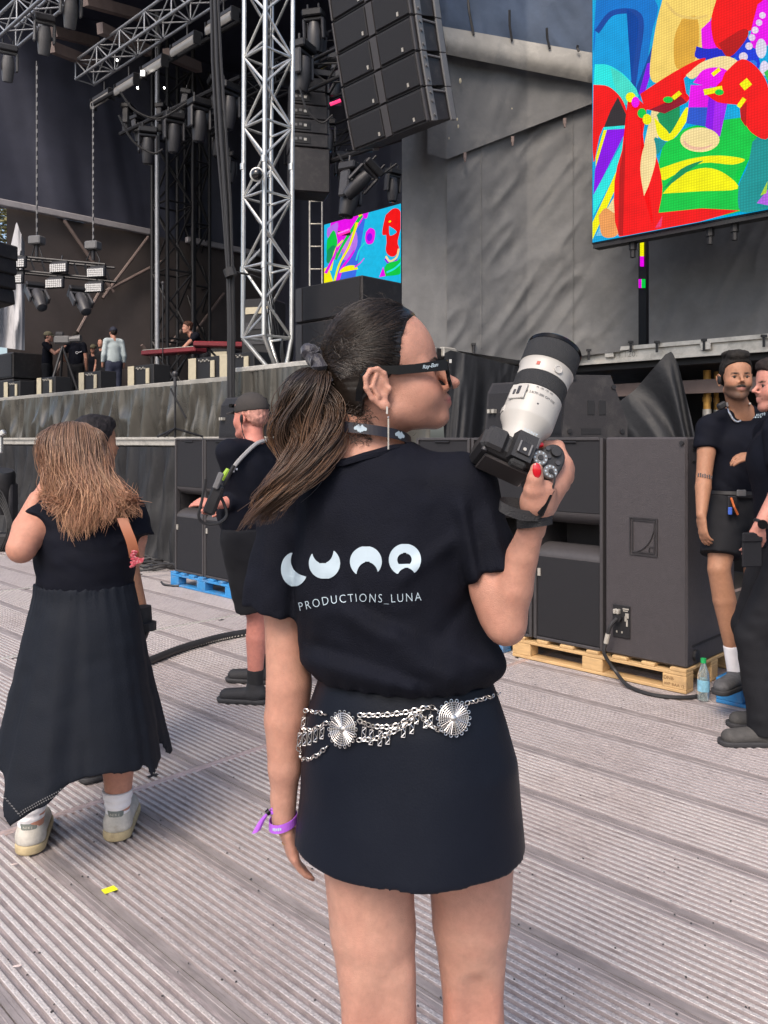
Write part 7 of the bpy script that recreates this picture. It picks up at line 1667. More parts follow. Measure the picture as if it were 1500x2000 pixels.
    T.plane(hpm+ax*(.05-longtop if hem is None else hem), -ax, lo=lo, hi=(hi.x, hi.y, (hpm+ax*.12).z))
    T.cone(J['neck']+V3((0,0,-.03*k))+J['hf']*.02, J['neck']+V3((0,0,.12)), .064*k, .066*k, .006, 's')
    sd = random.random()*50
    T.disp(lambda x, y, z: .006*vnoise(x*9+z*5, y*9, z*7, sd)+.0035*vnoise(x*22+z*14, y*22, z*16, sd+1)); B.disp(lambda x, y, z: .006*vnoise(x*9, y*9, z*9+x*6, sd+2)+.0035*vnoise(x*20, y*20, z*26, sd+3))
    def colf(V): return head_col(V, HMx, skin, lips=lips, brow=brow, stubble=stub, blush=.3)
    F.build('body', M_skinf, t, col=colf, relax=1); to = T.build('shirt', top, t, relax=1); bo = B.build('trousers' if not shorts else 'shorts', bottom, t, relax=1)
    for n in 'LR':
        an = J['an'+n]; d = V3(J['td'+n]); d.z = 0; d.normalize(); zf = an.z-.075*k; tip = J.get('tp'+n, V3((0,0,0))); sd_ = d.cross(V3((0,0,1)))
        S = SDF((an.x-.30,an.y-.30,zf-.03), (an.x+.30,an.y+.30,zf+.20), max(.004, h*.8))
        S.cone(an+d*(-.03*k)-V3((0,0,.035*k)), an+d*.165*k-V3((0,0,.048*k))+tip, .047*k, .043*k, .015, ratio=.85, side=sd_); S.cone(an-V3((0,0,.045*k)), an+V3((0,0,.018*k)), .050*k, .047*k, .02); S.plane(an-V3((0,0,.070*k)), (0,0,-1) if tip.length == 0 else (0,0,-1)); sh_ = S.build('shoe', shoe, t, relax=1)
        S = SDF((an.x-.30,an.y-.30,zf-.03), (an.x+.30,an.y+.30,zf+.06), max(.004, h*.8)); S.cone(an+d*(-.035*k)-V3((0,0,.068*k)), an+d*.175*k-V3((0,0,.068*k))+tip, .052*k, .049*k, .0, ratio=.9, side=sd_); S.plane(an-V3((0,0,.060*k)), (0,0,1)); S.plane(an-V3((0,0,.0855*k)), (0,0,-1)); S.build('sole', sole, sh_, relax=0)
        if socks is not None:
            S = SDF((an.x-.12,an.y-.12,an.z-.05), (an.x+.12,an.y+.12,an.z+.20), max(.004, h*.8)); S.cone(an-V3((0,0,.03)), an.lerp(J['kn'+n], .32), .046*k, .047*k, .0, clip=(an.lerp(J['kn'+n], .26), (J['kn'+n]-an))); S.build('sock', socks, t, relax=1)
    rot = HMx.to_3x3().normalized(); s_ = k*hs; hc = np.array(hair)
    C = SDF(J['head']-V3((.17,)*3), J['head']+V3((.17,.17,.19)), min(h, .005)); Mi = np.array(HMx.inverted())
    C.ell(HMx @ V3((0,-.008,.056)), [q*s_ for q in (.0785,.1005,.0885)], rot, 0); C.ell(HMx @ V3((0,.028,.064)), [q*s_ for q in (.0645,.068,.060)], rot, .02); C.ell(HMx @ V3((0,-.04,.0)), [q*s_ for q in (.066,.058,.05)], rot, .03)
    def hl_(X, Y, Z):
        y = Mi[1,0]*X+Mi[1,1]*Y+Mi[1,2]*Z+Mi[1,3]; z = Mi[2,0]*X+Mi[2,1]*Y+Mi[2,2]*Z+Mi[2,3]; x = np.abs(Mi[0,0]*X+Mi[0,1]*Y+Mi[0,2]*Z+Mi[0,3])
        yl = np.interp(z, [-.075,-.06,-.02,-.005,.02,.035,.06,.085,.105], [-.12,-.062,-.045,-.022,.022,.036,.044,.075,.12]); return (y-yl)*s_*.8
    C.op(hl_, C.lo, C.lo+C.n*C.h, .006, 'i')
    if hairkind == 'quiff': C.ell(HMx @ V3((0,.050,.125)), [q*s_ for q in (.058,.050,.030)], rot, .02); C.ell(HMx @ V3((.01,-.005,.135)), [q*s_ for q in (.060,.070,.022)], rot, .02)
    if hairkind == 'curly': C.ell(HMx @ V3((0,-.02,.09)), [q*s_ for q in (.082,.102,.062)], rot, .02)
    if hairkind == 'crop': C.ell(HMx @ V3((0,.040,.108)), [q*s_ for q in (.060,.056,.030)], rot, .02)
    am = .006 if hairkind == 'curly' else .003
    if cap is None or hairkind == 'fringe':
        C.disp(lambda x, y, z: am*vnoise(x*60, y*60, z*60, 3)+.0025*vnoise(x*150, y*90, z*70, 6)); C.build('hair', M_hairs, t, col=lambda V: np.tile(hc, (len(V), 1))*(1+.5*vnoise(V[:,0]*90, V[:,1]*90, V[:,2]*60, 4)[:,None]), relax=1)
    if h <= .0075:
        for g_ in (-1, 1):
            mb = MB(); mb.sphere(HMx @ V3((g_*.031,.0745,.010)), .0122*s_, 12, 8); e = mb.build('eye', M_eyew, t, smooth=True, world=True); mb = MB(); mb.sphere(HMx @ V3((g_*.031,.0822,.0105)), .0074*s_, 10, 7); mb.build('iris', M_iris, e, smooth=True, world=True)
            mb = MB(); mb.tube([HMx @ V3((g_*.017,.0845,.013)), HMx @ V3((g_*.031,.0885,.0185)), HMx @ V3((g_*.045,.080,.012))], .0020*s_, 6); mb.build('eyelid', pmat('lash_line', (.05,.03,.025), .6), e, smooth=True, world=True)
            if brow is not None: mb = MB(); mb.tube([HMx @ V3((g_*.011,.0930,.0265)), HMx @ V3((g_*.030,.0860,.0310)), HMx @ V3((g_*.049,.0690,.0270))], [.0036*s_,.0048*s_,.0024*s_], 6); mb.build('eyebrow', pmat('brow_%d' % int(brow[0]*1000), brow, .7), t, smooth=True, world=True)
    return t, HMx, to, bo
def capmesh(t, HMx, m, bill=1.0, back=False, nm='cap'):
    s_ = HMx.to_scale()[0]; rot = HMx.to_3x3().normalized(); C = SDF(HMx.translation-V3((.2,.2,.1)), HMx.translation+V3((.2,.2,.2)), .005)
    C.ell(HMx @ V3((0,-.006,.062)), [q*s_ for q in (.0835,.105,.090)], rot, 0); C.plane(HMx @ V3((0,0,.040)), -(rot @ V3((0,.12,1))))
    C.build(nm, m, t); mb = MB()
    def fn(u, v):
        a = (u-.5)*2.3; r_ = .070+.078*v; return HMx @ V3((math.sin(a)*.075*(1-.1*v), .055+math.cos(a)*.035+v*.072*math.cos(a*.8), .050-.012*v-.010*abs(math.sin(a))**2))
    mb.grid(fn, 14, 6); n = len(mb.v); mb.v += [tuple(V3(p)-V3((0,0,.005))) for p in mb.v]; mb.f += [tuple(i+n for i in f[::-1]) for f in list(mb.f)]; mb.build('cap_bill', m, t, smooth=True, world=True)

# ---------------------------------------------------------------- capped older crew man
J = joints(W(495, 860, 4.58)*1.0, (-.72, .69, 0), 1.72); o_ = V3((W(496,860,4.58).x, 4.58, 0)); J = joints(o_, (-.72,.69,0), 1.72, 1.05); J['hf'] = V3((-.86,.5,0))
J['anL'] = G(498, 1372)+V3((0,0,.085)); J['anR'] = G(505, 1338)+V3((0,.05,.085)); J['tdL'] = V3((-1,.12,0)); J['tdR'] = V3((-1,.2,0)); J['knL'] = V3((J['anL'].x+.01, J['anL'].y-.0, .48)); J['knR'] = V3((J['anR'].x+.02, J['anR'].y, .48))
J['elL'] = W(470,975,4.50); J['wrL'] = W(425,985,4.40); J['elR'] = W(500,985,4.85); J['wrR'] = W(440,990,4.75); J['hdL'] = V3((-1,.1,.15)); J['hnL'] = V3((0,-.6,.8))
old, HMo, ots, obs = person('older crew man in black shorts and cap with radio strap', J, .0070, top=M_blackcl, bottom=M_char, skin=SKIN_R*np.array((1.05,.92,.92)), sleeve=1.6, shorts=.88, hair=(.42,.21,.17), socks=pmat('black_sock', (.012,.012,.014), .85), belly=.10, fat=1.08, brow=(.30,.26,.24), hs=1.02, hem=.12)
capmesh(old, HMo, pmat('faded_black_cap', (.032,.028,.027), .85, var=.2, scale=30, bump=.2))
mb = MB(); mb.tube([HMo @ V3((x,.088-.0*abs(x),.075)) for x in (-.07,-.03,.03,.07)], .012, 6); mb.build('goggles', M_gloss, old, world=True)
bvO = bvh_of(ots)
t = thing('radio_strap', 'grey radio strap over the shoulder of the capped man', 'strap', W(480,900,4.4)); P_ = spline([on_surf(bvO, *q, .012) or W(*q, 4.4) for q in ((520,862),(500,868),(478,885),(460,905),(447,928))], 20); mb = MB(); mb.tube(P_, .011, 6); mb.build('band', pmat('grey_webbing', (.25,.25,.26), .7), t, smooth=True, world=True)
t = thing('two_way_radio', 'black two way radio with green clip on the crew man chest', 'radio', W(420,975,4.3)); q = W(418,975,4.22)
rt = Matrix.Rotation(R(22),3,'Y'); mb = MB(); mb.box(q, (.062,.045,.165), rot=rt, bev=.012); mb.build('body', M_blackm, t, world=True)
mb = MB(); mb.cyl(q+rt @ V3((.02,0,.09)), q+rt @ V3((.03,0,.20)), .010); mb.build('antenna', M_black, t, world=True); mb = MB(); mb.box(q+rt @ V3((-.01,-.03,.10)), (.03,.02,.09), rot=rt, bev=.006); mb.build('microphone', M_fix, t, world=True)
mb = MB(); mb.tube(spline([W(436,938,4.25), W(440,928,4.25), W(447,918,4.26)], 8), .018, 7); mb.build('green_clip', pmat('lime_plastic', (.22,.36,.03), .5), t, smooth=True, world=True)
mb = MB(); mb.tube(spline([W(402,935,4.2), W(395,975,4.2), W(388,1008,4.2), W(400,1022,4.22), W(425,1022,4.24), W(442,1008,4.26), W(438,985,4.26), W(425,960,4.25)], 26), .008, 6); mb.build('coiled_cord', M_cable, t, smooth=True, world=True)
mb = MB(); mb.sphere(HMo @ V3((-.088,-.008,.0)), .020, 12, 8, sc=(.5,1,1.3)); mb.build('earpiece', M_black, old, smooth=True, world=True); mb = MB(); mb.tube(spline([HMo @ V3((-.095,-.01,-.01)), HMo @ V3((-.09,-.02,-.08)), HMo @ V3((-.075,-.05,-.15))], 10), .0028, 5); mb.build('earpiece_wire', M_cable, old, world=True)
for ch in [c for c in old.children if c.name.startswith('shoe')][:1]:
    bvs = bvh_of(ch); text_decal('HOKA', [(479,1375),(508,1371)], 9, bvs, spacing=1.0, off=.003).build('lettering', M_fix, old, world=True)
for (px, py) in ((454,914),(458,914.5),(462,916),(450,918.5),(456,920)):      # two rows of blurred white letters
    q_ = [on_surf(bvO, px+dx, py+dy, .004) for dx, dy in ((-1.6,-2),(1.8,-1.6),(1.4,2.2),(-2,1.8))]
    if all(q_): mb = MB(); mb.add(q_, [(3,2,1,0)]); mb.build('print_mark', M_white, old, world=True)

# ---------------------------------------------------------------- security man on the pallet
PT = .144; o_ = V3((W(1447,860,4.52).x, 4.52, PT)); J = joints(o_, (-.10,-1,0), 1.80, 1.0)
J['head'] = W(1437,742,4.46); J['neck'] = W(1446,792,4.52); J['shR'] = W(1384,838,4.52); J['shL'] = W(1512,838,4.55); J['elR'] = W(1375,930,4.46); J['wrR'] = W(1370,1006,4.36); J['hdR'] = V3((.06,-.1,-1)); J['hnR'] = V3((-1,-.3,0)); J['elL'] = W(1535,920,4.45); J['wrL'] = W(1486,888,4.28); J['hdL'] = V3((-1,-.05,-.12)); J['hnL'] = V3((0,-.5,.85))
J['hipR'] = W(1420,985,4.52); J['hipL'] = W(1475,985,4.54); J['knR'] = W(1404,1112,4.40); J['anR'] = W(1440,1290,4.42); J['tdR'] = V3((-.75,-.65,0)); J['knL'] = W(1475,1115,4.5); J['anL'] = W(1480,1290,4.5); J['tdL'] = V3((.3,-.9,0)); J['hf'] = V3((-.12,-1,-.02))
J['anR'].z = PT+.082; J['anL'].z = PT+.082
gd, HMg, gts, gbs = person('bearded security man in shorts leaning by the grey cabinet', J, .0062, top=M_blackcl, bottom=M_char, skin=SKIN_T, sleeve=.42, shorts=.80, hair=(.012,.010,.009), hairkind='quiff', socks=M_white, shoe=pmat('grey_trainer', (.075,.075,.08), .75, var=.4, scale=40, bump=.3), brow=(.012,.009,.008), stub=((.055,.034,.026), .85, .9), hs=1.0, hem=.14, loose=.012)
bvG = bvh_of(gts); text_decal('SÉCURITÉ', [(1459,812.5),(1494,808.5)], 5.5, bvG, off=.004, spacing=1.0).build('lettering', M_print, gd, world=True); [(lambda q_: q_ and all(q_) and (lambda m_: (m_.add(q_, [(3,2,1,0)]), m_.build('print_mark', M_print, gd, world=True)))(MB()))([on_surf(bvG, 1460.5+4.9*k_+dx, 817.2-.55*k_+dy, .004) for dx, dy in ((-1.5,-1),(1.5,-1.2),(1.5,.8),(-1.5,1))]) for k_ in range(6)]
t = thing('neck_chain', 'silver chain necklace on the bearded security man', 'necklace', W(1438,820,4.35)); P_ = [on_surf(bvG, x, y, .006) or W(x, y, 4.35) for x, y in [(p.x, p.y) for p in spline([(1420,786,0),(1424,806,0),(1431,819,0),(1440,824,0),(1450,818,0),(1459,806,0),(1465,788,0)], 26)]]; mb = MB(); mb.tube(P_, .006, 7); mb.build('links', M_silv, t, smooth=True, world=True)
t = thing('shoulder_radio', 'black shoulder microphone on the bearded security man', 'radio', W(1410,790,4.4)); mb = MB(); mb.box(W(1410,792,4.40), (.05,.035,.035), rot=Matrix.Rotation(-.5,3,'Y'), bev=.008); mb.build('body', M_black, t, world=True)
mb = MB(); mb.sphere(HMg @ V3((.082,-.004,.0)), .017, 10, 7, sc=(.6,1,1.4)); mb.build('earpiece', M_black, gd, smooth=True, world=True)
mb = MB(); mb.tube([HMg @ V3((x*.001, .104-.00002*x*x*1.1-.0, -.0345-.00001*x*x)) for x in (-24,-14,-5,0,5,14,24)], [.002,.0052,.006,.0052,.006,.0052,.002], 7); mb.build('moustache', M_hair if False else pmat('moustache_hair', (.02,.014,.011), .7), gd, smooth=True, world=True)
bvb = bvh_of(gbs); t = thing('waist_belt', 'black belt with pouch on the bearded security man', 'belt', W(1430,962,4.4)); P_ = [W(x, 962+.02*(x-1430), 4.52) for x in range(1396,1500,8)]
hp_ = (J['hipL']+J['hipR'])/2; mb = MB(); cb_ = V3((hp_.x, hp_.y, CAM_H-(964-HZ)/F_PX*4.5)); mb.tube([cb_+V3((math.cos(a)*.170, math.sin(a)*.128, 0)) for a in [2*math.pi*i/32 for i in range(32)]], .020, 6, closed=True); mb.build('strap', M_black, t, smooth=True, world=True)
mb = MB(); mb.box(W(1430,985,4.36), (.05,.02,.09), bev=.006); mb.build('pouch', M_blackm, t, world=True); mb = MB(); mb.tube([W(1428,972,4.34), W(1434,990,4.33), W(1441,1005,4.34)], .006, 6); mb.build('orange_cord', pmat('orange_cord', (.5,.12,.03), .6), t, world=True); mb = MB(); mb.box(W(1426,998,4.34), (.02,.012,.04), bev=.003); mb.build('blue_tag', pmat('blue_tag', (.05,.12,.5), .5), t, world=True)
mb = MB(); mb.box(W(1448,963,4.375), (.05,.01,.035), bev=.004); mb.build('buckle', M_fix, t, world=True)
mb = MB(); bvx = bvh_of(gd.children[0])
for k_ in range(7):
    p = [on_surf(bvx, 1365+k_*4.0, 928+k_*.8+dy, .003) for dy in (-3-(k_ % 2)*1.5, 3)]
    if all(p): mb.tube([p[0], p[1]], .0035, 5)
if mb.v: mb.build('tattoo', pmat('tattoo_ink', (.05,.05,.06), .7), gd, world=True)['kind'] = 'stuff'

# ---------------------------------------------------------------- man at the right edge, in profile
o_ = V3((W(1540,860,3.95).x, 3.95, 0)); J = joints(o_, (-1,-.05,0), 1.83, 1.0); J['head'] = W(1521,757,3.93); J['neck'] = W(1530,812,3.95); J['hf'] = V3((-1,.02,-.06))
J['elR'] = W(1525,945,4.18); J['wrR'] = W(1500,1020,4.15); J['shL'] = W(1522,845,3.78); J['elL'] = W(1535,945,3.72); J['wrL'] = W(1483,1028,3.70); J['hdL'] = V3((-.25,.25,-1)); J['hnL'] = V3((0,-1,0)); J['anL'] = G(1495,1452)+V3((0,0,.085)); J['anR'] = G(1510,1420)+V3((0,0,.085)); J['knL'] = V3((W(1487,1150,3.9).x, J['anL'].y, .52)); J['knR'] = V3((W(1500,1150,4.0).x, J['anR'].y, .52)); J['tdL'] = V3((-1,-.05,0)); J['tdR'] = V3((-1,.1,0))
rm, HMr, rts, rbs = person('moustached man in black tee and cargo trousers at right edge', J, .0062, top=M_blackcl, bottom=M_char, skin=SKIN_R, sleeve=.62, hair=(.018,.012,.011), hairkind='crop', shoe=pmat('grey_suede_shoe', (.055,.053,.052), .8, var=.3, scale=30, bump=.3), brow=(.05,.03,.02), stub=((.10,.05,.035), .22, .85), loose=.02, longtop=.05)
t = thing('wrist_watch', 'black wrist watch of the man at the right edge', 'watch', J['wrL']); mb = MB(); a_ = (J['wrL']-J['elL']).normalized(); u_, w_ = perp(a_); c_ = J['wrL']-a_*.015; mb.tube([c_+u_*math.cos(q)*.030+w_*math.sin(q)*.030 for q in [2*math.pi*i/20 for i in range(20)]], .008, 6, closed=True); mb.build('strap', M_black, t, smooth=True, world=True); mb = MB(); mb.cyl(c_+V3((-.008,-.030,0)), c_+V3((-.010,-.040,0)), .021, n=18); mb.build('case', M_gloss, t, smooth=True, world=True)
bvR = bvh_of(rbs); pk_ = on_surf(bvR, 1464, 1075, 0.0) or W(1464,1075,3.7); mb = MB(); mb.box(pk_+V3((.01,.0,0)), (.10,.012,.15), rot=Matrix.Rotation(R(12),3,'Z'), bev=.014); pko = mb.build('cargo_pocket', M_char, rm, world=True); mb = MB(); mb.box(pk_+V3((.01,-.006,.06)), (.105,.014,.045), rot=Matrix.Rotation(R(12),3,'Z'), bev=.010); mb.build('pocket_flap', M_char, pko, world=True)

# ---------------------------------------------------------------- dark haired man behind the woman in the dress
o_ = V3((W(165,860,3.62).x, 3.62, 0)); J = joints(o_, (.62,.78,0), 1.60, .92); J['head'] = W(184,872,3.60); J['neck'] = W(172,928,3.62); J['shR'] = W(205,965,3.50); J['elR'] = W(245,1080,3.48); J['wrR'] = W(275,1180,3.5); J['hdR'] = V3((.1,.2,-1))
bm_, HMb, _, _ = person('dark haired man half hidden behind the woman in the long dress', J, .009, skin=SKIN_T, hair=(.012,.010,.012), hairkind='crop', brow=(.01,.01,.01), hs=1.08)
t = thing('camera_gimbal', 'black handheld gimbal beside the long dress', 'gimbal', W(280,1220,3.3)); mb = MB(); mb.cyl(W(273,1185,3.3), W(275,1215,3.3), .045, n=14); mb.build('motor', M_black, t, smooth=True, world=True); mb = MB(); mb.cyl(W(286,1215,3.28), W(286,1230,3.28), .04, n=12); mb.cyl(W(278,1200,3.3), W(290,1222,3.28), .012); mb.build('arm', M_blackm, t, world=True); mb = MB(); mb.box(W(281,1240,3.28), (.03,.03,.06), rot=Matrix.Rotation(.4,3,'Y'), bev=.006); mb.build('mount', M_blackm, t, world=True)

# ---------------------------------------------------------------- woman in the long dress
YW = 2.97
lw = thing('person', 'long haired woman in long black dress and worn white sneakers', 'person', (W(165,860,YW).x, YW, 0))
HMw = hframe(W(142,908,2.95), (-.35,.93,-.18), (0,0,1), 1.0)
F = SDF((-1.55,2.60,-.01), (-.70,3.32,1.58), .0055); head_sdf(F, HMw)
def lz(py, Y=YW): return CAM_H-(py-HZ)/F_PX*Y
def lx(px, Y=YW): return (px-CX)/F_PX*Y
F.cone(W(158,985,2.97), W(144,925,2.96), .058, .055, .02); F.loft([(lz(p), lx(c), YW, rx, ry) for p, c, rx, ry in ((980,170,.13,.085),(1040,170,.17,.12),(1145,168,.16,.125),(1250,168,.18,.15),(1350,168,.16,.14))], .03)
F.chain([W(92,1000,2.97), W(62,1040,2.88), W(42,1070,2.82)], [.062,.060,.048], .03); F.chain([W(42,1072,2.82), W(50,1030,2.88), W(72,975,2.93)], [.048,.044,.030], .012); hand_sdf(F, W(72,975,2.93), (.35,.1,1), (-.9,-.4,0), .95, .9, side=1)
F.chain([W(250,1000,2.97), W(262,1050,2.99), W(258,1088,3.02)], [.054,.046,.040], .03); F.chain([W(258,1088,3.02), W(240,1060,3.12), W(225,1020,3.18)], [.040,.036,.028], .012); hand_sdf(F, W(225,1020,3.18), (-.3,.3,1), (.9,.3,0), .95, .8, side=-1)
for (ax_, ay_, Yf) in ((62,1600,2.94), (231,1572,3.04)):
    a_ = W(ax_, ay_, Yf); F.chain([V3((a_.x*.8+lx(168)*.2, YW, .62)), V3((a_.x, Yf, .30)), V3((a_.x, Yf, .09))], [.075,.062,.040], .02)
F.build('body', M_skin, lw, col=lambda V: head_col(V, HMw, SKIN_L*np.array((1.04,.98,.95))), relax=1)
T = SDF((-1.60,2.55,.80), (-.68,3.36,1.34), .0055)
T.loft([(lz(p), lx(c), YW, rx, ry) for p, c, rx, ry in ((968,168,.10,.075),(985,170,.155,.10),(1010,172,.180,.125),(1050,170,.186,.145),(1090,168,.182,.150),(1120,167,.172,.148),(1150,167,.166,.145),(1165,167,.168,.146))], .02)
T.cone(W(95,1000,2.97), W(52,1052,2.86), .074, .078, .04, clip=(W(72,1030,2.90), W(52,1052,2.86)-W(95,1000,2.97))); T.cone(W(248,1000,2.97), W(270,1070,2.93), .066, .066, .04, clip=(W(264,1048,2.94), (.15,-.1,-1)))
T.disp(lambda x, y, z: .004*vnoise(x*10, y*8, z*30, 3)+.003*vnoise(x*25+z*20, y*20, z*26, 4)); T.build('top', M_blackcl, lw, relax=1)
K_ = SDF((-1.75,2.35,.02), (-.55,3.55,1.02), .0065)
K_.loft([(lz(p), lx((l_+r_)/2), YW, (r_-l_)/2/F_PX*YW, ry) for p, l_, r_, ry in ((1138,72,260,.146),(1160,70,264,.150),(1200,60,272,.175),(1300,36,284,.22),(1400,12,302,.27),(1500,-12,320,.315),(1600,-32,338,.35))], 0)
hem_x = [lx(q, 2.72) for q in (-60,-15,38,48,125,205,262,271,280,325)]; hem_z = [lz(q, 2.68) for q in (1470,1535,1598,1590,1548,1522,1534,1560,1548,1478)]
K_.op(lambda X, Y, Z: -(np.interp(X, hem_x, hem_z).astype(np.float32)+.06*np.clip(Y-2.9,0,1)-Z+0*Y)*.8, K_.lo, K_.lo+K_.n*K_.h, 0, 's')
def dressf(x, y, z):
    th = np.arctan2(y-YW, x-lx(167)); dn = np.clip((lz(1140)-z)/.75, 0, 1); g = np.clip(1-(lz(1140)-z)/.18, 0, 1)
    return -.030*dn*vnoise(th*3.2, z*.8, 0, 14)-.012*dn*vnoise(th*8, z*1.5, 0, 15)-.0025*g*g*np.sin(th*38+5*vnoise(th*5,0,0,3))+.003*vnoise(x*14, y*14, z*22, 16)
K_.disp(dressf, band=.09); dr = K_.build('skirt', M_navy, lw, relax=1); bvD = bvh_of(dr)
mb = MB()   # eyelet trim along the hem
xs_ = [-12+i*4.2 for i in range(80)]
for i, x in enumerate(xs_):
    hy = float(np.interp(lx(x, 2.72), hem_x, hem_z)); py = HZ-(hy-CAM_H)/2.68*F_PX-9
    for dy, dx in ((0,0), (4,2)):
        p = on_surf(bvD, x+dx, py+dy, .003)
        if p is not None: mb.sphere(p, .0026, 6, 4)
o = mb.build('eyelet_trim', M_fix, lw, world=True); o['kind'] = 'stuff'
M_snk = pmat('worn_white_leather', (.46,.44,.40), .6, var=.25, scale=25, bump=.2, dirt=(.20,.17,.12), dirt_amt=.6, dirt_scale=20); M_snks = pmat('yellowed_sole', (.42,.34,.20), .7, var=.25, scale=20, dirt=(.16,.12,.07), dirt_amt=.6, dirt_scale=18)
M_snkg = pmat('grey_heel_tab', (.14,.16,.15), .6, var=.2, scale=30)
for (ax_, ay_, Yf, dx) in ((60,1600,2.94,-.25), (230,1572,3.04,-.12)):
    a_ = W(ax_, ay_, Yf); a_.z = .09; d = V3((dx,1,0)).normalized(); s2 = d.cross(V3((0,0,1)))
    S = SDF((a_.x-.14,a_.y-.12,-.002), (a_.x+.12,a_.y+.30,.17), .004); S.cone(a_-V3((0,0,.035)), a_+d*.17-V3((0,0,.045)), .048, .046, .01, ratio=.9, side=s2); S.cone(a_-V3((0,0,.04)), a_+V3((0,0,.018)), .047, .042, .02); S.cone(a_+V3((0,0,.0)), a_+V3((0,0,.08)), .031, .033, .008, 's'); S.plane((0,0,.034), (0,0,-1)); so = S.build('shoe', M_snk, lw)
    S = SDF((a_.x-.14,a_.y-.12,-.004), (a_.x+.12,a_.y+.30,.05), .004); S.cone((a_.x,a_.y,.02), (a_.x+d.x*.18,a_.y+d.y*.18,.02), .053, .052, 0); S.plane((0,0,.036), (0,0,1)); S.plane((0,0,.002), (0,0,-1)); S.build('sole', M_snks, so)
    S = SDF((a_.x-.08,a_.y-.10,.04), (a_.x+.08,a_.y+.06,.13), .003); S.cone(a_-V3((0,0,.04)), a_+V3((0,0,.018)), .0485, .0435, 0); c2 = a_-d*.045; S.plane(a_-d*.030, d); S.plane((0,0,.118), (0,0,1)); S.plane((0,0,.066), (0,0,-1)); S.plane(a_+s2*.026, s2+V3((0,0,-.3))); S.plane(a_-s2*.026, -s2+V3((0,0,-.3))); ht = S.build('heel_tab', M_snkg, so)
    bvh_ = bvh_of(ht); pxc = CX+F_PX*(a_.x-d.x*.04)/(a_.y-.045); pyc = HZ+F_PX*(CAM_H-.100)/(a_.y-.047); text_decal('NIKE', [(pxc-9,pyc-1),(pxc+9,pyc-1)], 5, bvh_, off=.0025).build('lettering', M_snk, so, world=True); text_decal('AIR', [(pxc-7,pyc+6),(pxc+7,pyc+6)], 5, bvh_, off=.0025).build('lettering', M_snk, so, world=True)
    S = SDF((a_.x-.08,a_.y-.08,.07), (a_.x+.08,a_.y+.08,.22), .004); S.cone((a_.x,a_.y,.10), (a_.x,a_.y,.24), .0425, .068, 0, clip=((0,0,.175),(0,0,1))); S.disp(lambda x, y, z: .0018*np.sin(z*240)); S.build('sock', M_white, lw)
# hair of that woman
def lhw(x, y, z): return HMw @ V3((x, y, z))
C = SDF(HMw.translation-V3((.18,)*3), HMw.translation+V3((.18,)*3), .005); C.ell(lhw(0,-.012,.050), (.083,.106,.090), HMw.to_3x3().normalized(), 0); C.ell(lhw(0,-.055,-.03), (.078,.060,.085), HMw.to_3x3().normalized(), .03); C.plane(lhw(0,.055,0), HMw.to_3x3() @ V3((0,1,.2)))
C.build('hair_cap', M_hair, lw, col=lambda V: np.tile((.085,.055,.04), (len(V), 1))*(1+.3*vnoise(V[:,0]*90, V[:,1]*40, V[:,2]*20, 2)[:,None]))
K = 18; Pt = []; Ct = []; t01 = np.linspace(0,1,K); rng = np.random.default_rng(5)
for c_ in range(120):
    u = rng.uniform(-1,1); dpt = rng.random()
    p0 = np.array(lhw(.045*u, .05-.10*rng.random(), .147-.012*u*u)); a = np.array(lhw(.098*u, -.110*math.sqrt(max(.05,1-u*u))-.02, .045))
    bx = lerp(96, 262, (u+1)/2)+rng.normal(0,7); by = 1004+24*math.sin((u+1)*2.0)+rng.normal(0,15)-24*(u < -.55); mid = W(lerp(94, 212, (u+1)/2), 930, 2.80+.05*u*u+.05*dpt); mid2 = W(lerp(100, 250, (u+1)/2), 975, 2.79+.04*u*u+.05*dpt); end = W(bx, by, 2.79+.05*dpt)
    base = np.array([tuple(p) for p in spline([tuple(p0), tuple(lhw(.080*u, -.078, .134-.03*u*u)), tuple(a), mid, mid2, end], K-1)])
    f = rng.uniform(2.6,3.8); ph0 = u*4+rng.normal(0,.8); am = rng.uniform(.008,.020); tone = rng.random()
    for s_ in range(26):
        j = rng.normal(0,1,3)*np.array((.014,.008,.004)); w = np.clip((t01-.35)*2,0,1); tl_ = t01*min(1, rng.uniform(.86,1.06)); p = np.stack([np.interp(tl_, t01, base[:,i]) for i in range(3)], 1)+j*np.clip(t01*3,0.15,1)[:,None]
        p[:,0] += np.sin(t01*f*6.28+ph0+rng.normal(0,.15))*am*w; p[:,1] += np.cos(t01*f*6.28+ph0)*am*.5*w; p[:,2] += rng.normal(0,.008)*t01
        Pt.append(p); dk = np.array((.13,.085,.062)); lt = np.array((.50,.29,.175)); rd = np.array((.26,.11,.065)); mm = np.clip(t01*1.1-.1,0,1)[:,None]; cc = dk*(1-mm)+(lt*(1-tone)+rd*tone)*mm; Ct.append(cc*(.6+.8*rng.random()))
strands('hair', np.array(Pt), np.interp(t01,[0,.9,1],[.0013,.0011,.0003]), M_hair, lw, np.array(Ct))
t = thing('sunglasses', 'dark sunglasses pushed up on the long haired woman', 'sunglasses', lhw(0,.03,.13))
for g_ in (-1,1): mb = MB(); mb.tube([lhw(g_*.062,.040,.125), lhw(g_*.080,-.0,.105), lhw(g_*.089,-.05,.08), lhw(g_*.088,-.085,.06)], .004, 6); mb.build('temple', M_gloss, t, world=True)
mb = MB(); mb.tube([lhw(x,.045+.01*(1-abs(x)/.062),.135) for x in (-.062,-.03,0,.03,.062)], .007, 6); mb.build('front_frame', M_gloss, t, world=True)
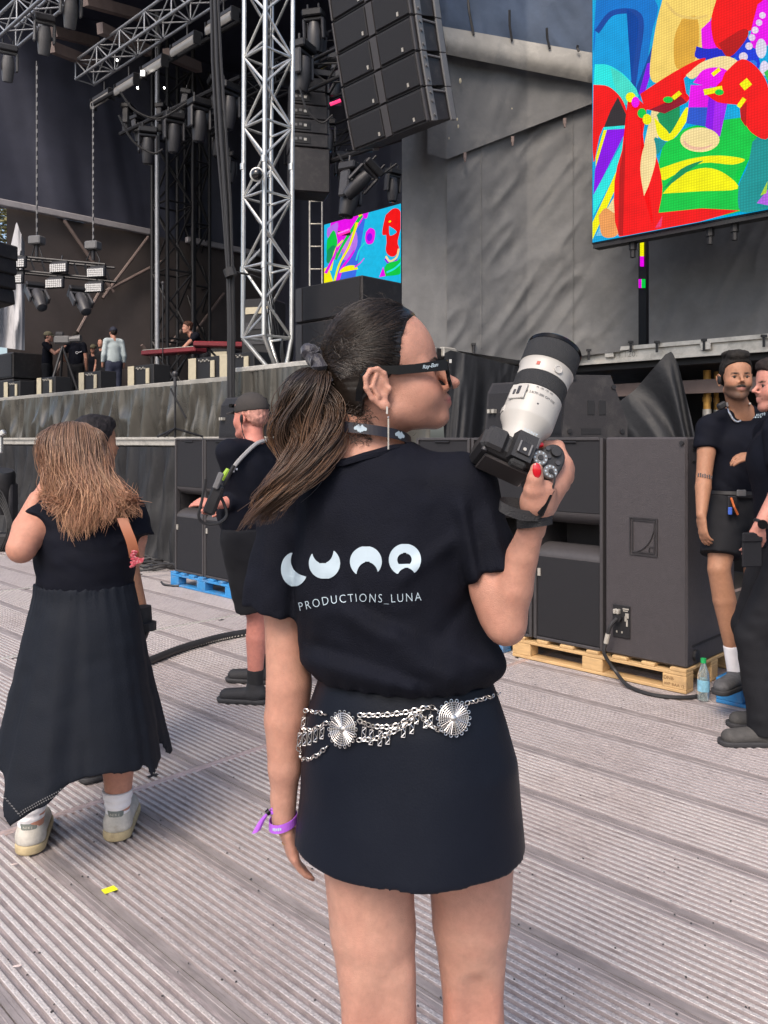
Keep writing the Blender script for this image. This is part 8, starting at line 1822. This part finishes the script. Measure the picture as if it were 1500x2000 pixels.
t = thing('shoulder_strap', 'tan leather bag strap on the long haired woman', 'strap', W(250,1030,2.8)); P_ = spline([W(238,1012,2.80), W(247,1035,2.79), W(256,1058,2.79), W(261,1080,2.80), W(262,1090,2.81)], 12); mb = MB(); mb.grid(lambda u, v: P_[int(round(u*12))]+V3(((v-.5)*.035, .006*v, 0)), 12, 2); mb.build('band', pmat('tan_leather', (.28,.10,.05), .5, var=.15), t, smooth=True, world=True)
t = thing('bandana', 'red and white patterned bandana tied to the bag strap', 'bandana', W(262,1090,2.78)); mb = MB()
for k_ in range(7):
    a = random.uniform(-.6,.6); c_ = W(262+random.uniform(-3,5), 1078+k_*4.5, 2.79); mb.sphere(c_, .009, 8, 6, sc=(1.3+.5*random.random(),.5,.7), rot=Matrix.Rotation(a,3,'Y'))
mb.add([W(263,1092,2.77), W(282,1089,2.76), W(279,1098,2.76), W(264,1102,2.77)], [(0,1,2,3)]); m_b = pmat('bandana_cotton', (.30,.03,.05), .8, var=.5, scale=90, dirt=(.6,.5,.5), dirt_amt=.7, dirt_scale=140); mb.build('cloth', m_b, t, smooth=True, world=True)['kind'] = 'stuff'

# ---------------------------------------------------------------- people on the stage
M_grysw = pmat('pale_grey_sweater', (.36,.42,.44), .85, var=.1, scale=8); M_olive = pmat('olive_cloth', (.12,.11,.07), .85, var=.2)
def crew(label, px, Y, f, H, **kw):
    p = W(px, 700, Y); J = joints(V3((p.x, p.y, STG)), f, H); ov = kw.pop('J', {})
    for q, v in ov.items(): J[q] = J['o']+J['f']*v[0]+J['r']*v[1]+V3((0,0,v[2]))
    return person(label, J, .016, group='crew on the stage', hands=False, zl=1.0, **kw)
ck, _, ckt, _ = crew('crew man in black tee standing by the broadcast camera', 148, 19.6, (-.3,.95,0), 1.78, J={'elL': (.1,-.3,1.15), 'wrL': (.25,-.15,1.0)})
bvC = bvh_of(ckt); q_ = [on_surf(bvC, 150+2.2*math.cos(a), 689+2.0*math.sin(a), .012) for a in [.6+i*.55 for i in range(10)]]
if all(q_): mb = MB(); mb.tube(q_, .008, 5); mb.build('logo_print', M_white, ck, world=True)
q_ = [on_surf(bvC, 152.5+i*.9, 689.5-1.6*(i % 2)-.3*i, .012) for i in range(9)]
if all(q_): mb = MB(); mb.tube(q_, .007, 5); mb.build('logo_print', M_white, ck, world=True)
cr, Hc2, ct, _ = crew('stagehand in pale grey sweater on the stage', 222, 19.2, (-.55,.83,0), 1.82, top=M_grysw, sleeve=1.8, bottom=pmat('navy_trousers', (.02,.025,.05), .8)); capmesh(cr, Hc2, pmat('navy_cap', (.015,.018,.035), .8))
cr, Hc2, _, _ = crew('camera operator in cap behind the broadcast camera', 92, 19.4, (.9,.1,0), 1.74, J={'elR': (.25,.25,1.2), 'wrR': (.45,.1,1.4)}); capmesh(cr, Hc2, M_olive)
crew('crew man between black tee and grey sweater', 200, 20.6, (-.4,-.9,0), 1.74, top=M_char)
cr, Hc2, _, _ = crew('stagehand in dark cap crouched behind the others', 183, 21.0, (0,-1,0), 1.62); capmesh(cr, Hc2, M_olive)
J2 = {'head': (.34,.02,1.50), 'neck': (.26,.02,1.40), 'shL': (.20,-.17,1.34), 'shR': (.20,.19,1.34), 'elL': (.42,-.24,1.14), 'wrL': (.62,-.30,.92), 'elR': (.36,.24,1.08), 'wrR': (.55,.20,.98)}
crew('musician in black tee leaning over the red keyboard', 398, 17.2, (-.8,-.45,0), 1.76, hair=(.05,.02,.012), hairkind='curly', J=J2)
cr, Hc2, _, _ = crew('stage artist in olive bucket hat before the inner screen', 679, 13.6, (.7,.6,0), 1.80, top=M_fix)
mb = MB(); sc_ = Hc2.to_scale()[0]; mb.lathe([(0.02,.165),(.035,.155),(.06,.105),(.12,.098),(.15,.085),(.155,.0)], Hc2.translation+V3((0,0,.005)), (0,0,1), 20); mb.build('bucket_hat', M_olive, cr, smooth=True, world=True)
cr, Hc2, _, _ = crew('stage artist with headphones before the inner screen', 717, 13.2, (-.9,.3,0), 1.70, hairkind='curly', skin=SKIN_T*.55)
mb = MB(); mb.tube([Hc2 @ V3((math.cos(a)*.095, -.01, math.sin(a)*.13+.02)) for a in [math.pi*i/10 for i in range(11)]], .012, 6); mb.build('headphone_band', M_black, cr, world=True)
for g_ in (-1,1): mb = MB(); mb.sphere(Hc2 @ V3((g_*.092,-.01,.0)), .042, 10, 7, sc=(.6,1,1)); mb.build('headphone_cup', M_fixd, cr, smooth=True, world=True)
